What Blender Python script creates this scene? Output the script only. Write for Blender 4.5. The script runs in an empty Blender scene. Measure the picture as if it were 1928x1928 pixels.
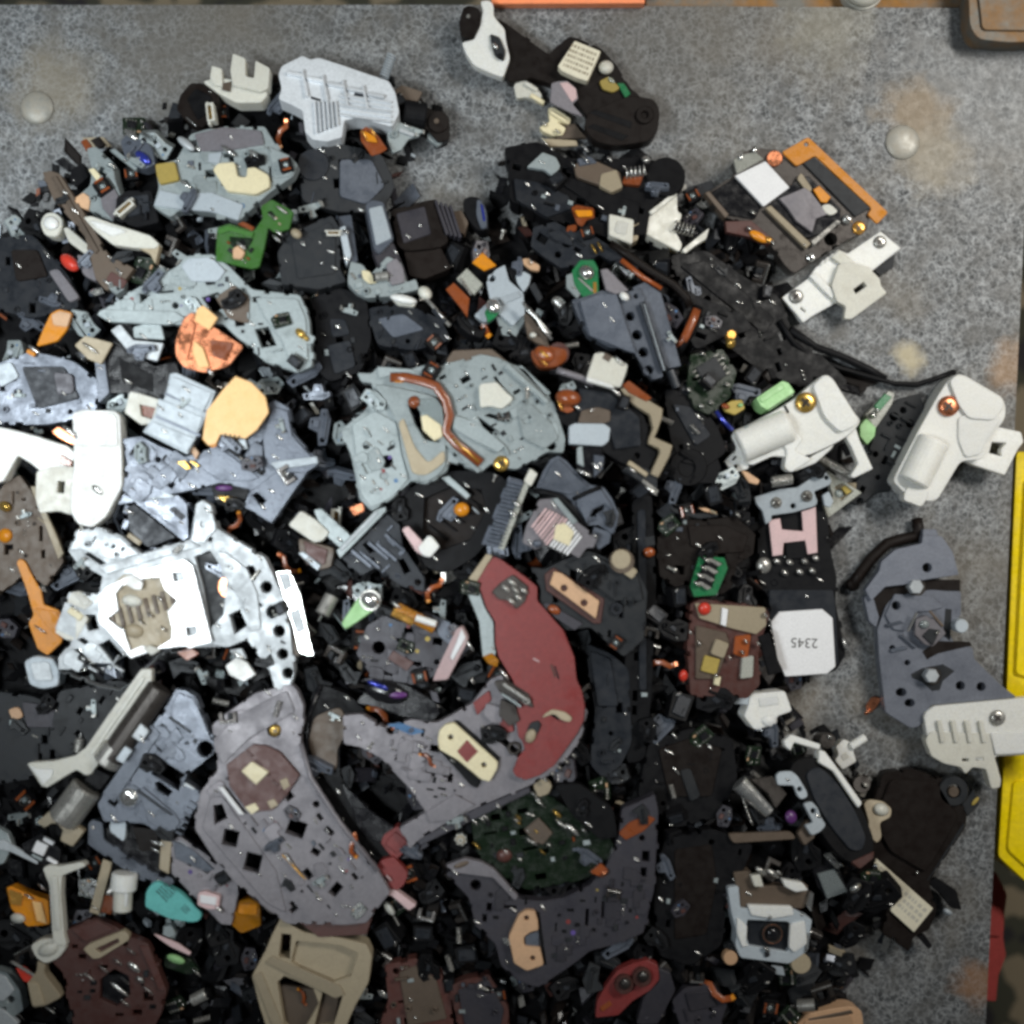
import bpy, math, random
from mathutils import Vector, Matrix
from mathutils.geometry import tessellate_polygon
R = random.Random(7)
scene = bpy.context.scene
COL = scene.collection

# ---------------------------------------------------------------- camera
H = 0.55                      # metres above the table
S = 0.2e-3                    # metres per photograph pixel at table height
cam = bpy.data.cameras.new("camera")
cam_ob = bpy.data.objects.new("camera", cam); COL.objects.link(cam_ob)
cam_ob.location = (0, 0, H)
cam.sensor_width = 36.0
cam.lens = 18.0 / (964 * S / H)
cam.clip_start, cam.clip_end = 0.01, 50
cam.dof.use_dof = True
cam.dof.focus_distance = H - 0.014
cam.dof.aperture_fstop = 3.8
scene.camera = cam_ob
# ---------------------------------------------------------------- world and lamps
w = bpy.data.worlds.new("World"); scene.world = w; w.use_nodes = True
bg = w.node_tree.nodes["Background"]
bg.inputs[0].default_value = (0.62, 0.68, 0.72, 1); bg.inputs[1].default_value = 0.04
def area(name, loc, aim, sx, sy, power, col, spread, twist):
    l = bpy.data.lights.new(name, 'AREA'); l.shape = 'RECTANGLE'; l.size = sx; l.size_y = sy
    l.energy = power; l.color = col; l.spread = math.radians(spread)
    o = bpy.data.objects.new(name, l); COL.objects.link(o); o.location = loc
    d = Vector(aim) - Vector(loc); ax = Vector((math.cos(math.radians(twist)), math.sin(math.radians(twist)), 0))
    z = -d.normalized(); x = (ax - z * ax.dot(z)).normalized(); y = z.cross(x)      # the tube's long side runs along AX
    o.rotation_euler = Matrix((x, y, z)).transposed().to_euler()
area("workshop_lamp", (-0.300, -0.005, 0.54), (-0.125, 0.080, 0.02), 0.40, 0.06, 0.53, (0.90, 0.97, 1.0), 60, -38)
area("bench_lamp", (0.44, 0.26, 0.50), (0.135, 0.050, 0.0), 0.36, 0.07, 0.68, (1.0, 0.965, 0.90), 76, -38)
scene.view_settings.view_transform = 'Standard'
scene.view_settings.look = 'None'
scene.view_settings.exposure = 0.0
scene.view_settings.gamma = 1.0
scene.cycles.filter_width = 3.1
scene.cycles.max_bounces = 5
scene.cycles.use_denoising = True

# ---------------------------------------------------------------- materials
MATS = {}
def mat(name, base, rough=0.45, metal=0.0, var=0.35, dirt=(0.05, 0.045, 0.04), dirt_amt=0.35, bump=0.08, trans=0.0, sss=0.0, coat=0.0, spec=0.5, scale=260):
    m = bpy.data.materials.new(name); m.use_nodes = True
    nt = m.node_tree; N = nt.nodes; L = nt.links
    bs = N["Principled BSDF"]
    tc = N.new("ShaderNodeTexCoord"); oi = N.new("ShaderNodeObjectInfo")
    add = N.new("ShaderNodeVectorMath"); add.operation = 'ADD'
    mul = N.new("ShaderNodeMath"); mul.operation = 'MULTIPLY'; mul.inputs[1].default_value = 7.3
    L.new(oi.outputs["Random"], mul.inputs[0])
    L.new(tc.outputs["Object"], add.inputs[0]); L.new(mul.outputs[0], add.inputs[1])
    n1 = N.new("ShaderNodeTexNoise"); n1.inputs["Scale"].default_value = scale; n1.inputs["Detail"].default_value = 5; n1.inputs["Roughness"].default_value = 0.65
    n2 = N.new("ShaderNodeTexNoise"); n2.inputs["Scale"].default_value = scale * 7; n2.inputs["Detail"].default_value = 3
    L.new(add.outputs[0], n1.inputs["Vector"]); L.new(add.outputs[0], n2.inputs["Vector"])
    r1 = N.new("ShaderNodeValToRGB"); r1.color_ramp.elements[0].position = 0.42; r1.color_ramp.elements[1].position = 0.72
    L.new(n1.outputs["Fac"], r1.inputs[0])
    dm = N.new("ShaderNodeMath"); dm.operation = 'MULTIPLY'; dm.inputs[1].default_value = dirt_amt
    L.new(r1.outputs[0], dm.inputs[0])
    hsv = N.new("ShaderNodeHueSaturation"); hsv.inputs["Color"].default_value = (*base, 1)
    vr = N.new("ShaderNodeMapRange"); vr.inputs[3].default_value = 1 - var * 0.6; vr.inputs[4].default_value = 1 + var * 0.6
    L.new(oi.outputs["Random"], vr.inputs[0]); L.new(vr.outputs[0], hsv.inputs["Value"])
    mix = N.new("ShaderNodeMix"); mix.data_type = 'RGBA'
    L.new(dm.outputs[0], mix.inputs[0]); L.new(hsv.outputs[0], mix.inputs[6]); mix.inputs[7].default_value = (*[c * 0.6 + d * 0.4 for c, d in zip(base, dirt)], 1)
    mx2 = N.new("ShaderNodeMix"); mx2.data_type = 'RGBA'; mx2.blend_type = 'MULTIPLY'; mx2.inputs[0].default_value = 0.45
    r2 = N.new("ShaderNodeMapRange"); r2.inputs[1].default_value = 0.3; r2.inputs[2].default_value = 0.7; r2.inputs[3].default_value = 0.72; r2.inputs[4].default_value = 1.15
    L.new(n2.outputs["Fac"], r2.inputs[0]); L.new(mix.outputs[2], mx2.inputs[6]); L.new(r2.outputs[0], mx2.inputs[7])
    L.new(mx2.outputs[2], bs.inputs["Base Color"])
    rr = N.new("ShaderNodeMapRange"); rr.inputs[1].default_value = 0.3; rr.inputs[2].default_value = 0.7; rr.inputs[3].default_value = max(0.05, rough - 0.16); rr.inputs[4].default_value = min(1, rough + 0.2)
    L.new(n1.outputs["Fac"], rr.inputs[0]); L.new(rr.outputs[0], bs.inputs["Roughness"])
    bs.inputs["Metallic"].default_value = metal
    bs.inputs["Transmission Weight"].default_value = trans
    bs.inputs["Coat Weight"].default_value = coat
    bs.inputs["Specular IOR Level"].default_value = spec
    if sss:
        bs.inputs["Subsurface Weight"].default_value = sss; bs.inputs["Subsurface Radius"].default_value = (0.005, 0.0046, 0.0036); bs.inputs["Subsurface Scale"].default_value = 1.0
    bp = N.new("ShaderNodeBump"); bp.inputs["Strength"].default_value = bump; bp.inputs["Distance"].default_value = 0.0006
    L.new(n2.outputs["Fac"], bp.inputs["Height"]); L.new(bp.outputs[0], bs.inputs["Normal"])
    MATS[name] = m
    return m
mat('zinc', (0.33, 0.375, 0.38), 0.38, 0.25, dirt=(0.12, 0.14, 0.15), dirt_amt=0.7, scale=150)
mat('shutter_white', (0.80, 0.81, 0.82), 0.34, 0.25, var=0.03, dirt=(0.4, 0.4, 0.4), dirt_amt=0.2, bump=0.03)
mat('bright_zinc', (0.68, 0.71, 0.74), 0.36, 0.15, dirt=(0.3, 0.31, 0.32), dirt_amt=0.5, scale=150)
mat('zinc_white', (0.46, 0.49, 0.51), 0.42, 0.15, dirt=(0.12, 0.13, 0.14), dirt_amt=0.6, scale=150)
mat('steel_grey', (0.43, 0.48, 0.52), 0.4, 0.1)
mat('slate', (0.115, 0.130, 0.160), 0.33, 0.3, dirt=(0.05, 0.06, 0.08), dirt_amt=0.6, scale=150)
mat('slate_pale', (0.185, 0.20, 0.24), 0.40, 0.2, dirt=(0.09, 0.10, 0.12), dirt_amt=0.5, scale=150)
mat('slate_dark', (0.022, 0.025, 0.031), 0.4, 0.15, spec=0.25)
mat('lavender', (0.205, 0.190, 0.205), 0.42, 0.2, dirt=(0.06, 0.07, 0.09), dirt_amt=0.75, scale=120)
mat('lavender_dark', (0.044, 0.042, 0.052), 0.42, 0.2, dirt=(0.03, 0.02, 0.02), dirt_amt=0.75, scale=120)  # darker copy of lavender, carries the lower pile's shade in its colour
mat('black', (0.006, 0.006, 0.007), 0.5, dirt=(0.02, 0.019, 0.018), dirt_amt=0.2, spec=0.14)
mat('black_gloss', (0.010, 0.010, 0.012), 0.16, dirt_amt=0.2)
mat('black_brown', (0.010, 0.007, 0.006), 0.48, dirt=(0.03, 0.025, 0.02), spec=0.16)
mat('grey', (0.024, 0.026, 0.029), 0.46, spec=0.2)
mat('white', (0.80, 0.80, 0.76), 0.38, var=0.12, dirt=(0.5, 0.45, 0.33), dirt_amt=0.35, sss=0.35, bump=0.02)
mat('ivory', (0.62, 0.61, 0.54), 0.42, var=0.15, dirt=(0.3, 0.24, 0.15), dirt_amt=0.4, sss=0.3, bump=0.03)
mat('cream', (0.72, 0.64, 0.42), 0.45, var=0.15, dirt=(0.35, 0.25, 0.12), sss=0.1)
mat('beige', (0.36, 0.30, 0.205), 0.5, dirt=(0.15, 0.1, 0.06))
mat('tan', (0.55, 0.34, 0.20), 0.5, dirt=(0.15, 0.1, 0.06))
mat('brown', (0.085, 0.032, 0.026), 0.45, coat=0.15)
mat('rust_brown', (0.11, 0.082, 0.06), 0.5, 0.1, dirt=(0.12, 0.06, 0.03))
mat('red', (0.215, 0.034, 0.032), 0.45, var=0.1, dirt=(0.10, 0.03, 0.03), dirt_amt=0.5, scale=120)
mat('scarlet', (0.62, 0.05, 0.03), 0.25, var=0.1)
mat('pink', (0.62, 0.44, 0.44), 0.4)
mat('green', (0.05, 0.15, 0.03), 0.3, coat=0.2, dirt=(0.02, 0.05, 0.02), dirt_amt=0.7)
mat('green_dark', (0.010, 0.020, 0.010), 0.22, coat=0.4)
mat('emerald', (0.02, 0.16, 0.06), 0.25, coat=0.3)
mat('mint', (0.34, 0.62, 0.27), 0.45, var=0.1)
mat('cyan', (0.13, 0.50, 0.47), 0.6, var=0.1)
mat('orange', (0.68, 0.25, 0.012), 0.3, var=0.25, dirt=(0.16, 0.05, 0.015), dirt_amt=0.6)
mat('rust_flex', (0.25, 0.062, 0.017), 0.3, var=0.4, dirt=(0.1, 0.03, 0.01), coat=0.3)
mat('copper', (0.70, 0.26, 0.13), 0.28, 0.85)
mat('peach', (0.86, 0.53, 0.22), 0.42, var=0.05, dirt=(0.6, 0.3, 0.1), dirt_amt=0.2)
mat('chrome', (0.80, 0.80, 0.78), 0.16, 0.88, dirt=(0.3, 0.3, 0.28), dirt_amt=0.3)
mat('steel', (0.46, 0.45, 0.42), 0.28, 0.65, dirt=(0.2, 0.18, 0.14))
mat('dark_steel', (0.060, 0.052, 0.047), 0.34, 0.45)
mat('brass', (0.62, 0.40, 0.10), 0.26, 0.75)
mat('solder', (0.66, 0.65, 0.62), 0.2, 0.85, bump=0.3)
mat('amber', (0.55, 0.22, 0.01), 0.15, trans=0.3, coat=0.5)
mat('lens_blue', (0.05, 0.07, 0.45), 0.08, 0.6, coat=0.8)
mat('glass', (0.75, 0.85, 0.86), 0.12, trans=0.75, dirt_amt=0.15)
mat('clear_plastic', (0.62, 0.63, 0.56), 0.25, trans=0.45, dirt_amt=0.2)
mat('paper', (0.78, 0.78, 0.79), 0.6, var=0.03, dirt=(0.5, 0.5, 0.5), dirt_amt=0.2, bump=0.02)
mat('paper_cream', (0.72, 0.67, 0.52), 0.6, var=0.03, dirt_amt=0.15)
mat('ink', (0.07, 0.065, 0.06), 0.6, dirt_amt=0.1)
mat('ink_faint', (0.42, 0.40, 0.34), 0.6, dirt_amt=0.1)
mat('ink_blue', (0.06, 0.16, 0.32), 0.6)
mat('ink_violet', (0.10, 0.06, 0.26), 0.6)
mat('ink_yellow', (0.38, 0.28, 0.06), 0.6)
mat('yellow', (0.90, 0.68, 0.003), 0.34, var=0.02, dirt=(0.62, 0.42, 0.02), dirt_amt=0.4, scale=90)
mat('dusty_red', (0.30, 0.035, 0.03), 0.7)
mat('purple', (0.10, 0.03, 0.14), 0.3)
mat('foil_orange', (0.85, 0.45, 0.10), 0.2, 0.7)
mat('orange_bar', (0.90, 0.28, 0.12), 0.4)

# ---------------------------------------------------------------- tiles: where in the photograph a set of traced outlines was read
s3, s2 = 1928 / 640, 1928 / 648
TILE = {'A': (0, 0, s3), 'B': (640, 0, s3), 'C': (1280, 0, s2), 'D': (0, 640, s3), 'E': (640, 640, s3), 'F': (1280, 640, s2),
        'G': (0, 1280, 2.975), 'Q': (640, 1280, 2.975), 'I': (1280, 1280, s2), 'J': (1560, 960, 1928 / 368), 'K': (1180, 840, 4.82),
        'L': (560, 1240, 1928 / 600), 'M': (1700, 1500, 4.505), 'N': (900, 230, 3.856), 'P': (0, 0, 1.0), 'U': (964, 964, 2.0)}

HEAP = [(-200, 430), (0, 430), (90, 330), (160, 260), (330, 190), (420, 150), (520, 130), (740, 150), (840, 215), (800, 290), (735, 340), (840, 410), (930, 400), (945, 310),
        (1010, 275), (1180, 285), (1290, 310), (1345, 400), (1470, 480), (1480, 610), (1560, 670), (1650, 740), (1640, 860), (1600, 960),
        (1570, 1060), (1580, 1160), (1560, 1280), (1500, 1340), (1590, 1400), (1660, 1480), (1790, 1530), (1790, 1620), (1720, 1760),
        (1640, 1790), (1590, 1928), (1570, 2150), (-200, 2150)]
def inside(p, poly):
    x, y = p; c = False; j = len(poly) - 1
    for i in range(len(poly)):
        xi, yi = poly[i]; xj, yj = poly[j]
        if (yi > y) != (yj > y) and x < (xj - xi) * (y - yi) / (yj - yi) + xi: c = not c
        j = i
    return c
def edge_dist(p, poly):
    x, y = p; best = 1e9
    for i in range(len(poly)):
        ax, ay = poly[i - 1]; bx, by = poly[i]
        dx, dy = bx - ax, by - ay
        t = max(0, min(1, ((x - ax) * dx + (y - ay) * dy) / (dx * dx + dy * dy + 1e-9)))
        best = min(best, math.hypot(x - ax - t * dx, y - ay - t * dy))
    return best
def heap(px, py):                       # height of the pile in metres
    if not inside((px, py), HEAP): return 0.0
    return 0.027 * (1 - math.exp(-edge_dist((px, py), HEAP) / 190.0))
def ray(px, py):
    return (px - 964) * S / H, (964 - py) * S / H
def at(px, py, z):
    kx, ky = ray(px, py)
    return Vector((kx * (H - z), ky * (H - z), z))

# ---------------------------------------------------------------- mesh helpers
def link_mesh(name, verts, faces, m, smooth=False):
    me = bpy.data.meshes.new(name); me.from_pydata(verts, [], faces); me.validate(clean_customdata=False)
    if m: me.materials.append(MATS[m] if isinstance(m, str) else m)
    if smooth: me.polygons.foreach_set('use_smooth', [True] * len(me.polygons))
    me.update()
    ob = bpy.data.objects.new(name, me); COL.objects.link(ob)
    return ob
def area2(p):
    return sum(p[i - 1][0] * p[i][1] - p[i][0] * p[i - 1][1] for i in range(len(p))) / 2
def offset(poly, d):                    # >0 shrinks a counter-clockwise ring
    n = len(poly); out = []
    for i in range(n):
        a, b, c = poly[i - 1], poly[i], poly[(i + 1) % n]
        e1 = Vector((b[0] - a[0], b[1] - a[1])); e2 = Vector((c[0] - b[0], c[1] - b[1]))
        if e1.length < 1e-6 or e2.length < 1e-6: out.append(b); continue
        e1.normalize(); e2.normalize()
        n1 = Vector((-e1.y, e1.x)); n2 = Vector((-e2.y, e2.x)); m_ = n1 + n2
        k = m_.length
        if k < 0.5: m_ = n1; f = 1
        else: m_ /= k; f = min(2.0, 1 / max(0.4, m_.dot(n1)))
        out.append((b[0] + m_.x * d * f, b[1] + m_.y * d * f))
    return out
def rounded(poly, r):
    if r <= 0: return list(poly)
    n = len(poly); out = []
    for i in range(n):
        a, b, c = Vector(poly[i - 1]), Vector(poly[i]), Vector(poly[(i + 1) % n])
        la, lc = (a - b).length, (c - b).length
        q = min(r, la * 0.45, lc * 0.45)
        if q < 0.3: out.append((b.x, b.y)); continue
        p0 = b + (a - b) / la * q; p2 = b + (c - b) / lc * q
        for t in (0, 0.33, 0.67, 1.0):
            v = p0 * (1 - t) ** 2 + b * 2 * t * (1 - t) + p2 * t * t
            out.append((v.x, v.y))
    return out
def circle(u, v, r, n=14, r2=None, ang=0):
    r2 = r if r2 is None else r2; ca, sa = math.cos(ang), math.sin(ang); o = []
    for k in range(n):
        x, y = r * math.cos(2 * math.pi * k / n), r2 * math.sin(2 * math.pi * k / n)
        o.append((u + x * ca - y * sa, v + x * sa + y * ca))
    return o
def rect(u, v, wd, ht, deg=0):
    a = math.radians(deg); ca, sa = math.cos(a), math.sin(a)
    return [(u + x * ca - y * sa, v + x * sa + y * ca) for x, y in ((-wd / 2, -ht / 2), (wd / 2, -ht / 2), (wd / 2, ht / 2), (-wd / 2, ht / 2))]

def ragged(q, rr, lo=34):
    """notches and tabs along the long edges of a counter-clockwise outline, as on castings and punched boards"""
    out = []
    for i in range(len(q)):
        a, b = Vector(q[i]), Vector(q[(i + 1) % len(q)]); out.append(q[i]); e = b - a; L_ = e.length
        if L_ < lo: continue
        e /= L_; n = Vector((-e.y, e.x)); pos = rr.uniform(6, 16)
        while pos < L_ - 20:
            wd = rr.uniform(6, 15); d = rr.uniform(2.2, 6.0) * (1 if rr.random() < 0.72 else -0.7)
            if pos + wd > L_ - 6: break
            for u, k in ((pos, 0), (pos + 0.6, d), (pos + wd - 0.6, d), (pos + wd, 0)):
                v = a + e * u + n * k; out.append((v.x, v.y))
            pos += wd + rr.uniform(10, 34)
    return out
def cutouts(q, taken, rr, ang, most):
    """holes punched through a plate, squared up with its longest edge"""
    xs = [v[0] for v in q]; ys = [v[1] for v in q]; got = []
    for _ in range(most * 25):
        if len(got) >= most: break
        x, y = rr.uniform(min(xs), max(xs)), rr.uniform(min(ys), max(ys)); k = rr.random()
        if k < 0.1: r_ = rr.uniform(3, 6.5); h = circle(x, y, r_, 12)
        elif k < 0.75: r_ = rr.uniform(6, 12); h = rect(x, y, r_ * 1.7, r_ * rr.uniform(0.7, 1.3), ang)
        elif k < 0.9: r_ = rr.uniform(11, 16); h = rect(x, y, r_ * 2, rr.uniform(3.5, 6), ang + rr.choice((0, 90)))
        else:
            r_ = 12; c_, s_ = math.cos(math.radians(ang)), math.sin(math.radians(ang))
            h = [(x + X * c_ - Y * s_, y + X * s_ + Y * c_) for X, Y in ((-9, -8), (9, -8), (9, 0), (0, 0), (0, 8), (-9, 8))]
        if not inside((x, y), q) or edge_dist((x, y), q) < r_ + 7: continue
        if any(inside((x, y), o) or edge_dist((x, y), o) < r_ + 6 for o in taken): continue
        got.append(h); taken.append(h)
    return got
AUTO = {'zinc', 'lavender', 'lavender_dark', 'slate', 'slate_dark', 'grey', 'zinc_white', 'black', 'black_brown', 'brown', 'rust_brown', 'dark_steel', 'green_dark'}
PLAIN = {'can', 'drum', 'case', 'ring', 'cup', 'arm', 'strip', 'box', 'chassis', 'mount', 'torn_lead', 'rail', 'motor_cap'}
THINGS = []
class T:
    """One loose thing of the pile. Its outlines are traced in a tile of the photograph and stand on a plane of their own, LIFT mm above the pile."""
    def __init__(s, name, label, cat, tile, cu, cv, lift, short=None, tilt=(0, 0), follow=0.5, group=None, on=None):
        s.name, s.label, s.cat, s.group, s.short = name, label, cat, group, short
        s.x0, s.y0, s.s = TILE[tile]
        s.parts = []; s.foot = []; s.ang = 38; s.cuts = []
        px, py = s.px(cu, cv); s.c = (px, py)
        base = heap(px, py) if on is None else on * 1e-3
        s.z0 = base + lift * 1e-3
        if on is None:
            e = 70
            gx = (heap(px + e, py) - heap(px - e, py)) / (2 * e * S); gy = (heap(px, py - e) - heap(px, py + e)) / (2 * e * S)
        else: gx = gy = 0
        s.gx = gx * follow + tilt[0]; s.gy = gy * follow + tilt[1]
        c = at(px, py, s.z0); s.X0, s.Y0 = c.x, c.y
        s.n = Vector((-s.gx, -s.gy, 1)).normalized()
        s.loc = c.copy()
        THINGS.append(s)
    def px(s, u, v): return s.x0 + u / s.s, s.y0 + v / s.s
    def pt(s, u, v, dz=0.0):            # dz in mm above the thing's plane
        return s.ptp(*s.px(u, v), dz)
    def ptp(s, px, py, dz):
        kx, ky = ray(px, py)
        z = (s.z0 + dz * 1e-3 + s.gx * (kx * H - s.X0) + s.gy * (ky * H - s.Y0)) / (1 + s.gx * kx + s.gy * ky)
        return Vector((kx * (H - z), ky * (H - z), z))
    def mm(s, r): return r / s.s * S * (H - s.z0) / H
    def keep(s, name, verts, faces, m, smooth=False, under=None, label=None, kind=None):
        ob = link_mesh(name, [v - s.loc for v in verts], faces, m, smooth)
        if label: ob['label'] = label
        if kind: ob['kind'] = kind
        s.parts.append((ob, under)); return ob
    def p(s, name, pts, top=0.0, th=2.0, m='black', holes=(), r=0, ch=0.22, under=None, label=None, foot=True):
        """a plate: outline PTS, its upper face TOP mm above the plane, TH mm thick, with real holes"""
        outer = [s.px(*q) for q in pts]
        outer = [(x, -y) for x, y in outer]
        if area2(outer) < 0: outer.reverse()
        outer = rounded(outer, r / s.s)
        auto = foot and not s.parts and m in AUTO and s.s != 2.0 and area2(outer) > 3500
        pl = outer
        if auto:
            rr = random.Random(len(THINGS) * 31 + 5)
            k = max(range(len(outer)), key=lambda i: (Vector(outer[i]) - Vector(outer[i - 1])).length); e = Vector(outer[k]) - Vector(outer[k - 1])
            s.ang = math.degrees(math.atan2(-e.y, e.x))
            if name not in ('can', 'drum', 'ring', 'cup', 'motor_cap'): outer = ragged(outer, rr)
        if foot: s.foot.append([(x, -y) for x, y in outer])
        rings = [outer]
        for h in holes:
            q = [s.px(*a) for a in h]; q = [(x, -y) for x, y in q]
            if area2(q) > 0: q.reverse()
            rings.append(q)
        if auto and name not in PLAIN:
            tk = [list(q) for q in rings[1:]]
            for q in cutouts(pl, tk, rr, -s.ang, min(9, int(area2(pl) / 4200))):
                if area2(q) > 0: q = q[::-1]
                rings.append(q); s.cuts.append([((x - s.x0) * s.s, (-y - s.y0) * s.s) for x, y in q])
        cp = min(ch / 0.2, 1.6)
        verts, faces, base = [], [], 0
        tops = [offset(q, cp) if ch > 0 else q for q in rings]
        flat = [[Vector((x, y, 0)) for x, y in q] for q in tops]
        tri = tessellate_polygon(flat)
        ft = [q for g in tops for q in g]; fo = [q for g in rings for q in g]; n = len(ft)
        for x, y in ft: verts.append(s.ptp(x, -y, top))
        mid = [s.ptp(x, -y, top) - s.n * ch * 1e-3 for x, y in fo]
        verts += mid
        verts += [v - s.n * max(0.02, th - ch) * 1e-3 for v in mid]
        for a, b, c in tri:
            A, B, C = ft[a], ft[b], ft[c]
            if (B[0] - A[0]) * (C[1] - A[1]) - (B[1] - A[1]) * (C[0] - A[0]) < 0: b, c = c, b
            faces.append((a, b, c)); faces.append((2 * n + a, 2 * n + c, 2 * n + b))
        for q in rings:
            k = len(q)
            for i in range(k):
                j = (i + 1) % k
                faces.append((n + base + i, n + base + j, base + j, base + i))
                faces.append((2 * n + base + i, 2 * n + base + j, n + base + j, n + base + i))
            base += k
        return s.keep(name, verts, faces, m, False, under, label)
    def b(s, name, u, v, wd, ht, deg=0, top=1.0, th=1.0, m='black', r=0, **k):
        return s.p(name, rect(u, v, wd, ht, deg), top, th, m, r=r, foot=False, **k)
    def d(s, name, u, v, r, top=1.0, th=1.0, m='steel', n=18, hole=0, **k):
        return s.p(name, circle(u, v, r, n), top, th, m, holes=[circle(u, v, hole, n)] if hole else (), foot=False, **k)
    def dm(s, name, u, v, ru, rv, deg=0, dz=0.0, hz=1.0, m='solder', under=None, n=14, rows=4):
        a0 = math.radians(deg); vs, fs = [], []
        for k in range(rows):
            ph = math.pi / 2 * k / rows
            for (x, y) in circle(u, v, ru * math.cos(ph), n, rv * math.cos(ph), a0): vs.append(s.pt(x, y, dz + hz * math.sin(ph)))
        vs.append(s.pt(u, v, dz + hz))
        for k in range(rows - 1):
            for i in range(n):
                j = (i + 1) % n; fs.append((k * n + j, k * n + i, (k + 1) * n + i, (k + 1) * n + j))
        for i in range(n): fs.append(((rows - 1) * n + (i + 1) % n, (rows - 1) * n + i, rows * n))
        fs.append(tuple(range(n)))
        return s.keep(name, vs, fs, m, True, under)
    def sc(s, u, v, r, top=1.2, m='steel', deg=40, name='screw'):
        """a pan head screw: head with a dome and a cross recess"""
        o = s.d('head', u, v, r, top * 0.55, top, m, under=None)
        o.name = name
        s.dm('head_dome', u, v, r * 0.93, r * 0.93, 0, top * 0.55, top * 0.45, m, under=o)
        s.b('cross_slot', u, v, r * 1.0, r * 0.26, deg, top * 1.03, 0.4, 'dark_steel', under=o, ch=0.05)
        s.b('cross_slot', u, v, r * 0.26, r * 1.0, deg, top * 1.035, 0.4, 'dark_steel', under=o, ch=0.05)
        return o
    def t(s, name, pts, rad, m='black', n=8, under=None, world=False, flat=1.0):
        """a tube through (u, v, dz) points, RAD in tile units, FLAT squashes it into a ribbon"""
        P = [s.pt(*q) for q in pts]; rr = s.mm(rad)
        vs, fs = [], []
        for i, q in enumerate(P):
            tg = (P[min(i + 1, len(P) - 1)] - P[max(i - 1, 0)]).normalized()
            sd = tg.cross(s.n)
            if sd.length < 1e-4: sd = Vector((1, 0, 0))
            sd.normalize(); up = sd.cross(tg).normalized()
            for k in range(n):
                a = 2 * math.pi * k / n
                vs.append(q + sd * math.cos(a) * rr + up * math.sin(a) * rr * flat)
        for i in range(len(P) - 1):
            for k in range(n):
                j = (k + 1) % n; fs.append((i * n + k, i * n + j, (i + 1) * n + j, (i + 1) * n + k))
        fs.append(tuple(range(n))[::-1]); fs.append(tuple((len(P) - 1) * n + k for k in range(n)))
        return s.keep(name, vs, fs, m, True, under)
    def br(s, name, a, b_, rad, dz=0.0, m='steel', n=16, rad2=None, under=None):
        """a barrel lying between two points, round the axis"""
        A, B = s.pt(*a, dz), s.pt(*b_, dz); r1 = s.mm(rad); r2 = s.mm(rad2 if rad2 else rad)
        tg = (B - A).normalized(); sd = tg.cross(s.n).normalized(); up = sd.cross(tg)
        vs, fs = [], []
        ch = min(r1, r2) * 0.12
        st = [(A, r1 - ch), (A + tg * ch, r1), (B - tg * ch, r2), (B, r2 - ch)]
        for q, r in st:
            for k in range(n):
                g = 2 * math.pi * k / n; vs.append(q + sd * math.cos(g) * r + up * math.sin(g) * r)
        for i in range(3):
            for k in range(n):
                j = (k + 1) % n; fs.append((i * n + k, i * n + j, (i + 1) * n + j, (i + 1) * n + k))
        fs.append(tuple(range(n))[::-1]); fs.append(tuple(3 * n + k for k in range(n)))
        return s.keep(name, vs, fs, m, False, under)
    def sp(s, name, a, b_, rad, wire=0.22, turns=8, dz=0.0, m='steel', under=None):
        A, B = s.pt(*a, dz), s.pt(*b_, dz); r = s.mm(rad); ax = B - A; tg = ax.normalized()
        sd = tg.cross(s.n).normalized(); up = sd.cross(tg); N_ = int(turns * 10); vs, fs = [], []
        C = []
        for i in range(N_ + 1):
            g = 2 * math.pi * turns * i / N_
            C.append(A + ax * (i / N_) + sd * math.cos(g) * r + up * math.sin(g) * r)
        wr = wire * 1e-3; n = 5
        for i, q in enumerate(C):
            t_ = (C[min(i + 1, N_)] - C[max(i - 1, 0)]).normalized()
            rad_ = (q - (A + ax * (i / N_))).normalized(); bn = t_.cross(rad_).normalized()
            for k in range(n):
                g = 2 * math.pi * k / n; vs.append(q + rad_ * math.cos(g) * wr + bn * math.sin(g) * wr)
        for i in range(N_):
            for k in range(n):
                j = (k + 1) % n; fs.append((i * n + k, i * n + j, (i + 1) * n + j, (i + 1) * n + k))
        return s.keep(name, vs, fs, m, True, under)
    def text(s, name, body, u, v, size, deg, top, m='ink'):
        cu = bpy.data.curves.new(name, 'FONT'); cu.body = body; cu.align_x = 'CENTER'; cu.align_y = 'CENTER'; cu.size = 1
        o = bpy.data.objects.new(name, cu); COL.objects.link(o)
        dg = bpy.context.evaluated_depsgraph_get(); me = bpy.data.meshes.new_from_object(o.evaluated_get(dg))
        bpy.data.objects.remove(o)
        a = math.radians(deg); ca, sa = math.cos(a), math.sin(a)
        vs = []
        for q in me.vertices:
            x, y = q.co.x * size, q.co.y * size
            vs.append(s.pt(u + x * ca - y * sa, v - (x * sa + y * ca), top))
        return s.keep(name, vs, [tuple(f.vertices) for f in me.polygons], m)
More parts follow.
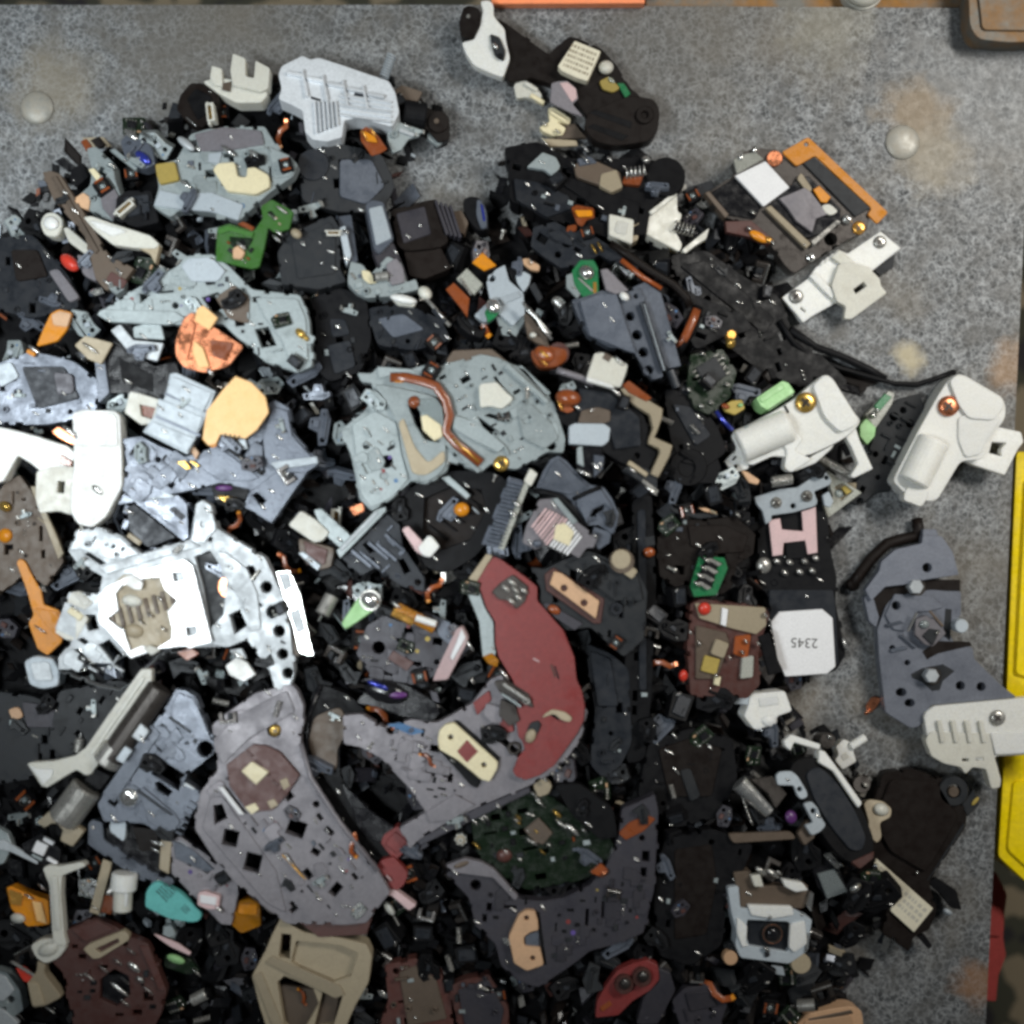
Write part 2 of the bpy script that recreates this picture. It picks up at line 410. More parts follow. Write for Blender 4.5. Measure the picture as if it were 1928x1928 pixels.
    def rows(s, name, u, v, wd, ht, deg, n, top, m='ink_faint', seed=1, fill=0.8):
        """illegible rows of print: small flat dashes, one flat mesh"""
        rr = random.Random(seed); a = math.radians(deg); ca, sa = math.cos(a), math.sin(a); vs, fs = [], []
        for k in range(n):
            y = -ht / 2 + ht * (k + 0.5) / n; x = -wd / 2
            while x < wd / 2 * fill:
                l = wd * rr.uniform(0.03, 0.09); h2 = ht / n * 0.27
                q = [(x, y - h2), (x + l, y - h2), (x + l, y + h2), (x, y + h2)]
                i = len(vs); vs += [s.pt(u + X * ca - Y * sa, v + X * sa + Y * ca, top) for X, Y in q]; fs.append((i + 3, i + 2, i + 1, i))
                x += l + wd * rr.uniform(0.02, 0.05)
        return s.keep(name, vs, fs, m, kind='stuff')
    def deco(s, poly, n, seed, m='zinc', top=0.0, kinds='rbhpi', avoid=(), unit=1.0):
        """small raised features of a casting or a board, and black plugs coloured as shaded holes: ribs, bosses, pads, ink dots, solder beads"""
        rr = random.Random(seed); xs = [q[0] for q in poly]; ys = [q[1] for q in poly]; got = []
        f = s.s * unit; tries = 0
        while len(got) < n and tries < n * 40:
            tries += 1
            u, v = rr.uniform(min(xs), max(xs)), rr.uniform(min(ys), max(ys))
            if not inside((u, v), poly) or edge_dist((u, v), poly) < 9 * f: continue
            if any(inside((u, v), q) or edge_dist((u, v), q) < 8 * f for q in list(avoid) + s.cuts): continue
            if any(math.hypot(u - a, v - b_) < 17 * f for a, b_ in got): continue
            got.append((u, v)); k = rr.choice(kinds)
            deg = s.ang + rr.choice((0, 0, 90)); ra = math.radians(s.ang); rx, ry = math.cos(ra), math.sin(ra)
            if k == 'r': s.b('rib', u, v, rr.uniform(14, 30) * f, rr.uniform(3, 6) * f, deg, top + rr.uniform(0.6, 1.4), 1.6, m)
            elif k == 'b':
                r = rr.uniform(4, 7.5) * f
                s.d('boss', u, v, r, top + rr.uniform(0.6, 1.3), 1.6, m, n=14, hole=r * 0.5)
                s.d('boss_core', u, v, r * 0.55, top + 0.03, 0.5, 'black', n=12)
            elif k == 'h':
                r = rr.uniform(4, 7) * f
                s.d('hole_rim', u, v, r, top + 0.35, 0.8, m, n=14, hole=r * 0.62); s.d('hole_plug', u, v, r * 0.66, top + 0.03, 0.4, 'black', n=12, ch=0.0)
            elif k == 'p': s.b('pad', u, v, rr.uniform(8, 16) * f, rr.uniform(6, 11) * f, deg, top + rr.uniform(0.3, 0.9), 1.0, rr.choice(['slate', 'zinc', 'grey', m]))
            elif k == 'i': s.d('ink_dot', u, v, rr.uniform(2.5, 6) * f, top + 0.03, 0.05, rr.choice(['ink_blue', 'red', 'ink_violet', 'ink_yellow']), n=12, ch=0)
            elif k == 's':
                for q in range(rr.choice((1, 2, 3))): s.dm('solder_bead', u + rx * q * 9 * f, v + ry * q * 9 * f, rr.uniform(3.2, 6.0) * f, rr.uniform(2, 3) * f, 40, top - 0.1, rr.uniform(0.7, 1.2), 'solder')
            elif k == 'c':
                a = rr.uniform(10, 16) * f
                s.b('chip', u, v, a, a * 0.7, deg, top + 0.8, 1.0, rr.choice(['black', 'black_gloss', 'grey']))
            elif k == 'o': s.b('resistor', u, v, 9 * f, 4.5 * f, deg, top + 0.6, 0.7, rr.choice(['beige', 'black', 'rust_flex']))
            elif k == 'L':
                a, c = rr.uniform(16, 30) * f, rr.uniform(12, 22) * f; w_ = math.radians(deg); ca, sa = math.cos(w_), math.sin(w_)
                q = [(-a, -c), (a * rr.uniform(0.2, 1), -c), (a, -c * 0.2), (a * 0.7, c), (-a * 0.2, c), (-a * 0.2, c * 0.3), (-a, c * 0.3)]
                s.p('step', [(u + x * ca - y * sa, v + x * sa + y * ca) for x, y in q], top + rr.uniform(0.25, 0.7), 1.0, m, r=4 * f, foot=False)
            elif k == 'w': s.b('slot', u, v, rr.uniform(10, 22) * f, rr.uniform(4, 8) * f, deg, top + 0.03, 0.4, 'black', ch=0)  # black strip laid on top, its colour stands in for a slot's shade
            elif k == 'm': s.b('metal_tab', u, v, rr.uniform(10, 18) * f, rr.uniform(3, 5) * f, rr.uniform(20, 60), top + 0.7, 0.8, rr.choice(['chrome', 'steel']))
        return s
    def done(s):
        if len(s.parts) == 1:
            root = s.parts[0][0]; root.name = s.name
        else:
            root = bpy.data.objects.new(s.name, None); COL.objects.link(root); root.empty_display_size = 0.005
            for ob, under in s.parts: ob.parent = under if under else root
        root.location = s.loc
        root['label'] = s.label; root['category'] = s.cat
        if s.group: root['group'] = s.group
        s.root = root
        return root
# ---------------------------------------------------------------- the table and what lies beyond its edges
def sheet(name, pxs, z, th, m):
    ring = [at(x, y, z) for x, y in pxs]; n = len(ring)
    vs = ring + [v - Vector((0, 0, th)) for v in ring]
    fs = [tuple(range(n))[::-1], tuple(range(n, 2 * n))]
    for i in range(n):
        j = (i + 1) % n; fs.append((i, j, n + j, n + i))
    o = link_mesh(name, vs, fs, m)
    import bmesh
    bm = bmesh.new(); bm.from_mesh(o.data); bmesh.ops.recalc_face_normals(bm, faces=bm.faces); bm.to_mesh(o.data); bm.free()
    return o
def table_material():
    m = bpy.data.materials.new("galvanised_sheet"); m.use_nodes = True
    N = m.node_tree.nodes; L = m.node_tree.links; bs = N["Principled BSDF"]
    tc = N.new("ShaderNodeTexCoord")
    def noise(sc, det=4, rough=0.6, dist=0.0):
        n = N.new("ShaderNodeTexNoise"); n.inputs["Scale"].default_value = sc; n.inputs["Detail"].default_value = det
        n.inputs["Roughness"].default_value = rough; n.inputs["Distortion"].default_value = dist
        L.new(tc.outputs["Object"], n.inputs["Vector"]); return n
    def rng(src, a, b, c, d):
        r = N.new("ShaderNodeMapRange"); L.new(src, r.inputs[0])
        for i, v in enumerate((a, b, c, d)): r.inputs[i + 1].default_value = v
        return r.outputs[0]
    def mix(f, a, b, mode='MIX'):
        x = N.new("ShaderNodeMix"); x.data_type = 'RGBA'; x.blend_type = mode
        for sock, v in ((0, f), (6, a), (7, b)):
            if hasattr(v, 'links') or hasattr(v, 'is_linked'): L.new(v, x.inputs[sock])
            else: x.inputs[sock].default_value = v if not isinstance(v, tuple) else (*v, 1)
        return x.outputs[2]
    fine = noise(330, 5, 0.62, 0.6); mid = noise(95, 4, 0.6); big = noise(17, 4, 0.6, 0.4); speck = noise(1600, 2)
    vo = N.new("ShaderNodeTexVoronoi"); vo.feature = 'DISTANCE_TO_EDGE'; vo.inputs["Scale"].default_value = 400
    wob = N.new("ShaderNodeVectorMath"); wob.operation = 'MULTIPLY_ADD'
    L.new(noise(420, 3).outputs["Color"], wob.inputs[0]); wob.inputs[1].default_value = (0.0045,) * 3; L.new(tc.outputs["Object"], wob.inputs[2])
    L.new(wob.outputs[0], vo.inputs["Vector"])
    base = mix(rng(fine.outputs["Fac"], 0.36, 0.64, 0, 1), (0.034, 0.037, 0.040), (0.165, 0.172, 0.178))
    vein = mix(rng(vo.outputs["Distance"], 0.0, 0.11, 0.6, 0.0), base, (0.46, 0.48, 0.49))
    c = mix(rng(mid.outputs["Fac"], 0.42, 0.66, 0.0, 0.7), vein, (0.088, 0.085, 0.080))
    c = mix(rng(big.outputs["Fac"], 0.50, 0.72, 0.0, 0.55), c, (0.19, 0.163, 0.122))
    # old stains round the two rivets, the cream drip by the black wire, rust along the edge
    def spot(px, py, rad, col, amt, c):
        p = at(px, py, 0)
        d = N.new("ShaderNodeVectorMath"); d.operation = 'DISTANCE'; d.inputs[1].default_value = p
        w2 = N.new("ShaderNodeVectorMath"); w2.operation = 'MULTIPLY_ADD'
        L.new(mid.outputs["Color"], w2.inputs[0]); w2.inputs[1].default_value = (rad * 1.3,) * 3
        sub = N.new("ShaderNodeVectorMath"); sub.operation = 'SUBTRACT'; sub.inputs[1].default_value = (rad * 0.65,) * 3
        L.new(tc.outputs["Object"], sub.inputs[0]); L.new(sub.outputs[0], w2.inputs[2]); L.new(w2.outputs[0], d.inputs[0])
        return mix(rng(d.outputs[1], rad * 0.35, rad, amt, 0.0), c, col)
    c = spot(1860, 190, 0.045, (0.27, 0.28, 0.285), 0.4, c)
    c = spot(380, 60, 0.060, (0.115, 0.102, 0.084), 0.6, c)
    c = spot(1250, 90, 0.040, (0.13, 0.118, 0.10), 0.45, c)
    c = spot(1720, 215, 0.017, (0.25, 0.19, 0.12), 0.8, c)
    c = spot(1760, 300, 0.017, (0.30, 0.26, 0.19), 0.65, c)
    c = spot(100, 165, 0.020, (0.21, 0.18, 0.13), 0.65, c)
    c = spot(1713, 675, 0.0075, (0.45, 0.39, 0.26), 0.85, c)
    c = spot(1560, 40, 0.022, (0.28, 0.26, 0.20), 0.5, c)
    c = spot(1840, 1850, 0.012, (0.33, 0.17, 0.08), 0.6, c)
    c = spot(1905, 690, 0.012, (0.33, 0.20, 0.10), 0.6, c)
    c = spot(1480, 1330, 0.020, (0.24, 0.20, 0.15), 0.5, c)
    L.new(c, bs.inputs["Base Color"])
    L.new(rng(fine.outputs["Fac"], 0.3, 0.7, 0.62, 0.42), bs.inputs["Roughness"])
    bs.inputs["Metallic"].default_value = 0.12
    bp = N.new("ShaderNodeBump"); bp.inputs["Strength"].default_value = 0.25; bp.inputs["Distance"].default_value = 0.0005
    L.new(speck.outputs["Fac"], bp.inputs["Height"]); L.new(bp.outputs[0], bs.inputs["Normal"])
    return m
table = sheet("table_surface", [(-700, 9), (900, 9), (1948, 16), (1906, 900), (1856, 1928), (1836, 2400), (-700, 2400)], 0.0, 0.003, table_material())
table['kind'] = 'structure'
def camo():
    m = bpy.data.materials.new("camouflage_cloth"); m.use_nodes = True
    N = m.node_tree.nodes; L = m.node_tree.links
    tc = N.new("ShaderNodeTexCoord"); n = N.new("ShaderNodeTexNoise"); n.inputs["Scale"].default_value = 34; n.inputs["Detail"].default_value = 2
    r = N.new("ShaderNodeValToRGB"); r.color_ramp.interpolation = 'CONSTANT'
    e = r.color_ramp.elements; e[0].color = (0.02, 0.018, 0.02, 1); e[0].position = 0; e[1].position = 0.42; e[1].color = (0.045, 0.045, 0.03, 1)
    k = e.new(0.53); k.color = (0.22, 0.18, 0.12, 1)
    L.new(tc.outputs["Object"], n.inputs["Vector"]); L.new(n.outputs["Fac"], r.inputs[0]); L.new(r.outputs[0], N["Principled BSDF"].inputs["Base Color"])
    N["Principled BSDF"].inputs["Roughness"].default_value = 0.9
    return m
fl = sheet("floor", [(-900, -500), (2700, -500), (2700, 2600), (-900, 2600)], -0.14, 0.01, camo()); fl['kind'] = 'structure'

# rivets: parts of the table
for (px, py, r_, mm_) in ((70, 203, 32, 'steel'), (1699, 268, 33, 'steel')):
    q = T("x", "", "", 'P', px, py, 0, on=0)
    d_ = q.dm('rivet', px, py, r_ / 1.0, r_, 0, 0.0, 1.9, 'paper' if px > 500 else 'steel', n=24, rows=7)
    d_.parent = table; d_.location = q.loc; THINGS.remove(q)
mat('rivet_metal', (0.36, 0.35, 0.31), 0.46, 0.15, dirt=(0.35, 0.24, 0.12), dirt_amt=0.7)
for ch_ in table.children: ch_.data.materials[0] = MATS['rivet_metal']
rs = mat('rusty_steel', (0.17, 0.165, 0.145), 0.6, 0.2, var=0.05, scale=60)
for nd in rs.node_tree.nodes:
    if nd.type == 'MIX' and nd.blend_type == 'MIX': nd.inputs[7].default_value = (0.36, 0.17, 0.035, 1)
    if nd.type == 'MATH' and abs(nd.inputs[1].default_value - 0.35) < 1e-6: nd.inputs[1].default_value = 1.0

t = T('orange_bar', 'long orange plastic bar lying along the far table edge', 'bar', 'P', 1070, -20, 0, 'the orange bar', on=5)
t.p('bar', [(925, -60), (1214, -60), (1214, 6), (925, 7)], 0, 8, 'orange_bar'); t.p('ridge', [(930, -40), (1208, -40), (1208, -12), (930, -12)], 1.5, 1.5, 'orange_bar')
t = T('rusty_rail', 'rusty steel frame rail running behind the table edge', 'rail', 'P', 1550, -20, 0, 'the rusty rail', on=-4)
t.p('rail', [(1216, -90), (1960, -90), (1960, 30), (1216, 30)], 0, 12, 'rusty_steel')
t.p('flange', [(1216, -90), (1960, -90), (1960, -14), (1216, -14)], 4, 4, 'rusty_steel')
t = T('plastic_ball', 'round off-white plastic knob peeking over the far table edge', 'knob', 'P', 1625, -20, 0, 'the white knob', on=1)
t.d('base', 1625, -22, 40, 0, 6, 'ivory', n=24); t.dm('cap', 1625, -22, 38, 36, 0, 0, 5, 'ivory', n=24)
t = T('rusty_post', 'squat rust-stained steel post at the corner of the table', 'post', 'P', 1880, 30, 0, 'the rusty corner post', on=11)
t.p('post', [(1822, -60), (1990, -60), (1990, 76), (1900, 80), (1842, 74), (1826, 50)], 0, 11, 'rusty_steel', r=14)
t.p('cap', [(1838, -50), (1990, -50), (1990, 58), (1850, 56)], 1.2, 2, 'rusty_steel', r=10)
t = T('yellow_case', 'bright yellow plastic case beside the table with a slanted corner', 'case', 'P', 1990, 1250, 0, 'the yellow case', on=-7)
t.p('shell', [(1913, 850), (2200, 850), (2200, 1820), (1930, 1660), (1878, 1612), (1890, 1420), (1899, 1180), (1908, 960)], 0, 40, 'yellow', r=8, ch=1.2)
t.p('lid_panel', [(1932, 900), (2190, 900), (2190, 1330), (1912, 1270)], 1.8, 2.5, 'yellow', r=10, ch=0.6)
t.p('lid_panel', [(1908, 1470), (2190, 1480), (2190, 1770), (1940, 1640), (1896, 1600)], 1.2, 2, 'yellow', r=10, ch=0.6)
t = T('red_strap', 'faded red webbing strap hanging past the table edge below the yellow case', 'strap', 'M', 800, 1200, 0, 'the red strap', on=-26)
t.p('webbing', [(790, 640), (830, 720), (885, 830), (862, 1000), (850, 1200), (875, 1350), (810, 1520), (790, 1740), (600, 1720), (600, 640)], 0, 5, 'dusty_red', r=20)
t.p('fold', [(700, 900), (845, 950), (835, 1190), (690, 1180)], 1.2, 2, 'dusty_red', r=20)

# ================================================================ right side: things lying on the bare table
# --- pickup with the orange flex frame
t = T('optical_pickup', 'optical pickup with an orange flex frame and a blank white square sticker', 'optical pickup', 'C', 620, 1140, 11, 'the orange-framed pickup', on=0)
t.p('chassis', [(145, 1085), (330, 960), (300, 900), (330, 865), (420, 825), (545, 840), (640, 930), (720, 890), (1070, 1170), (1050, 1290), (930, 1350), (740, 1470), (690, 1500), (640, 1535), (590, 1490), (450, 1290), (250, 1215)], 0, 9, 'dark_steel', r=20,
    holes=[circle(845, 1340, 36)])
t.p('flex_frame', [(570, 852), (720, 766), (1168, 1190), (1105, 1256), (1050, 1200), (1075, 1168), (758, 872), (655, 932)], 1.4, 1.2, 'orange', r=14, holes=[circle(708, 808, 12)])
t.p('magnet_bar', [(690, 912), (752, 878), (1072, 1162), (985, 1214)], 1.0, 3, 'grey')
t.p('yoke', [(500, 1150), (660, 1000), (720, 985), (900, 1170), (900, 1250), (740, 1330), (690, 1330)], 1.5, 3, 'black_gloss')
t.p('lens_cover', [(555, 1112), (700, 1050), (735, 1075), (830, 1200), (765, 1225), (742, 1302), (655, 1240), (600, 1160)], 3.0, 2, 'lavender')
t.p('sticker', [(308, 985), (480, 902), (616, 1050), (470, 1157)], 2.2, 1.6, 'paper', r=8)
t.p('flex_tab', [(748, 1062), (782, 1040), (846, 1104), (822, 1136), (790, 1130)], 3.4, 1, 'orange')
t.p('glue_blob', [(790, 1150), (840, 1140), (890, 1185), (850, 1208), (815, 1195)], 3.2, 1.5, 'ivory', r=20)
t.p('glue_blob', [(655, 1000), (680, 965), (745, 1060), (720, 1085)], 2.6, 1.5, 'beige', r=16)
t.p('left_cover', [(165, 1085), (335, 975), (460, 1150), (420, 1230), (270, 1205)], 0.6, 2, 'black_gloss', r=10); t.p('clear_shield', [(300, 895), (335, 870), (425, 850), (470, 890), (320, 975)], 0.8, 1.5, 'clear_plastic', r=8); t.p('guide_rail', [(480, 1165), (510, 1150), (735, 1365), (708, 1392)], 2.4, 2.6, 'beige')
t.p('guide_rail', [(735, 1350), (880, 1230), (905, 1240), (750, 1378)], 2.6, 2, 'steel')
t.p('connector', [(255, 1240), (400, 1235), (530, 1345), (500, 1375), (400, 1330), (262, 1300)], 0.5, 4, 'brown')
t.dm('flex_bulge', 440, 1325, 60, 26, 30, 0.4, 1.4, 'orange'); t.dm('flex_bulge', 500, 1345, 30, 18, 30, 0.5, 1.4, 'foil_orange')
t.d('coin_magnet', 532, 886, 44, 1.4, 1.6, 'copper'); t.dm('post', 420, 838, 22, 26, 0, 0, 2, 'chrome'); t.dm('post', 342, 880, 20, 24, 0, 0, 2, 'chrome')
t.sc(940, 1225, 30, 2.2, 'chrome'); t.sc(735, 1440, 26, 1.4, 'chrome'); t.sc(1005, 1275, 38, 1.2, 'foil_orange')
for u, v in ((410, 1190), (390, 1280), (700, 1370), (885, 1250), (520, 1358)): t.dm('solder_bead', u, v, 20, 10, 40, 1.2, 1.4, 'solder')
t.p('side_lip', [(140, 1080), (165, 1070), (275, 1200), (255, 1222)], 1.0, 6, 'rust_brown')
# --- white bracket below it
t = T('rail_bracket', 'white plastic rail bracket with two screws and a square loop, touching the orange-framed pickup', 'bracket', 'C', 900, 1560, 6, 'the white rail bracket', on=0)
t.p('plate', [(570, 1668), (720, 1560), (760, 1500), (890, 1398), (940, 1420), (1125, 1296), (1238, 1390), (1085, 1512), (960, 1600), (885, 1690), (740, 1772), (690, 1808), (655, 1760)], 0, 4.5, 'white', r=8, holes=[rect(690, 1735, 34, 12, 40)])
t.p('loop', [(890, 1480), (960, 1470), (1060, 1500), (1120, 1560), (1128, 1602), (1162, 1640), (962, 1788), (920, 1786), (930, 1715), (880, 1690), (850, 1600)], 2.6, 4, 'ivory', r=12, holes=[[(972, 1622), (1030, 1578), (1048, 1602), (985, 1646)]])
t.p('rib', [(725, 1545), (760, 1525), (885, 1650), (850, 1672)], 1.6, 2.4, 'white', r=8); t.p('rib', [(850, 1440), (895, 1398), (1010, 1500), (960, 1525)], 1.8, 2.4, 'ivory', r=8)
for k in range(4): t.b('tooth', 800 + k * 26, 1470 - k * 18, 14, 30, 40, 1.0, 2, 'white')
t.sc(1122, 1355, 36, 1.2, 'steel'); t.sc(652, 1660, 40, 1.2, 'steel'); t.p('bracket_shadow', [(1085, 1515), (1205, 1425), (1195, 1500), (1120, 1545)], -1.5, 3, 'grey')  # the last grey slab stands in for the bracket's shadow
# --- ivory corner clip with a coil
t = T('corner_clip', 'ivory plastic corner clip holding a small coil spring beside the orange-framed pickup', 'clip', 'P', 1270, 420, 8, 'the ivory corner clip')
t.p('plate', [(1216, 420), (1222, 398), (1275, 357), (1276, 398), (1284, 402), (1282, 414), (1268, 428), (1285, 460), (1280, 474), (1234, 450), (1216, 440)], 0, 6, 'ivory', r=5)
t.p('arm', [(1284, 470), (1336, 428), (1330, 450), (1310, 462), (1290, 478)], -1, 4, 'ivory', r=4); t.p('wall', [(1222, 398), (1275, 357), (1276, 366), (1228, 404)], 2, 4, 'ivory', r=2)
t.sp('coil', (1268, 425), (1308, 436), 11, 0.28, 6, 0.8, 'steel')
t = T('cube_cap', 'small plain ivory square cap beside the ivory corner clip', 'cap', 'B', 1596, 1295, 9, 'the ivory square cap')
t.p('cap', [(1528, 1212), (1668, 1245), (1660, 1382), (1600, 1362), (1526, 1332)], 0, 6, 'ivory', r=12); t.p('skirt', [(1540, 1222), (1700, 1262), (1690, 1360), (1640, 1384), (1535, 1340)], -2.5, 5, 'beige', r=12)
t.b('dimple', 1597, 1292, 70, 70, 12, 0.25, 0.5, 'ivory', r=14)
# --- white gear motors
t = T('gear_motor', 'white plastic gear motor with a brass screw and a forked leg', 'gear motor', 'F', 650, 500, 13, 'the brass-screwed white motor', on=9)
t.p('housing', [(735, 250), (800, 200), (828, 196), (858, 218), (985, 418), (1014, 450), (994, 488), (930, 545), (870, 580), (740, 640), (640, 660), (520, 650), (400, 705), (300, 640), (320, 605), (286, 536), (312, 510), (520, 405), (640, 332)], 0, 9, 'white', r=24)
t.p('upper_pad', [(742, 255), (800, 206), (830, 200), (858, 222), (980, 418), (1004, 450), (985, 480), (900, 520), (810, 430), (770, 320)], 1.8, 3, 'white', r=30)
t.br('barrel', (330, 600), (610, 480), 96, 0.4, 'white', 28)
t.p('foot', [(248, 682), (330, 600), (395, 660), (385, 722), (330, 738), (302, 748)], -1.5, 6, 'white', r=12)
t.p('fin', [(512, 440), (560, 425), (690, 555), (640, 620), (742, 668), (622, 744), (586, 716), (602, 620), (560, 560)], 1.2, 8, 'white', r=16)
t.p('leg', [(930, 545), (985, 492), (1006, 560), (1082, 722), (975, 774), (955, 764), (1000, 692), (962, 600)], -3, 5, 'white', r=8)
t.p('wedge', [(740, 650), (865, 585), (850, 610), (760, 690), (640, 738)], -0.5, 7, 'white', r=10)
t.sc(706, 350, 58, 2.0, 'brass'); t.b('slot', 598, 388, 14, 46, -30, 0.4, 1, 'grey')
t = T('gear_motor', 'white plastic gear motor with a copper screw and a looped tab, alone on the table', 'gear motor', 'F', 1480, 520, 15, 'the copper-screwed white motor', on=0)
t.p('housing', [(1505, 222), (1560, 190), (1600, 200), (1808, 322), (1826, 370), (1824, 440), (1730, 560), (1700, 668), (1572, 680), (1442, 898), (1385, 905), (1262, 860), (1196, 792), (1212, 750), (1330, 520), (1442, 320)], 0, 13, 'white', r=30)
t.p('upper_pad', [(1510, 226), (1560, 194), (1600, 204), (1804, 325), (1818, 372), (1760, 450), (1620, 440), (1560, 360)], 1.6, 3, 'white', r=26)
t.br('barrel', (1300, 800), (1420, 560), 92, -0.8, 'white', 26)
t.p('shaft_collar', [(1290, 810), (1345, 808), (1398, 850), (1376, 905), (1352, 938), (1302, 915), (1252, 900), (1262, 850)], 1.0, 7, 'white', r=22)
t.p('tab', [(1700, 520), (1745, 480), (1912, 516), (1926, 572), (1894, 612), (1820, 758), (1650, 702), (1570, 665), (1640, 560)], -4, 4, 'white', r=10, holes=[[(1748, 572), (1830, 576), (1800, 612), (1802, 652), (1732, 634)]])
t.p('cover', [(1560, 430), (1700, 400), (1806, 440), (1720, 560), (1690, 640), (1600, 660), (1560, 560)], 0.8, 2, 'white', r=26)
t.b('grime', 1310, 775, 130, 26, 20, 0.5, 0.6, 'beige', r=10)
t.sc(1507, 370, 58, 2.2, 'copper')
t = T('terminal_block', 'mint green terminal block tucked behind the brass-screwed white motor', 'terminal block', 'F', 530, 310, 8, 'the mint terminal block')
t.p('block', [(428, 325), (575, 228), (610, 240), (645, 292), (490, 392), (455, 372)], 0, 8, 'mint', r=8); t.p('top_face', [(445, 325), (575, 240), (590, 270), (462, 352)], 0.5, 1, 'mint', r=6); t.p('base', [(455, 385), (500, 400), (640, 310), (630, 280)], -3, 5, 'green')
t = T('terminal_block', 'short mint terminal block with a clear cover between the two white motors', 'terminal block', 'F', 1060, 450, 7, 'the short mint block')
t.p('block', [(1010, 480), (1045, 440), (1100, 490), (1092, 540), (1050, 588), (1010, 540)], 0, 6, 'mint', r=8); t.p('cover', [(1040, 420), (1170, 285), (1205, 300), (1190, 360), (1095, 500)], -0.5, 3, 'clear_plastic', r=8)
t.p('board', [(1090, 370), (1150, 300), (1190, 320), (1120, 400)], 0.6, 1, 'emerald'); t.dm('bead', 1085, 420, 22, 14, 30, 0.3, 1.5, 'chrome'); t.dm('bead', 1110, 395, 14, 10, 30, 0.6, 1.2, 'chrome')
t = T('chassis_plate', 'dark grey chassis plate with holes lying between the two white motors', 'chassis plate', 'F', 1180, 600, 3, 'the dark plate between the white motors', on=2)
t.p('plate', [(1080, 560), (1120, 440), (1220, 330), (1345, 300), (1385, 420), (1290, 600), (1190, 790), (1180, 852), (1090, 860), (1010, 930), (930, 900), (1010, 760)], 0, 3, 'grey', r=14, holes=[circle(1200, 430, 24), circle(1095, 640, 16), circle(1110, 770, 14), circle(1010, 905, 20), circle(1290, 470, 22)])
t.deco([(1120, 520), (1220, 350), (1330, 320), (1350, 420), (1200, 720), (1100, 700)], 11, 3, 'grey', 0, 'rbrp', unit=0.9)
# --- the two-screw plate pickup with the number sticker
t = T('optical_pickup', 'black pickup with a white cut-corner sticker numbered 2345 and a pale two-screw plate', 'optical pickup', 'F', 660, 1350, 9, 'the numbered black pickup', on=5)
t.p('chassis', [(440, 960), (500, 900), (780, 890), (830, 1000), (850, 1200), (880, 1330), (872, 1470), (908, 1650), (930, 1760), (880, 1850), (820, 1872), (560, 1860), (480, 1600), (500, 1450), (430, 1330)], 0, 9, 'black', r=18)
t.p('upper_deck', [(500, 1400), (860, 1400), (872, 1480), (890, 1820), (560, 1840), (505, 1600)], 1.5, 2.5, 'slate_dark', r=10)
t.p('flex', [(498, 1010), (562, 1000), (572, 1062), (690, 1072), (682, 960), (762, 936), (772, 1192), (716, 1202), (702, 1124), (582, 1138), (576, 1204), (520, 1212)], 2.0, 0.5, 'pink', label='dusty pink H-shaped flex strip')
t.p('magnet', [(590, 1130), (700, 1120), (712, 1220), (600, 1230)], 1.4, 2, 'black')
t.p('clamp_plate', [(415, 882), (560, 836), (660, 826), (722, 782), (790, 738), (822, 742), (852, 790), (842, 812), (752, 850), (772, 905), (762, 930), (640, 966), (512, 984), (516, 1012), (482, 1034), (464, 960), (430, 920)], 4.2, 2.2, 'steel_grey', r=10, holes=[circle(635, 930, 15), circle(822, 772, 13)])
t.sc(540, 912, 42, 1.3 + 4.2, 'steel'); t.sc(711, 876, 44, 1.3 + 4.2, 'steel')
t.p('lug', [(800, 870), (835, 848), (862, 905), (842, 940), (812, 930)], 3.4, 2.2, 'steel_grey', r=6)
for u, v in ((545, 1240), (615, 1245), (700, 1240), (760, 1222), (588, 1304), (672, 1300), (742, 1294)): t.dm('solder_joint', u, v, 25, 18, 35, 0.3, 1.8, 'solder')
t.dm('rivet', 470, 1264, 44, 48, 0, 0, 2.0, 'steel')
st = t.p('sticker', [(556, 1524), (798, 1508), (856, 1558), (872, 1830), (826, 1870), (592, 1886), (546, 1790), (510, 1580)], 2.6, 1.1, 'paper', r=5)
t.text('printed_number', '2345', 697, 1695, 78, 178, 2.66)
t.t('spring_edge', [(490, 1500, 1), (520, 1640, 1), (565, 1860, 1)], 9, 'black_gloss')
for k in range(9): t.dm('pin', 488 + k * 9, 1530 + k * 36, 20, 5, 55, 1.5, 1.0, 'chrome')
t.dm('edge_clip', 925, 1705, 14, 44, -20, 0.2, 2, 'chrome'); t.d('hole_ring', 530, 1360, 22, 0.3, 0.6, 'black_gloss', hole=14)
t = T('coil_spring', 'short steel coil spring lying just behind the two-screw plate', 'spring', 'F', 572, 790, 8, 'the short coil spring')
t.sp('coil', (516, 795), (630, 778), 27, 0.3, 10, 0, 'steel')
t = T('coil_spring', 'slim steel coil spring slanting beneath the forked leg of a white motor', 'spring', 'F', 860, 705, 6, 'the slim slanting spring')
t.sp('coil', (768, 655), (955, 760), 24, 0.24, 15, 0, 'steel')
t = T('clear_bracket', 'translucent square plastic frame beside the two-screw plate', 'frame', 'F', 920, 860, 4.5, 'the translucent frame', on=6)
t.p('frame', [(820, 728), (1020, 856), (830, 998), (806, 930), (856, 880)], 0, 2.5, 'clear_plastic', r=5, holes=[[(866, 822), (912, 800), (972, 848), (906, 905)]]); t.p('back_plate', [(850, 800), (990, 800), (985, 880), (860, 930)], -2.8, 1, 'beige')
t.p('resin_window', [(905, 830), (938, 808), (968, 846), (935, 868)], -0.8, 1, 'ink_yellow'); t.dm('clear_lens', 890, 862, 28, 22, 30, -0.6, 1.5, 'glass')
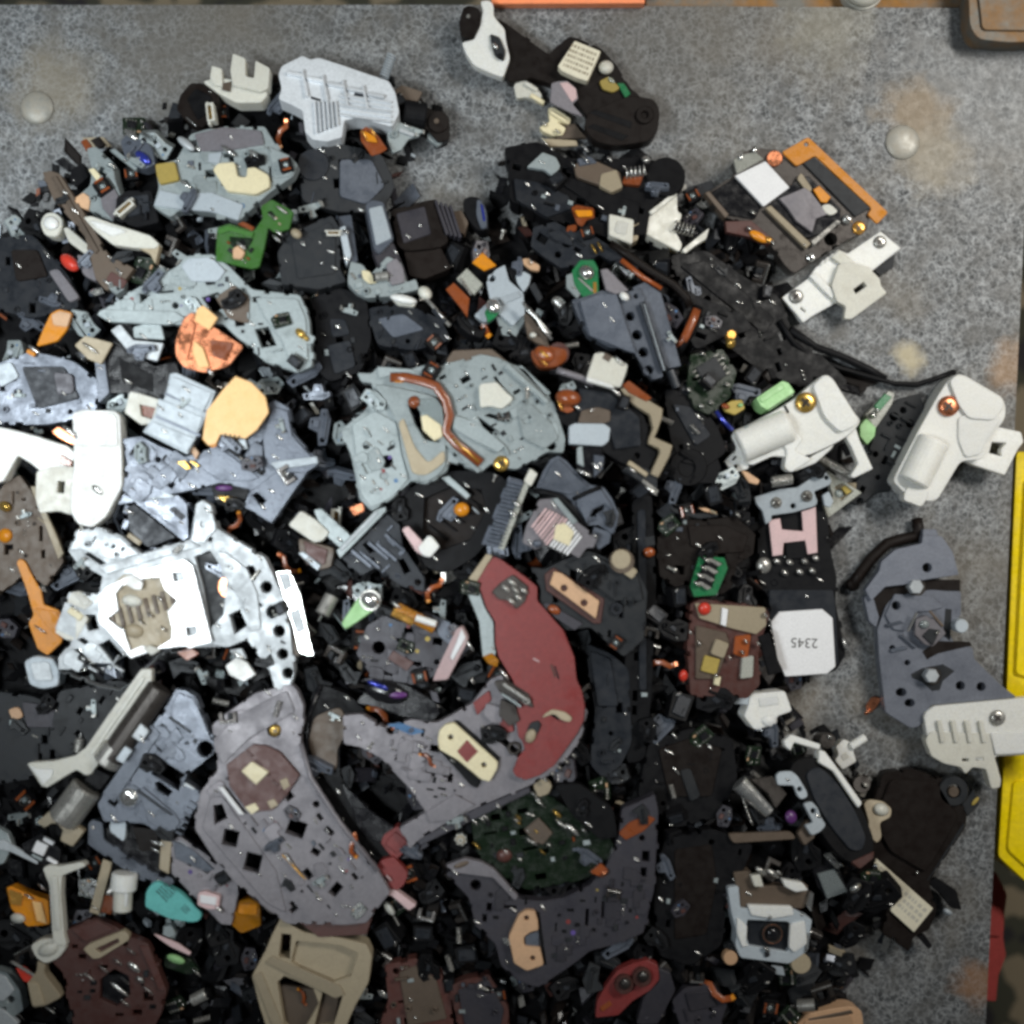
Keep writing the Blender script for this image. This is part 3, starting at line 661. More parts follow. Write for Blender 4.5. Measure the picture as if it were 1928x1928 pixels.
# --- grey mechanism plate
t = T('mechanism_plate', 'slate grey cast mechanism plate with two hex screws on the bare table', 'mechanism plate', 'J', 800, 1150, 8, 'the slate mechanism plate', on=0)
t.p('plate', [(640, 800), (900, 760), (1150, 800), (1310, 800), (1310, 1040), (1180, 1180), (1240, 1310), (1430, 1360), (1440, 1470), (1740, 1760), (1860, 1850), (1000, 1928), (930, 2110), (860, 2150), (800, 2150), (560, 2000), (500, 1480), (480, 1180), (560, 960)], 0, 6, 'slate_pale', r=30,
    holes=[circle(665, 945, 40), circle(778, 1508, 28), circle(716, 1800, 52, 16, 42), circle(800, 1905, 50, 16, 40), circle(1300, 1735, 44), circle(1505, 1745, 44), circle(630, 1365, 30)])
t.p('upper_wing', [(360, 790), (500, 600), (520, 510), (660, 390), (920, 330), (930, 250), (1120, 260), (1230, 420), (1290, 640), (960, 690), (740, 740), (560, 760), (420, 900)], 2.5, 4, 'slate_pale', r=18, holes=[circle(972, 570, 46)])
t.p('wing_step', [(930, 190), (1060, 190), (1110, 300), (930, 320)], 0, 4, 'slate_pale', r=10); t.p('side_lip', [(350, 870), (420, 790), (500, 1060), (470, 1160), (400, 1100)], 1.0, 5, 'slate_pale', r=14)
t.p('raised_pad', [(650, 830), (1020, 850), (1140, 960), (1000, 1000), (860, 1010), (760, 1200), (640, 1180), (560, 1040)], 1.0, 2, 'slate_pale', r=20, holes=[circle(665, 945, 44)])
t.p('hex_recess', [(810, 1620), (920, 1560), (1130, 1520), (1250, 1590), (1130, 1690), (1100, 1780), (1020, 1790), (920, 1700), (820, 1660)], 0.12, 0.3, 'grey')
for u, v, r_ in ((868, 760, 76), (1024, 1640, 72)):
    o = t.p('hex_screw', circle(u, v, r_, 6), 4.8, 5, 'zinc_white', foot=False, ch=0.5); t.d('screw_washer', u, v, r_ * 1.25, 0.9, 1, 'dark_steel', n=18)
t.d('roller', 1316, 1146, 70, 5, 7, 'steel_grey', n=22, ch=0.5)
t.p('lens_block', [(860, 1080), (960, 1040), (1010, 1080), (1060, 1060), (1160, 1220), (1030, 1350), (950, 1330), (850, 1230)], 3.0, 4, 'lavender', r=14); t.dm('lens', 945, 1130, 52, 44, 0, 3.0, 1.4, 'glass'); t.p('lens_step', [(930, 1240), (1000, 1170), (1100, 1190), (1030, 1340)], 3.8, 2, 'grey', r=8); t.dm('gleam_tab', 1070, 1215, 26, 14, -40, 3.8, 1, 'solder')
t.p('leaf_spring', [(862, 1010), (884, 1022), (796, 1204), (776, 1194)], 4.2, 0.4, 'chrome'); t.p('leaf_spring', [(985, 1000), (1010, 992), (1140, 1140), (1120, 1160)], 3.6, 0.5, 'rust_brown')
for a_, b_, c_ in ((560, 1130, 1.2), (600, 1380, 1.0)): t.p('rib', [(a_, b_), (a_ + 150, b_ - 40), (a_ + 190, b_ - 10), (a_ + 30, b_ + 30)], c_, 2, 'slate', r=10)
t.p('rib', [(700, 1240), (730, 1235), (880, 1350), (850, 1370)], 1.2, 2, 'slate'); t.p('gap_shade', [(1150, 970), (1220, 980), (1200, 1300), (1130, 1240)], 0.12, 0.3, 'grey'); t.p('gap_shade', [(920, 1400), (1060, 1290), (1390, 1300), (1420, 1340), (1080, 1420), (970, 1480)], 0.12, 0.3, 'black_brown')  # thin dark plates coloured as the shade in the gaps
t.p('under_band', [(410, 900), (540, 770), (800, 690), (1300, 690), (1300, 800), (1000, 790), (650, 850), (550, 960), (480, 1120)], 0.2, 2, 'black_brown')
t = T('black_wire', 'thick black rubber lead curling round the corner of the slate mechanism plate', 'wire', 'J', 560, 430, 3, 'the thick black lead', on=0)
t.t('lead', [(230, 740, 0), (300, 640, 0), (430, 470, 0), (580, 330, 0), (740, 285, 0), (860, 265, 0), (885, 180, 0), (870, 90, -1)], 58, 'black_brown', 10); t.dm('plug', 235, 735, 74, 70, 0, -1, 3, 'black_brown')
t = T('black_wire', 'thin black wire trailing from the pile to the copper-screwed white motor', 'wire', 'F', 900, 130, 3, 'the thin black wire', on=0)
t.t('lead', [(560, -110, 8), (640, 20, 6), (760, 110, 2), (900, 160, 0), (1060, 205, 0), (1200, 245, 0), (1330, 250, 0), (1440, 215, 0), (1530, 180, 0)], 15, 'black', 8); t.t('strand', [(620, -60, 7), (760, 40, 3), (900, 90, 0), (1060, 165, -0.5), (1150, 220, -0.5)], 22, 'black', 8); t.dm('ferrule', 1530, 182, 22, 18, 0, -1, 2, 'black')  # black tubes draw the wire and also its shadow
# --- ivory bracket at the right edge
t = T('rail_bracket', 'ivory ribbed rail bracket with one screw overhanging the yellow case', 'bracket', 'I', 1640, 300, 9, 'the ivory ribbed bracket', on=1)
t.p('plate', [(1368, 205), (1380, 180), (1425, 148), (2100, 86), (2100, 412), (1770, 428), (1752, 470), (1600, 430), (1545, 440), (1400, 405)], 0, 5, 'white', r=16)
t.p('ribbed_skirt', [(1376, 340), (1400, 290), (1740, 300), (1760, 420), (1800, 560), (1795, 604), (1745, 612), (1715, 500), (1640, 490), (1600, 530), (1575, 490), (1480, 470), (1410, 430)], 0.5, 6, 'ivory', r=14, holes=[rect(1600, 450, 36, 16), rect(1680, 445, 40, 16)])
for k in range(4): t.p('rib', [(1440 + k * 78, 230), (1462 + k * 78, 228), (1486 + k * 78, 350), (1462 + k * 78, 354)], 1.4, 3, 'ivory', r=4)
t.p('step', [(1740, 300), (2100, 280), (2100, 405), (1770, 420)], 1.0, 1.6, 'white', r=8); t.sc(1782, 214, 44, 1.6, 'steel')
# --- black tablet module with a cream label
t = T('drive_module', 'flat black module with a long cream printed label at the table side of the pile', 'module', 'I', 1320, 980, 6, 'the black labelled module', on=4)
t.p('case', [(1140, 520), (1300, 500), (1480, 560), (1610, 760), (1600, 830), (1395, 1135), (1440, 1290), (1400, 1400), (1310, 1440), (1285, 1525), (1130, 1420), (1170, 1260), (1070, 1000), (1050, 780)], 0, 6, 'black_brown', r=20)
t.p('upper_cover', [(1180, 560), (1440, 570), (1560, 770), (1380, 1080), (1180, 960), (1090, 800)], 1.4, 2, 'black_brown', r=30)
t.p('label', [(1078, 1012), (1105, 1005), (1420, 1282), (1312, 1416), (1180, 1296), (1192, 1240), (1150, 1140)], 1.2, 1.4, 'paper_cream', r=8)
t.rows('print', 1270, 1250, 290, 110, 41, 3, 1.25, 'ink_faint', 4); t.rows('print', 1160, 1100, 120, 50, 41, 2, 1.25, 'ink_faint', 6)
t.d('ring_mount', 1535, 625, 82, 1.4, 4, 'grey', n=24, hole=40); t.d('ring_core', 1535, 628, 30, 1.2, 2, 'rust_brown'); t.p('ear', [(1580, 700), (1650, 610), (1680, 700), (1610, 770)], -1, 3, 'grey', r=10); t.dm('yellow_paint', 1655, 680, 30, 12, -50, -0.8, 0.4, 'ink_yellow')
t.p('pin_arm', [(1380, 1135), (1440, 1110), (1550, 1180), (1580, 1290), (1520, 1280), (1460, 1200)], -2, 3, 'black', r=8); t.p('pin_arm', [(1330, 1440), (1370, 1425), (1415, 1490), (1395, 1510)], -2, 3, 'black', r=6)
t.p('seam', [(1385, 1125), (1400, 1115), (1600, 820), (1590, 800)], 0.3, 1, 'grey'); t.dm('stud', 1330, 1080, 9, 9, 0, 1.2, 0.8, 'chrome'); t.dm('stud', 1500, 1300, 30, 18, 30, -4, 1.6, 'steel_grey')
# --- dark motor capsule with the white edge
t = T('spindle_motor', 'dark oval spindle motor edged with white strips and two pale hooked plates', 'spindle motor', 'I', 800, 720, 15, 'the dark oval motor')
t.p('can', [(620, 470), (700, 430), (790, 440), (900, 530), (1020, 715), (1092, 890), (1085, 985), (985, 1045), (880, 980), (790, 860), (700, 680), (610, 560)], 0, 14, 'black', r=60, ch=0.8)
t.p('can_top', [(700, 520), (780, 480), (880, 570), (990, 740), (1050, 890), (1020, 960), (960, 960), (850, 830), (760, 690)], 1.0, 2, 'slate_dark', r=60, ch=0.5)
t.p('white_edge', [(584, 342), (625, 306), (790, 362), (782, 392), (640, 350), (622, 396), (592, 372)], 2.2, 3, 'white', r=6); t.p('white_edge', [(782, 392), (812, 400), (902, 520), (1022, 690), (1002, 718), (862, 512), (778, 462)], 1.8, 5, 'white', r=10)
t.p('hooked_plate', [(540, 535), (560, 515), (625, 510), (662, 540), (712, 625), (718, 655), (682, 672), (660, 650), (640, 592), (548, 590)], 2.4, 1.6, 'steel_grey', r=14, holes=[circle(672, 612, 14)])
t.p('hooked_plate', [(692, 692), (740, 680), (775, 720), (790, 765), (820, 815), (790, 850), (740, 874), (700, 812), (748, 800)], 2.4, 1.6, 'steel_grey', r=14, holes=[circle(748, 734, 15)])
t.br('chrome_roller', (330, 575), (500, 745), 52, 0.5, 'chrome', 18, 34); t.p('roller_frame', [(400, 560), (520, 540), (600, 640), (540, 720), (500, 640)], 1.5, 4, 'dark_steel')
for k in range(7): t.dm('tooth', 345 + k * 9, 640 + k * 26, 24, 6, 60, -0.5, 1.2, 'solder')
t.dm('purple_lens', 622, 768, 34, 40, -20, 0, 1.5, 'purple'); t.p('end_cap', [(960, 1020), (1090, 960), (1085, 1000), (1010, 1060)], 0.5, 4, 'brown', r=10); t.dm('tip', 985, 1165, 38, 24, -40, -3, 4, 'chrome')
t.p('skirt', [(760, 880), (700, 930), (660, 860), (720, 780)], 0, 3, 'rust_brown', r=10); t.d('top_post', 830, 340, 44, 1.5, 8, 'dark_steel'); t.dm('post_glint', 840, 320, 20, 8, 30, 1.5, 1, 'chrome')
t = T('lens_box', 'clear box-shaped lens holder with bright edges beside the dark oval motor', 'lens holder', 'I', 850, 1140, 6, 'the clear lens box')
t.p('box', [(730, 1010), (800, 960), (880, 970), (900, 1080), (945, 1180), (820, 1232), (770, 1160)], 0, 6, 'black_gloss', r=10); t.p('clear_cover', [(772, 1090), (868, 1062), (940, 1188), (826, 1228)], 1.2, 2, 'glass'); t.p('brass_edge', [(800, 980), (850, 970), (905, 1050), (880, 1060)], 1.0, 1.5, 'steel', r=6)
for u, v, g in ((855, 1015, 20), (905, 1035, 14), (745, 1045, 12)): t.dm('glint_edge', u, v, g * 1.4, g * 0.6, 40, 0.9, 1.0, 'chrome')
t = T('plug_clip', 'small white plastic plug clip behind the dark oval motor', 'clip', 'I', 950, 400, 7, 'the white plug clip')
t.p('body', [(876, 375), (918, 332), (962, 352), (975, 410), (990, 458), (912, 504), (870, 452), (890, 420)], 0, 6, 'white', r=10); t.br('peg', (955, 375), (1038, 322), 24, 0.3, 'white', 14); t.b('recess', 925, 430, 40, 34, -30, 0.2, 0.5, 'ivory', r=6)
t = T('latch', 'pale grey moulded latch standing beside the black labelled module', 'latch', 'I', 1110, 770, 8, 'the pale moulded latch')
t.p('body', [(1030, 692), (1060, 668), (1140, 680), (1188, 722), (1182, 770), (1120, 800), (1132, 885), (1104, 918), (1050, 860), (1060, 800)], 0, 6, 'beige', r=18); t.dm('knuckle', 1128, 726, 46, 36, 20, 0, 2.2, 'ivory'); t.d('pin', 1020, 585, 50, -1, 6, 'dark_steel'); t.dm('pin_glint', 1040, 590, 24, 14, 35, -0.8, 1.4, 'steel')
t = T('connector_block', 'pair of stepped pale grey connector blocks at the pile edge', 'connector', 'I', 440, 130, 7, 'the pale stepped connector')
t.p('block', [(275, 30), (392, 10), (402, 110), (380, 140), (285, 135)], 0.5, 8, 'steel_grey', r=6); t.p('block', [(400, 80), (590, 62), (630, 176), (545, 205), (540, 250), (420, 282), (360, 205), (385, 150)], 1.5, 7, 'white', r=16); t.dm('bump', 500, 230, 46, 36, 0, 1.0, 1.5, 'white'); t.b('face', 500, 120, 110, 50, -8, 1.9, 0.6, 'white', r=8); t.p('riser', [(285, 20), (380, 8), (390, 30), (290, 45)], 1.5, 2, 'white', r=4)
t = T('copper_drop', 'small copper-coloured flex scrap lying on the table beside the slate mechanism plate', 'flex scrap', 'I', 1075, 140, 2.5, 'the copper flex scrap', on=0)
t.p('strip', [(1040, 150), (1080, 92), (1130, 105), (1100, 160), (1060, 190)], 0, 1, 'copper', r=14); t.dm('curl', 1050, 180, 22, 12, -40, 0, 1.5, 'copper')
# --- laser pickup bottom right with white frame
t = T('optical_pickup', 'pickup with a white moulded frame round a dark lens coil in the pile corner', 'optical pickup', 'I', 500, 1390, 12, 'the white-framed lens pickup')
t.p('frame', [(268, 1165), (330, 1155), (340, 1280), (640, 1285), (700, 1320), (742, 1345), (732, 1400), (716, 1520), (660, 1560), (610, 1592), (340, 1558), (312, 1490), (318, 1420), (288, 1300)], 0, 6, 'steel_grey', r=14, holes=[[(380, 1345), (600, 1355), (640, 1380), (620, 1500), (600, 1525), (390, 1490), (365, 1420)]])
t.p('well_floor', [(350, 1330), (660, 1340), (650, 1540), (350, 1520)], -2.2, 2, 'slate_dark'); t.d('coil', 520, 1425, 60, -0.6, 2.4, 'dark_steel', n=24, hole=42); t.dm('lens', 520, 1425, 40, 40, 0, -1.4, 1.6, 'black_gloss'); t.d('coil_rim', 520, 1425, 56, -0.5, 0.5, 'copper', n=24, hole=50)
t.p('white_pad', [(620, 1370), (700, 1350), (715, 1480), (640, 1530), (612, 1500)], 0.8, 1.6, 'white', r=12); t.p('white_pad', [(320, 1330), (378, 1380), (372, 1480), (390, 1490), (350, 1500), (320, 1420)], 0.8, 1.6, 'white', r=8); t.p('white_pad', [(380, 1262), (630, 1270), (640, 1320), (520, 1340), (400, 1320)], 0.8, 2, 'white', r=12)
t.p('bridge', [(300, 1080), (400, 1070), (420, 1160), (640, 1150), (720, 1150), (700, 1280), (640, 1280), (340, 1275)], -1.5, 5, 'rust_brown', r=10); t.p('bracket_tab', [(575, 1120), (690, 1140), (720, 1180), (650, 1190), (590, 1160)], 1.5, 3, 'white', r=8); t.p('bracket_tab', [(400, 1100), (450, 1090), (470, 1160), (420, 1160)], 1.2, 3, 'ivory', r=6)
t.p('mirror_clip', [(712, 1265), (732, 1190), (752, 1198), (738, 1300)], 0.6, 3, 'chrome'); t.p('mirror_clip', [(700, 1520), (716, 1420), (724, 1424), (712, 1525)], 0.8, 3, 'chrome')
for u, v, a_, b_ in ((455, 1070, 40, 16), (520, 1085, 44, 16), (485, 1510, 24, 10), (555, 1080, 20, 10)): t.dm('solder_bead', u, v, a_, b_, 35, 0.6, 1.6, 'solder')
t.d('copper_pad', 680, 1592, 56, -0.5, 3, 'beige', n=22); t.d('copper_pad', 285, 1560, 40, -0.8, 3, 'tan', n=18); t.d('locating_pin', 505, 1330, 14, 0.8, 2, 'grey'); t.d('locating_pin', 490, 1540, 16, 0.8, 2, 'grey')
t.p('foot', [(450, 1590), (580, 1610), (590, 1660), (480, 1640)], -2, 3, 'steel_grey', r=8)
t = T('scrap_block', 'rounded tan plastic block cut by the bottom of the picture near the table side', 'plastic block', 'I', 860, 1900, 8, 'the tan bottom block')
t.p('block', [(660, 1930), (690, 1880), (820, 1850), (960, 1828), (1020, 1850), (1035, 1990), (650, 1990)], 0, 7, 'tan', r=30); t.p('groove', [(720, 1900), (960, 1850), (975, 1870), (730, 1920)], 0.4, 1, 'rust_brown', r=5); t.p('upper_edge', [(700, 1915), (960, 1880), (980, 1960), (690, 1970)], 0.8, 2, 'tan', r=14)
# --- board with red led and yellow block
t = T('optical_pickup', 'beige-windowed pickup board with a red lens, a white chip and a yellow block', 'optical pickup', 'F', 250, 1660, 8, 'the red-lensed board')
t.p('chassis', [(60, 1480), (120, 1450), (480, 1500), (505, 1540), (470, 1640), (440, 1760), (450, 1930), (380, 2010), (60, 1990), (40, 1700)], 0, 7, 'brown', r=14)
t.p('beige_plate', [(85, 1475), (480, 1500), (485, 1600), (430, 1650), (300, 1620), (110, 1560)], 1.2, 1.5, 'beige', r=8); t.p('lower_plate', [(90, 1600), (260, 1640), (280, 1700), (210, 1900), (90, 1900)], 1.0, 1.5, 'rust_brown', r=8)
t.dm('red_lens', 138, 1506, 38, 38, 0, 1.4, 2.2, 'scarlet'); t.p('white_chip', [(238, 1500), (272, 1510), (260, 1606), (230, 1595)], 2.2, 1.4, 'paper'); t.b('yellow_block', 172, 1822, 90, 90, 15, 2.0, 3, 'ink_yellow', r=8); t.b('cream_block', 225, 1730, 80, 90, 20, 2.6, 3, 'beige', r=16)
t.p('chip', [(440, 1660), (500, 1640), (570, 1860), (500, 1880)], 0.6, 1.6, 'black'); t.p('copper_coil', [(310, 1660), (400, 1650), (380, 1790), (300, 1760)], 1.4, 2, 'rust_flex', r=12)
for u, v in ((370, 1690), (350, 1750), (480, 1540), (60, 1640), (110, 1700), (205, 1880), (280, 1780), (440, 1700)): t.dm('solder_bead', u, v, 18, 8, 50, 1.8, 1.3, 'solder')
t.p('steel_clip', [(350, 1780), (415, 1770), (410, 1890), (340, 1900)], 1.8, 2, 'clear_plastic', r=10)
t.p('small_chip', [(200, 1880), (232, 1890), (222, 1940), (190, 1930)], 2.0, 1.2, 'cream'); t.dm('red_bead', 20, 1880, 26, 34, 0, 0, 2, 'scarlet')
t = T('chip_board', 'small emerald board with bright soldered legs beside the numbered black pickup', 'circuit board', 'F', 150, 1320, 10, 'the emerald legged board')
t.p('board', [(60, 1380), (110, 1210), (250, 1220), (270, 1280), (205, 1430), (80, 1440)], 0, 1.6, 'emerald', r=6); t.p('chip', [(90, 1370), (140, 1240), (215, 1260), (180, 1390)], 1.0, 1.4, 'black')
for k in range(4):
    t.p('leg', [(120 - k * 18 + 26, 1226 + k * 44), (150 - k * 18 + 26, 1222 + k * 44), (240 - k * 20, 1256 + k * 44), (215 - k * 20, 1270 + k * 44)], 1.6, 0.8, 'steel', r=5); t.dm('solder_bead', 150 - k * 18, 1234 + k * 44, 26, 9, 40, 1.2, 1.2, 'solder')
t = T('chip_board', 'olive circuit board carrying a square legged chip, behind the brass-screwed motor', 'circuit board', 'F', 180, 210, 12, 'the olive chip board')
t.p('board', [(40, 250), (60, 80), (240, 50), (320, 180), (280, 320), (160, 420), (80, 380)], 0, 1.6, 'green_dark', r=10); t.p('chip', [(90, 155), (200, 90), (265, 195), (160, 270)], 1.4, 1.6, 'grey')
for k in range(5):
    t.b('leg', 85 + k * 17, 175 + k * 24, 30, 9, -30, 0.9, 0.7, 'steel'); t.b('leg', 205 + k * 16, 85 + k * 25, 30, 9, -30, 0.9, 0.7, 'steel')
for u, v in ((130, 78), (250, 150), (265, 250), (50, 280), (120, 370), (175, 350), (240, 100)): t.dm('solder_bead', u, v, 20, 11, 35, 0, 1.6, 'solder')
t.dm('yellow_capacitor', 285, 15, 30, 36, 0, 0, 3, 'brass'); t.d('capacitor', 290, -30, 26, 1.5, 3, 'foil_orange')
t = T('flex_scrap', 'scrap of yellow-green board with an orange blob above the brass-screwed motor foot', 'board scrap', 'F', 310, 370, 9, 'the yellow-green scrap')
t.p('scrap', [(240, 370), (290, 340), (350, 335), (365, 385), (310, 420), (255, 400)], 0, 1.5, 'ink_yellow', r=10); t.dm('blob', 255, 372, 26, 16, 20, 0.2, 1.5, 'rust_flex'); t.dm('bead', 340, 365, 16, 12, 0, 0.2, 1.2, 'mint')
t = T('blue_wire', 'short blue insulated wire end by the brass-screwed white motor', 'wire', 'F', 245, 450, 8, 'the blue wire')
t.t('insulation', [(200, 395, 0), (240, 450, 0.5), (295, 505, 0)], 13, 'lens_blue'); t.dm('bare_end', 200, 395, 10, 10, 0, -0.4, 1, 'copper')
# ================================================================ top and middle
t = T('loader_unit', 'black loading arm with a white motor bracket and a cream printed block', 'loading arm', 'B', 1100, 380, 7, 'the black loading arm', on=0)
t.p('arm', [(880, 100), (945, 132), (1110, 255), (1190, 310), (1205, 285), (1300, 205), (1345, 215), (1480, 272), (1570, 370), (1650, 500), (1700, 540), (1740, 640), (1600, 720), (1400, 660), (1330, 560), (1180, 470), (1090, 440), (960, 470), (925, 410), (900, 250)], 0, 6, 'black_brown', r=16)
t.p('motor_bracket', [(795, 5), (850, 0), (872, 30), (872, 92), (935, 165), (942, 235), (965, 330), (925, 440), (850, 412), (762, 372), (718, 310), (690, 240), (765, 222), (770, 190), (795, 130), (812, 60)], 3, 6, 'white', r=18)
t.p('motor_cap', [(700, 42), (735, 28), (795, 50), (802, 130), (760, 218), (690, 212), (674, 130)], 4, 8, 'black_brown', r=24); t.d('cap_pin', 728, 90, 12, 4.3, 1, 'steel')
t.p('grey_insert', [(850, 190), (905, 210), (940, 290), (930, 345), (880, 320), (860, 260)], 4.2, 2, 'grey', r=14); t.dm('insert_glint', 882, 262, 26, 14, 50, 4.2, 1.4, 'chrome'); t.d('insert_hole', 908, 318, 18, 4.4, 0.5, 'black')
t.p('printed_block', [(1332, 230), (1480, 290), (1404, 460), (1340, 440), (1255, 400), (1236, 375)], 5, 7, 'paper_cream', r=8)
t.rows('print', 1365, 340, 160, 150, 22, 5, 5.06, 'beige', 5)
t.dm('white_cap', 1510, 382, 44, 42, 0, 0, 3, 'ivory'); t.p('yellow_lens', [(1470, 460), (1530, 430), (1590, 500), (1550, 525), (1490, 505)], 1.5, 2, 'ink_yellow', r=14); t.dm('lens_glint', 1540, 455, 26, 12, 40, 1.4, 1, 'glass'); t.p('green_patch', [(1570, 470), (1610, 470), (1650, 530), (1620, 555)], 1.2, 1.5, 'emerald', r=8)
t.p('red_sticker', [(1200, 470), (1240, 460), (1290, 458), (1340, 500), (1352, 560), (1320, 590), (1382, 664), (1310, 640), (1190, 580)], 2.0, 1, 'lavender', r=10); t.p('red_corner', [(1245, 470), (1290, 464), (1338, 502), (1346, 555), (1315, 580)], 2.3, 0.6, 'pink', r=8)
t.p('drum', [(1400, 640), (1500, 600), (1640, 540), (1780, 560), (1815, 620), (1805, 740), (1760, 800), (1560, 830), (1440, 800), (1385, 730)], 3, 9, 'black_brown', r=60)
t.p('drum_slot', [(1410, 640), (1450, 620), (1660, 690), (1650, 730)], 3.15, 0.5, 'black'); t.p('drum_slot', [(1400, 720), (1440, 700), (1640, 770), (1600, 800)], 3.15, 0.5, 'black'); t.d('drum_boss', 1730, 650, 50, 4.2, 3, 'black_brown', hole=20)
t = T('plug', 'ivory two-pronged plug beside the black loading arm', 'plug', 'B', 1060, 500, 5, 'the ivory pronged plug', on=0)
t.p('body', [(985, 480), (1030, 445), (1100, 480), (1150, 540), (1130, 580), (1060, 550), (1000, 560)], 0, 4, 'ivory', r=18); t.b('prong', 1120, 560, 90, 24, 30, 0.8, 3, 'cream', r=5); t.b('prong', 1085, 490, 80, 22, 30, 1.2, 3, 'ivory', r=5)
t = T('plug', 'pale yellow double connector plug lying under the black loading arm', 'plug', 'B', 1230, 690, 5, 'the pale yellow plug', on=0)
t.p('body', [(1180, 612), (1210, 606), (1312, 672), (1300, 705), (1230, 690), (1282, 725), (1265, 765), (1210, 770), (1150, 745), (1130, 720), (1190, 690)], 0, 5, 'cream', r=10); t.b('rib', 1240, 660, 110, 18, 33, 1.0, 3, 'cream', r=4); t.dm('glint_pin', 1160, 700, 26, 8, 40, 0.4, 1.2, 'solder'); t.dm('glint_pin', 1235, 745, 22, 7, 40, 0.8, 1.2, 'solder'); t.p('dark_base', [(1140, 740), (1330, 700), (1400, 780), (1240, 790)], -2, 3, 'rust_brown')
t = T('metal_strip', 'flat pale metal strip with bright ends between the loading arm and the pile', 'metal strip', 'B', 1260, 805, 6, 'the flat metal strip')
t.p('strip', [(1140, 790), (1180, 785), (1340, 795), (1350, 825), (1195, 832)], 0, 1, 'beige', r=4); t.dm('bent_end', 1160, 805, 34, 12, 50, 0, 1.5, 'chrome'); t.dm('bent_end', 1390, 840, 34, 8, 45, -0.4, 1.2, 'chrome')
# dark pickup group at the upper edge of the pile
t = T('chassis_block', 'broad black pickup chassis at the upper edge of the pile under the flat metal strip', 'chassis', 'B', 1330, 1060, 8, 'the broad black chassis')
t.p('base', [(930, 835), (1120, 800), (1330, 905), (1560, 900), (1700, 885), (1890, 940), (1935, 1040), (1760, 1190), (1740, 1330), (1500, 1340), (1210, 1250), (960, 1130), (965, 1000)], 0, 10, 'black', r=24)
t.p('pale_pad', [(1060, 945), (1150, 862), (1225, 890), (1250, 940), (1215, 1005), (1160, 960)], 2, 2, 'zinc', r=10); t.p('grey_bracket', [(1325, 930), (1450, 910), (1590, 975), (1602, 1060), (1535, 1090), (1480, 1050), (1340, 1000)], 2, 3, 'rust_brown', r=14); t.p('bracket_face', [(1480, 985), (1570, 960), (1605, 1060), (1540, 1090), (1470, 1050)], 2.6, 3, 'beige', r=12)
t.sp('coil', (1620, 985), (1740, 965), 30, 0.35, 5, 2.5, 'chrome'); t.p('teal_tab', [(1345, 900), (1420, 885), (1460, 920), (1360, 940)], 2.8, 2, 'slate', r=8)
t.dm('glint_bead', 1395, 905, 30, 7, 40, 3, 1, 'chrome'); t.dm('glint_bead', 1325, 935, 22, 6, 50, 2.2, 1, 'chrome'); t.dm('screw_end', 1735, 905, 28, 22, 40, 2, 3, 'chrome'); t.p('rusty_tab', [(1610, 1000), (1720, 1000), (1700, 1050), (1600, 1040)], 2, 2, 'rust_flex', r=8)
t.p('drum', circle(1850, 1000, 110, 22), 1.5, 4, 'black', foot=False); t.p('deck', [(985, 1010), (1120, 1030), (1300, 1110), (1320, 1180), (1180, 1230), (1000, 1130)], 1.4, 3, 'slate_dark', r=14)
t.p('deck', [(1180, 990), (1330, 1010), (1560, 1110), (1700, 1150), (1690, 1270), (1500, 1220), (1380, 1120)], 1.0, 3, 'black', r=14); t.deco([(1000, 1020), (1300, 1110), (1650, 1180), (1640, 1290), (1200, 1220)], 9, 15, 'black', 1.4, 'rbp', unit=0.9)
t = T('flex_scrap', 'crumpled orange flex scrap next to the small ivory square cap', 'flex scrap', 'B', 1375, 1210, 11, 'the crumpled orange flex')
t.p('flex', [(1310, 1175), (1340, 1160), (1440, 1178), (1446, 1235), (1400, 1245), (1375, 1285), (1345, 1270), (1325, 1215)], 0, 0.8, 'rust_flex', r=12); t.p('fold', [(1330, 1190), (1430, 1190), (1435, 1225), (1350, 1230)], 1.0, 0.8, 'orange', r=10, label='brighter folded-over end')
t.p('tail', [(1290, 1280), (1345, 1270), (1340, 1310), (1280, 1320)], -1, 1, 'rust_flex', r=8)
t = T('cast_plate', 'dark slate cast plate with two holes and gold contacts below the orange scrap', 'cast plate', 'N', 600, 870, 10, 'the dark holed plate')
t.p('plate', [(400, 760), (560, 720), (700, 800), (760, 770), (960, 900), (1060, 990), (960, 1010), (880, 960), (760, 1040), (600, 1060), (480, 980), (380, 900)], 0, 5, 'slate_dark', r=14, holes=[circle(645, 875, 34), circle(580, 960, 24)])
t.p('step', [(500, 800), (600, 780), (680, 850), (690, 900), (560, 860)], 0.9, 1.6, 'slate_dark', r=8); t.dm('gold_contact', 840, 920, 46, 9, 60, 0.4, 1.6, 'brass'); t.dm('gold_contact', 885, 905, 46, 9, 62, 0.4, 1.6, 'brass'); t.p('wing', [(730, 790), (800, 800), (1180, 1040), (1140, 1090), (900, 960)], -0.8, 3, 'slate_dark', r=10)
t.deco([(430, 780), (560, 740), (800, 850), (720, 1000), (520, 980)], 6, 9, 'slate_dark', 0, 'rbp', avoid=[circle(645, 875, 60), circle(580, 960, 50)], unit=0.9)
t = T('board_scrap', 'green circuit board corner held by a shiny domed screw above the slate stepped plate', 'circuit board', 'N', 780, 1120, 13, 'the green screwed board')
t.p('board', [(680, 1080), (740, 1000), (840, 1000), (872, 1060), (878, 1250), (760, 1270), (700, 1180)], 0, 1.6, 'emerald', r=12); t.dm('screw', 788, 1090, 62, 52, 40, 0, 2.6, 'chrome'); t.b('cross_slot', 800, 1095, 50, 12, 50, 2.65, 0.3, 'steel')
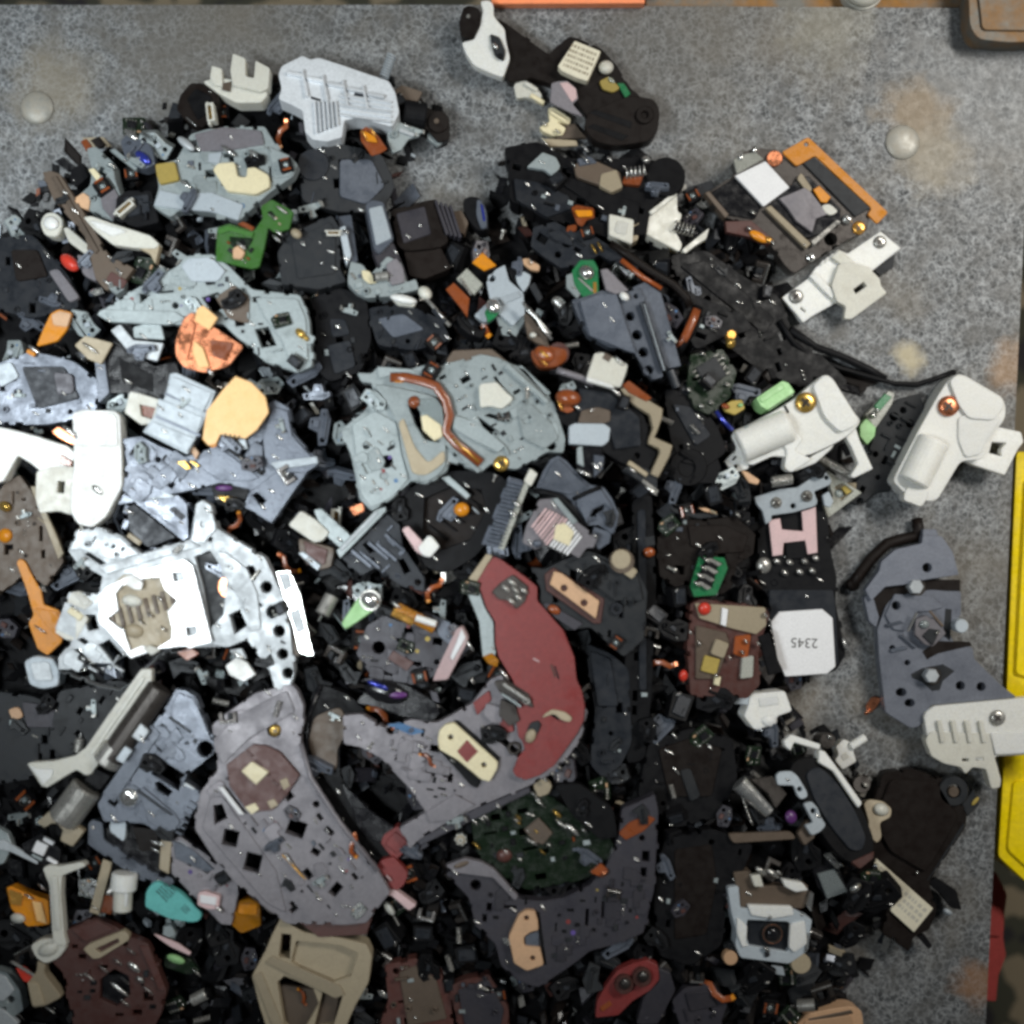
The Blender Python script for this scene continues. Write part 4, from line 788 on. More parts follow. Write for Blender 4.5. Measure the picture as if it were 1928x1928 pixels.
t.p('trace', [(720, 1130), (740, 1128), (840, 1220), (825, 1232)], 0.35, 0.6, 'steel'); t.p('trace', [(835, 1160), (860, 1160), (862, 1250), (838, 1240)], 0.35, 0.6, 'foil_orange'); t.p('pale_edge', [(640, 1110), (690, 1090), (760, 1230), (720, 1280), (640, 1200)], -0.3, 2, 'zinc', r=8)
t = T('stepped_plate', 'slate blue stepped cast plate with a row of holes and a steel guide rod', 'cast plate', 'N', 1080, 1480, 12, 'the slate stepped plate')
t.p('plate', [(680, 1290), (760, 1270), (900, 1220), (1090, 1230), (1180, 1200), (1290, 1560), (1345, 1850), (1270, 1870), (1180, 1760), (1130, 1660), (960, 1640), (800, 1550), (720, 1400)], 0, 6, 'slate', r=14, holes=[circle(1105, 1410, 32), circle(1155, 1545, 36), circle(1200, 1670, 36), circle(1238, 1800, 34)])
t.p('raised_face', [(740, 1300), (900, 1240), (1010, 1250), (1080, 1480), (1150, 1680), (1080, 1660), (810, 1550)], 1.5, 3, 'slate', r=10); t.p('side_wall', [(1120, 1200), (1210, 1160), (1330, 1240), (1475, 1770), (1380, 1790), (1330, 1720), (1230, 1400)], -1, 7, 'slate', r=10, label='darker blue side wall')
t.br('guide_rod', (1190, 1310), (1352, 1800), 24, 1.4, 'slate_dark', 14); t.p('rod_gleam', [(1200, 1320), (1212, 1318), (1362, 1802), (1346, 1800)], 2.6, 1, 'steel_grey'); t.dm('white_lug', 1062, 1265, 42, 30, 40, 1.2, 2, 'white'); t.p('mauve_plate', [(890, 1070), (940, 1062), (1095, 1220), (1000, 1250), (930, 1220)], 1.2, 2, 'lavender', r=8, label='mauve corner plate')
t.br('rod_tip', (1395, 1800), (1445, 1930), 34, -1.5, 'slate_dark', 12)
t = T('coil_winding', 'rust orange wound coil strip beside the olive chip board', 'coil', 'N', 1520, 1490, 9, 'the rust coil strip')
t.t('winding', [(1590, 1360, 0), (1560, 1440, 0.6), (1510, 1550, 0.4), (1450, 1650, -0.4)], 34, 'rust_flex', 8, flat=0.5); t.t('core', [(1600, 1340, -1.2), (1540, 1520, -1), (1440, 1680, -1.2)], 40, 'black', 8)
t = T('black_wire', 'brown-black lead running down from the holed dark plate to the coil strip', 'wire', 'N', 1250, 1080, 11, 'the brown-black lead')
t.t('lead', [(960, 880, 0), (1080, 960, 0.5), (1250, 1080, 0.6), (1420, 1180, 0.4), (1510, 1270, 0), (1540, 1340, -0.5)], 30, 'black_brown', 9); t.t('strand', [(1040, 1000, 0.6), (1200, 1130, 0.6), (1330, 1210, 0.2)], 20, 'rust_flex', 8)
# pale plate with orange ends
t = T('cast_plate', 'light slate cast plate with a hole between two orange flex squares', 'cast plate', 'B', 940, 1650, 13, 'the light slate plate')
t.p('plate', [(830, 1600), (880, 1530), (935, 1500), (960, 1590), (1040, 1660), (1050, 1780), (980, 1850), (900, 1780), (820, 1830), (760, 1790), (850, 1700)], 0, 4, 'steel_grey', r=10, holes=[circle(862, 1578, 20)]); t.p('lower_wing', [(880, 1780), (1000, 1740), (1060, 1800), (1000, 1910), (920, 1900)], -1.2, 3, 'zinc', r=8)
t.p('ridge', [(900, 1690), (1010, 1650), (1030, 1680), (920, 1730)], 0.8, 2, 'steel_grey', r=6); t.p('orange_square', [(748, 1488), (808, 1430), (888, 1505), (818, 1535)], 0.8, 1, 'orange', r=4); t.p('orange_strip', [(600, 1640), (645, 1602), (735, 1690), (722, 1800), (680, 1740)], 0.4, 1, 'rust_flex', r=4, label='browner orange flex end'); t.p('olive_glass', [(660, 1580), (720, 1520), (810, 1610), (760, 1670)], 0.2, 2, 'clear_plastic', r=4); t.p('bright_edge', [(678, 1580), (690, 1576), (750, 1668), (740, 1674)], 0.9, 1, 'solder')
t = T('board_scrap', 'round shiny screw on a green board chip beside the light slate plate', 'circuit board', 'B', 865, 1740, 15, 'the round screw on green')
t.p('board', [(820, 1770), (850, 1720), (910, 1760), (880, 1800), (840, 1830)], 0, 1.4, 'emerald', r=8); t.dm('screw', 872, 1735, 46, 42, 40, 0.2, 2.4, 'chrome'); t.b('cross_slot', 878, 1740, 34, 8, 50, 2.65, 0.3, 'steel')
t = T('bent_clip', 'long bent spring clip with bright edges below the light slate plate', 'spring clip', 'N', 440, 1440, 15, 'the bright bent clip')
t.t('bent_wire', [(325, 1310, 1), (370, 1370, 1.6), (430, 1430, 1.2), (480, 1510, 1.2), (535, 1580, 0.4)], 13, 'chrome', 7); t.t('bent_wire', [(370, 1350, 1), (410, 1400, 1.6), (470, 1470, 1), (530, 1540, 0.4)], 9, 'steel', 7); t.p('body', [(330, 1400), (350, 1380), (500, 1560), (520, 1640), (420, 1600), (360, 1560)], -1, 3, 'rust_brown', r=10); t.dm('pale_bead', 400, 1545, 28, 22, 0, 0.2, 1.5, 'ivory')
t = T('chrome_pin', 'short shiny chrome pin standing beside the slate stepped plate', 'pin', 'N', 585, 1320, 14, 'the chrome pin')
t.br('pin', (560, 1290), (615, 1335), 34, 0, 'chrome', 14); t.dm('collar', 575, 1300, 42, 36, 0, -1.4, 1.5, 'steel')
t = T('rounded_lug', 'pale blue-grey rounded lug with a black rim beside the light slate plate', 'lug', 'N', 340, 1130, 13, 'the rounded grey lug')
t.p('rim', [(210, 1060), (240, 1045), (330, 1040), (400, 1100), (385, 1180), (340, 1250), (260, 1170)], 0, 3, 'black', r=24); t.p('face', [(270, 1110), (330, 1080), (385, 1110), (370, 1180), (330, 1235), (285, 1170)], 1, 2, 'steel_grey', r=16); t.p('copper_cap', [(290, 1000), (360, 985), (450, 1040), (440, 1080), (380, 1070)], 1.2, 2, 'tan', r=14); t.p('grey_fin', [(370, 1190), (410, 1160), (470, 1270), (440, 1310)], 0.2, 3, 'grey', r=10); t.dm('glint_bead', 385, 1010, 26, 8, 60, 1.8, 1, 'chrome')
# small bits round B19-B20
t = T('oval_button', 'bright white oval button near the black ring cavity', 'button', 'B', 360, 1697, 16, 'the white oval button')
t.dm('button', 360, 1697, 80, 26, 12, 0, 2.2, 'white', n=20); t.p('base', [(290, 1690), (350, 1665), (440, 1705), (420, 1740), (330, 1730)], 0, 2, 'ivory', r=12)
t = T('guide_rod', 'thin steel guide rod with an ivory cap beside the white oval button', 'guide rod', 'B', 530, 1740, 14, 'the thin capped rod')
t.br('rod', (470, 1670), (625, 1850), 11, 0, 'steel', 10); t.dm('cap', 482, 1662, 46, 36, 45, -1, 3, 'ivory'); t.br('sleeve', (530, 1755), (600, 1830), 16, 0, 'slate_dark', 10); t.dm('glint_bead', 570, 1785, 40, 7, 48, 0.8, 1, 'chrome')
t = T('cast_lump', 'pale rough zinc casting with a cream dab left of the white oval button', 'casting', 'B', 220, 1590, 14, 'the pale rough casting')
P_ = [(60, 1480), (130, 1500), (170, 1560), (270, 1450), (350, 1490), (380, 1600), (430, 1580), (450, 1640), (290, 1680), (150, 1690), (90, 1660), (40, 1600)]
t.p('casting', P_, 0, 6, 'zinc', r=14); t.p('upper_lobe', [(260, 1500), (320, 1460), (360, 1520), (370, 1600), (290, 1620)], 1.4, 2, 'lavender', r=14); t.p('cream_dab', [(120, 1530), (165, 1535), (215, 1600), (170, 1610), (130, 1580)], 1.2, 1.4, 'cream', r=14); t.deco(P_, 10, 21, 'zinc', 0, 'rbpm'); 
# the big dark boxes
t = T('motor_box', 'dark olive-grey flat motor box with a pale slate face beside the green board', 'motor box', 'P', 600, 470, 16, 'the olive-grey motor box')
t.p('box', [(522, 475), (545, 440), (625, 405), (640, 430), (640, 505), (652, 530), (600, 545), (530, 535)], 0, 10, 'grey', r=6); t.p('cover', [(548, 452), (622, 418), (632, 440), (632, 515), (560, 525)], 0.6, 1, 'grey', r=6); t.p('slate_edge', [(638, 430), (650, 424), (662, 480), (652, 500)], -0.4, 6, 'steel_grey', r=3); t.dm('stud', 605, 495, 4, 3, 0, 0.6, 0.8, 'chrome')
t = T('motor_box', 'purple-black motor box with fluted end beside a pale slate tongue', 'motor box', 'P', 790, 430, 15, 'the purple-black motor box')
t.p('box', [(735, 395), (790, 380), (822, 374), (845, 455), (830, 465), (800, 470), (765, 472), (748, 462)], 0, 10, 'black_brown', r=6)
for k in range(4): t.p('flute', [(818 + k * 9, 377 + k * 3), (823 + k * 9, 376 + k * 3), (846 + k * 8, 440 + k * 2), (840 + k * 8, 442 + k * 2)], 1.2 - k * 0.5, 4, 'lavender_dark', r=2)
t.p('lower_flap', [(760, 472), (830, 465), (850, 505), (800, 525), (770, 520)], -1.5, 6, 'black_brown', r=6); t.p('panel', [(746, 402), (800, 388), (812, 440), (760, 458)], 0.5, 1, 'lavender_dark', r=4)
t = T('slate_tongue', 'pale slate stepped tongue standing between the two dark motor boxes', 'casting', 'P', 705, 430, 17, 'the pale slate tongue')
t.p('tongue', [(688, 385), (700, 376), (722, 380), (742, 450), (715, 478), (704, 468), (695, 420)], 0, 9, 'slate', r=5); t.p('light_face', [(694, 392), (720, 386), (738, 448), (708, 462)], 0.8, 1.5, 'steel_grey', r=4); t.p('lower_post', [(700, 470), (740, 455), (760, 500), (770, 530), (720, 520)], -2, 5, 'lavender_dark', r=5)
t.b('post', 655, 450, 26, 90, -8, -1, 8, 'slate', r=4)
t = T('roller', 'dark roller with a bluish-violet sheen standing on the upper pile edge', 'roller', 'B', 775, 1200, 14, 'the violet-sheen roller')
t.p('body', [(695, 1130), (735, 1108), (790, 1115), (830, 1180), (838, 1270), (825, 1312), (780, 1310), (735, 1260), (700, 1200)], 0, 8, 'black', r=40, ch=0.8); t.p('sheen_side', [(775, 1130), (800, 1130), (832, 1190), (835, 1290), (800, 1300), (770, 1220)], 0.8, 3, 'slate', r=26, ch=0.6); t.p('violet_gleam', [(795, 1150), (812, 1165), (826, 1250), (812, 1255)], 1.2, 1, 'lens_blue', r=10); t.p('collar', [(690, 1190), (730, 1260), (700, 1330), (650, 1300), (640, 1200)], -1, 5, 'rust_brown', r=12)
t = T('foot_pad', 'ivory oval foot pad half buried under dark scrap near the bare table patch', 'foot pad', 'B', 205, 1010, 10, 'the ivory foot pad')
t.p('pad', [(125, 930), (165, 918), (215, 960), (280, 1060), (272, 1095), (240, 1112), (190, 1070), (150, 1000)], 0, 4, 'beige', r=20, ch=0.5); t.p('dish', [(160, 950), (200, 960), (255, 1060), (235, 1080), (190, 1040)], 0.5, 1, 'ivory', r=20)
# comb board top left
t = T('comb_casting', 'bright white finned casting like a comb at the top of the pile', 'finned casting', 'P', 640, 185, 15, 'the white finned casting')
CP = [(524, 140), (530, 124), (570, 104), (584, 112), (600, 108), (650, 124), (690, 138), (732, 152), (745, 175), (752, 212), (738, 238), (700, 228), (672, 222), (648, 226), (644, 258), (615, 266), (588, 262), (574, 248), (570, 208), (548, 196), (524, 186), (530, 166)]
t.p('casting', CP, 0, 8, 'bright_zinc', r=5)
for k in range(9): t.p('fin', [(548 + k * 19, 126 + k * 5), (552 + k * 19, 124 + k * 5), (562 + k * 19, 176 + k * 4), (556 + k * 19, 178 + k * 4)] if k % 2 else [(540 + k * 19, 132 + k * 5), (572 + k * 19, 138 + k * 5), (571 + k * 19, 144 + k * 5), (539 + k * 19, 138 + k * 5)], 1.6, 2, 'bright_zinc', r=1)
for k in range(6): t.p('fin', [(590 + k * 8, 190), (594 + k * 8, 190), (598 + k * 8, 250 - k * 3), (594 + k * 8, 250 - k * 3)], 1.4, 2, 'bright_zinc', r=1)
for k in range(5): t.p('fin', [(640, 176 + k * 9), (738, 190 + k * 9), (737, 194 + k * 9), (639, 180 + k * 9)], 1.2, 2, 'bright_zinc', r=1)
t.p('dark_slot', [(585, 180), (605, 186), (604, 192), (584, 186)], 0.1, 0.3, 'slate_dark'); t.p('dark_slot', [(668, 172), (690, 178), (686, 188), (664, 182)], 0.1, 0.3, 'slate_dark')
t = T('coil_spring', 'bright closely wound coil spring pointing up from the white finned casting', 'spring', 'B', 272, 375, 17, 'the bright upright coil', tilt=(0.1, 0.15))
t.sp('coil', (295, 312), (250, 440), 26, 0.3, 9, 0, 'steel_grey')
t = T('motor_can', 'black ribbed motor can with a dull round end beside the white finned casting', 'motor', 'B', 460, 640, 7, 'the black ribbed motor')
t.p('block', [(330, 500), (430, 510), (500, 610), (620, 660), (625, 790), (560, 810), (500, 740), (340, 690), (320, 590)], 0, 10, 'black_brown', r=20); t.br('can', (360, 640), (490, 660), 74, 1, 'black', 20); t.d('end_disc', 560, 690, 62, 0.8, 4, 'black_brown', n=20); t.d('end_pin', 548, 685, 16, 1.4, 2, 'rust_brown'); t.dm('glint_bead', 470, 598, 36, 5, 48, 3.4, 0.8, 'steel'); t.p('pale_foot', [(495, 750), (560, 760), (590, 800), (560, 830), (500, 790)], -1.5, 3, 'zinc', r=12); t.p('top_flange', [(310, 510), (350, 480), (470, 520), (440, 580), (330, 570)], 0.6, 2, 'rust_brown', r=10)
t = T('flex_scrap', 'shiny crumpled orange-red flex piece beneath the white finned casting', 'flex scrap', 'B', 190, 800, 14, 'the shiny orange-red flex')
t.p('flex', [(115, 740), (150, 715), (210, 760), (270, 845), (230, 870), (180, 885), (150, 840), (120, 800)], 0, 0.8, 'rust_flex', r=10); t.p('fold', [(135, 740), (200, 770), (215, 810), (150, 800)], 1.0, 0.7, 'orange', r=8); t.dm('glint_bead', 140, 765, 36, 6, 55, 0.8, 0.8, 'foil_orange'); t.dm('glint_bead', 190, 750, 34, 6, 55, 1.2, 0.8, 'foil_orange')
t = T('zinc_scrap', 'jagged pale zinc scrap beside the shiny orange-red flex', 'metal scrap', 'B', 350, 760, 10, 'the jagged zinc scrap')
t.p('scrap', [(270, 700), (330, 690), (450, 730), (460, 770), (390, 790), (350, 850), (300, 870), (270, 800)], 0, 3, 'zinc', r=8); t.b('tab', 380, 750, 90, 24, 20, 0.8, 1.5, 'zinc_white', r=4); t.d('boss', 310, 760, 22, 1, 2, 'zinc', hole=10)
# ================================================================ the middle of the pile
t = T('pickup_chassis', 'large grey-green zinc pickup chassis with a dished ring and a cream square', 'pickup chassis', 'E', 640, 480, 17, 'the grey-green chassis')
ZP = [(95, 185), (180, 190), (215, 150), (400, 165), (480, 140), (640, 125), (800, 80), (900, 100), (960, 130), (1050, 165), (1120, 250), (1215, 360), (1250, 470), (1280, 560), (1268, 640), (1180, 634), (1000, 735), (900, 720), (860, 700), (800, 752), (620, 690), (606, 745), (490, 820), (405, 800), (300, 900), (180, 972), (110, 905), (85, 760), (60, 650), (0, 510), (130, 412), (190, 330), (180, 245), (120, 240)]
t.p('casting', ZP, 0, 7, 'zinc', r=14, holes=[[(388, 372), (412, 350), (452, 400), (470, 515), (560, 575), (500, 572), (430, 480)], circle(1200, 600, 26), [(1010, 155), (1028, 148), (1190, 300), (1172, 318)], circle(265, 690, 36), circle(150, 620, 22), circle(330, 640, 22), [(740, 465), (790, 440), (900, 520), (880, 550)], [(820, 430), (850, 415), (960, 450), (950, 470)]])
t.p('dish_ring', [(180, 250), (290, 262), (480, 305), (560, 330), (592, 420), (600, 600), (605, 735), (490, 812), (400, 795), (350, 640), (330, 480), (250, 330)], 1.6, 4, 'zinc', r=60, holes=[[(388, 372), (412, 350), (452, 400), (470, 515), (575, 570), (560, 582), (480, 565), (420, 470)]], label='dished olive-grey ring')
t.p('ring_rim', [(330, 470), (360, 440), (420, 600), (500, 700), (590, 620), (600, 690), (490, 770), (410, 760)], 2.2, 1, 'beige', r=30)
t.p('cream_pad', [(788, 265), (800, 248), (890, 238), (935, 290), (982, 330), (970, 350), (920, 392), (852, 375), (795, 385)], 2.4, 3, 'ivory', r=14); t.p('cream_block', [(458, 430), (492, 425), (572, 482), (582, 548), (535, 572), (470, 512)], 3.2, 3, 'cream', r=6)
t.p('prism', [(448, 332), (540, 328), (580, 380), (592, 500), (560, 478), (460, 424)], 2.8, 2, 'glass', r=8); t.dm('orange_bead', 420, 352, 36, 36, 0, 2.0, 1.8, 'rust_flex')
t.t('flex_strip', [(285, 212, 2.4), (370, 212, 2.4), (470, 235, 2.4), (545, 262, 2.5), (600, 340, 2.6), (622, 430, 2.6), (598, 520, 2.2), (660, 590, 1.8), (800, 700, 1.6)], 27, 'rust_flex', 8, flat=0.3); t.p('flex_pad', [(282, 205), (300, 192), (360, 198), (392, 222), (350, 242), (300, 238)], 2.6, 0.8, 'orange', r=8)
t.t('bright_strand', [(640, 560, 2.6), (720, 630, 2.4), (790, 695, 2)], 8, 'foil_orange', 6); t.p('long_ridge', [(930, 150), (955, 130), (1190, 345), (1170, 365)], 1.6, 3, 'zinc', r=5); t.p('long_ridge', [(575, 575), (600, 560), (800, 740), (780, 755)], 1.4, 3, 'zinc', r=5)
t.p('upper_flange', [(210, 150), (400, 165), (470, 200), (440, 240), (300, 200), (220, 220)], 0.9, 2, 'zinc', r=10); t.p('right_web', [(1000, 380), (1080, 360), (1200, 470), (1240, 560), (1160, 620), (1040, 560)], 1.0, 2, 'zinc', r=14, holes=[circle(1060, 450, 26)]); t.p('brown_haze_plate', [(640, 60), (860, 50), (960, 130), (900, 200), (700, 180), (600, 120)], -0.8, 4, 'rust_brown', r=14)
t.p('web', [(640, 420), (780, 470), (940, 600), (900, 640), (740, 560), (640, 500)], 1.3, 2, 'zinc', r=8); t.p('lower_plate', [(70, 480), (200, 400), (320, 470), (350, 640), (390, 790), (300, 890), (180, 955), (120, 880), (100, 760)], 0.8, 1.6, 'zinc', r=14, holes=[circle(265, 690, 36), circle(150, 600, 20), circle(300, 590, 18), circle(250, 770, 22)])
t.deco([(70, 500), (200, 420), (310, 500), (380, 780), (190, 930), (110, 820)], 16, 33, 'zinc', 0.8, 'LrbhimswmL', unit=0.85); t.deco([(620, 140), (900, 110), (1200, 380), (1250, 560), (1000, 700), (660, 560), (620, 320)], 34, 34, 'zinc', 0.2, 'LLrbphimsww', avoid=[[(780, 240), (990, 240), (990, 400), (780, 400)], circle(1200, 600, 40)], unit=0.85)
t.sc(915, 700, 44, 1.6, 'brass')
t = T('flex_scrap', 'rust-red flex roll on the upper rim of the grey-green chassis', 'flex scrap', 'E', 1190, 95, 20, 'the rust-red flex roll')
t.p('roll', [(1080, 60), (1180, 30), (1290, 50), (1290, 110), (1230, 155), (1130, 160), (1090, 110)], 0, 5, 'rust_flex', r=30, ch=0.6); t.dm('bulge', 1160, 80, 62, 44, 30, 0, 2, 'rust_flex'); t.p('brown_disc', circle(1240, 75, 62, 18), -0.6, 4, 'brown', foot=False); t.dm('glint_bead', 1160, 80, 34, 9, 40, 2, 0.7, 'foil_orange'); t.dm('glint_bead', 1160, 130, 26, 8, 40, 1.0, 0.7, 'foil_orange')
t = T('flex_scrap', 'glossy orange flex bulb beside the silver-edged black pickup', 'flex scrap', 'E', 1290, 335, 18, 'the glossy orange bulb')
t.dm('bulb', 1295, 328, 74, 50, 10, 0, 3.4, 'rust_flex', n=18); t.p('tail', [(1235, 340), (1280, 330), (1330, 400), (1290, 415), (1245, 395)], 0.3, 1, 'rust_flex', r=10); t.dm('glint_bead', 1250, 370, 36, 7, 60, 0.8, 1, 'foil_orange')
t = T('optical_pickup', 'black pickup edged with a bent silver strip and topped by a white clip', 'optical pickup', 'E', 1530, 470, 16, 'the silver-edged black pickup')
t.p('body', [(1250, 175), (1310, 170), (1420, 215), (1600, 275), (1720, 420), (1750, 500), (1740, 590), (1800, 640), (1740, 760), (1600, 700), (1500, 640), (1330, 560), (1240, 450)], 0, 9, 'black', r=14)
t.p('silver_edge', [(1590, 275), (1640, 268), (1700, 310), (1832, 390), (1828, 440), (1800, 520), (1784, 552), (1888, 598), (1870, 660), (1806, 782), (1760, 760), (1815, 640), (1812, 618), (1748, 590), (1752, 560), (1775, 500), (1758, 425), (1690, 385), (1640, 350)], 2, 4, 'beige', r=8, ch=0.4)
t.p('deck', [(1360, 270), (1540, 300), (1700, 440), (1710, 600), (1560, 620), (1520, 480), (1340, 400)], 1.2, 2, 'slate_dark', r=12); t.p('grey_block', [(1300, 490), (1330, 472), (1500, 475), (1535, 500), (1525, 575), (1490, 602), (1300, 590)], 2.4, 5, 'steel_grey', r=10); t.p('grey_cap', [(1370, 400), (1460, 380), (1535, 400), (1535, 460), (1500, 475), (1350, 470)], 2.0, 3, 'rust_brown', r=12)
t.p('white_clip', [(1445, 75), (1490, 70), (1632, 140), (1625, 180), (1592, 268), (1540, 262), (1400, 212), (1420, 150)], 5, 5, 'ivory', r=10); t.p('clip_lip', [(1400, 205), (1545, 255), (1560, 280), (1400, 235)], 5.4, 3, 'white', r=5); t.dm('clip_glint', 1585, 120, 40, 8, 45, 5, 1, 'chrome'); t.b('clip_notch', 1515, 100, 50, 40, 30, 5.1, 0.4, 'rust_brown', r=6)
t.p('flex_run', [(1600, 255), (1640, 230), (1770, 330), (1740, 350), (1640, 300)], 2.4, 0.8, 'rust_flex', r=6); t.t('pale_cable', [(1230, 170, 1.5), (1290, 190, 1.6), (1370, 215, 1.8), (1440, 250, 1.6)], 20, 'lavender', 8); t.dm('glint_bead', 1568, 298, 44, 9, 40, 2.2, 1, 'chrome')
t.p('tail_clip', [(1600, 740), (1660, 690), (1800, 760), (1800, 870), (1780, 880), (1700, 800)], 0.8, 4, 'grey', r=8); t.b('silver_bar', 1690, 730, 130, 26, 35, 2, 2, 'beige', r=4); t.b('silver_bar', 1760, 830, 110, 22, 38, 1.6, 2, 'steel', r=4); t.dm('glint_bead', 1765, 855, 46, 9, 38, 1.8, 1, 'chrome'); t.dm('glint_bead', 1660, 740, 30, 8, 38, 2.2, 1, 'chrome')
t.p('lens_block', [(1350, 600), (1480, 610), (1510, 690), (1450, 790), (1340, 720)], 1.4, 4, 'black_gloss', r=10); t.p('lens_frame', [(1345, 610), (1375, 600), (1385, 720), (1345, 700)], 2.2, 2, 'zinc', r=5); t.p('lens_frame', [(1440, 650), (1500, 660), (1490, 740), (1440, 780)], 2.2, 2, 'slate', r=6); t.dm('glint_bead', 1385, 755, 50, 12, 25, 1.8, 1.4, 'chrome'); t.dm('glint_bead', 1455, 720, 36, 12, 45, 2.4, 1.2, 'chrome')
t = T('heat_sink', 'slate blue finned heat sink with a thin glassy edge strip', 'heat sink', 'E', 930, 970, 15, 'the finned heat sink')
t.p('base', [(955, 775), (1045, 800), (905, 1182), (802, 1160)], 0, 5, 'slate', r=5)
for k in range(17): t.b('fin', 996 - k * 7.6, 806 + k * 22, 92, 9, 15, 1.7, 2.4, 'slate', ch=0.12)
t.p('glass_edge', [(1048, 800), (1078, 812), (930, 1192), (896, 1184)], 0.6, 3, 'clear_plastic', r=4); t.p('cap', [(1078, 728), (1122, 758), (1084, 832), (1042, 800)], 1.2, 4, 'ivory', r=8); t.dm('glint_bead', 1005, 932, 36, 10, 35, 1.8, 1, 'chrome'); t.dm('glint_bead', 980, 985, 36, 8, 40, 1.8, 1, 'chrome')
t = T('angled_plate', 'slate blue angled plate with a hooked slot under a black cable', 'cast plate', 'E', 1380, 880, 15, 'the hooked slate plate')
t.p('plate', [(1195, 675), (1240, 655), (1290, 690), (1360, 770), (1420, 822), (1495, 832), (1545, 900), (1582, 985), (1572, 1050), (1550, 1105), (1480, 1060), (1440, 1000), (1395, 1060), (1340, 1000), (1300, 905), (1240, 872), (1110, 850), (1150, 750)], 0, 5, 'slate', r=10, holes=[[(1420, 1000), (1440, 960), (1500, 935), (1495, 965), (1455, 985), (1450, 1015)]], label='slate plate with hook slot')
t.p('upper_face', [(1205, 690), (1245, 672), (1350, 780), (1415, 835), (1310, 880), (1130, 840)], 1.0, 2, 'slate', r=8); t.p('lower_face', [(1330, 900), (1480, 845), (1560, 970), (1500, 930), (1430, 960), (1400, 1040)], 1.0, 1.4, 'slate', r=8); t.p('foot', [(1440, 1060), (1540, 1090), (1530, 1150), (1470, 1190), (1420, 1130)], -0.6, 4, 'slate', r=8)
t.t('black_cable', [(1095, 855, 1.6), (1180, 868, 2), (1250, 890, 2), (1320, 960, 1.8), (1395, 1060, 1)], 15, 'black', 8); t.t('black_cable', [(1320, 905, 1.8), (1400, 865, 1.8), (1480, 835, 1.2)], 13, 'black', 8)
t = T('comb_connector', 'pinkish white ribbed comb connector with a cream middle', 'connector', 'E', 1230, 1060, 18, 'the ribbed white comb')
t.p('body', [(1130, 905), (1225, 895), (1290, 960), (1350, 1035), (1462, 1118), (1440, 1180), (1400, 1180), (1358, 1240), (1270, 1190), (1190, 1152), (1110, 1192), (1032, 1150), (1058, 1055)], 0, 5, 'lavender', r=10)
for k in range(13): t.b('rib', 1130 + k * 16.5 + (k % 2) * 2, 1010 + k * 13, 12 + 0 * k, 190 - abs(k - 6) * 9, 38 + 0, 1.4, 2, 'pink' if k < 7 else 'paper', ch=0.12)
t.p('cream_pad', [(1225, 1050), (1275, 1038), (1330, 1090), (1300, 1170), (1210, 1130)], 1.7, 2, 'cream', r=6); t.dm('lens_dot', 1120, 1155, 30, 24, 0, 0.4, 1.4, 'slate'); t.p('green_rim', [(1200, 900), (1235, 895), (1350, 1030), (1320, 1050)], 1.0, 2, 'zinc', r=5)
t = T('optical_pickup', 'dark brown pickup with a cream rectangle pierced by two holes', 'optical pickup', 'E', 1420, 1440, 15, 'the cream-plated dark pickup')
t.p('body', [(1080, 1290), (1160, 1300), (1260, 1250), (1400, 1195), (1500, 1230), (1690, 1310), (1745, 1430), (1725, 1700), (1610, 1800), (1420, 1630), (1280, 1650), (1130, 1500), (1140, 1420)], 0, 9, 'grey', r=20); t.p('cream_plate', [(1215, 1312), (1260, 1325), (1472, 1482), (1452, 1582), (1190, 1385)], 2.4, 3, 'tan', r=6, holes=[circle(1272, 1408, 20), circle(1385, 1492, 20)]); t.p('cream_backing', [(1220, 1320), (1460, 1485), (1446, 1570), (1200, 1385)], -0.4, 2.4, 'rust_brown')
t.p('brown_frame', [(1160, 1330), (1210, 1290), (1500, 1470), (1480, 1610), (1440, 1610), (1170, 1420)], 0.9, 2, 'brown', r=8); t.p('deck', [(1280, 1270), (1420, 1215), (1690, 1340), (1720, 1480), (1560, 1480)], 1.4, 2, 'grey', r=12); t.p('stack', circle(1600, 1255, 70, 18), 3.4, 5, 'rust_brown', foot=False); t.p('stack_top', circle(1595, 1245, 56, 18), 4.2, 2, 'beige', foot=False); t.b('stack_band', 1625, 1300, 120, 60, 35, 2.6, 4, 'beige', r=14)
t.d('screw_boss', 1570, 1525, 36, 1.4, 2, 'slate_dark', hole=16); t.p('lower_rail', [(1120, 1510), (1180, 1490), (1380, 1610), (1330, 1650)], 0.8, 2, 'lavender_dark', r=6); t.dm('copper_lens', 1215, 1530, 40, 26, 30, 0.9, 1.4, 'rust_flex'); t.p('lower_arm', [(1600, 1560), (1720, 1440), (1730, 1700), (1650, 1760)], -0.5, 5, 'slate_dark', r=12); t.deco([(1300, 1280), (1420, 1225), (1690, 1350), (1700, 1600), (1560, 1500)], 8, 41, 'grey', 1.4, 'rbp', unit=0.8)
t = T('plastic_hook', 'glossy white plastic hook lying over the black ring cavity', 'hook', 'E', 470, 1160, 17, 'the white hook')
t.p('shank', [(350, 1075), (385, 1055), (482, 1160), (470, 1225), (430, 1200)], 0, 3, 'pink', r=10); t.p('tip', [(440, 1180), (500, 1110), (520, 1115), (566, 1172), (512, 1234), (470, 1225)], 0.9, 3, 'white', r=14)
t = T('edge_bar', 'long pale zinc edge bar running down to the white clips left of the hook', 'bar', 'E', 130, 1080, 17, 'the long zinc bar')
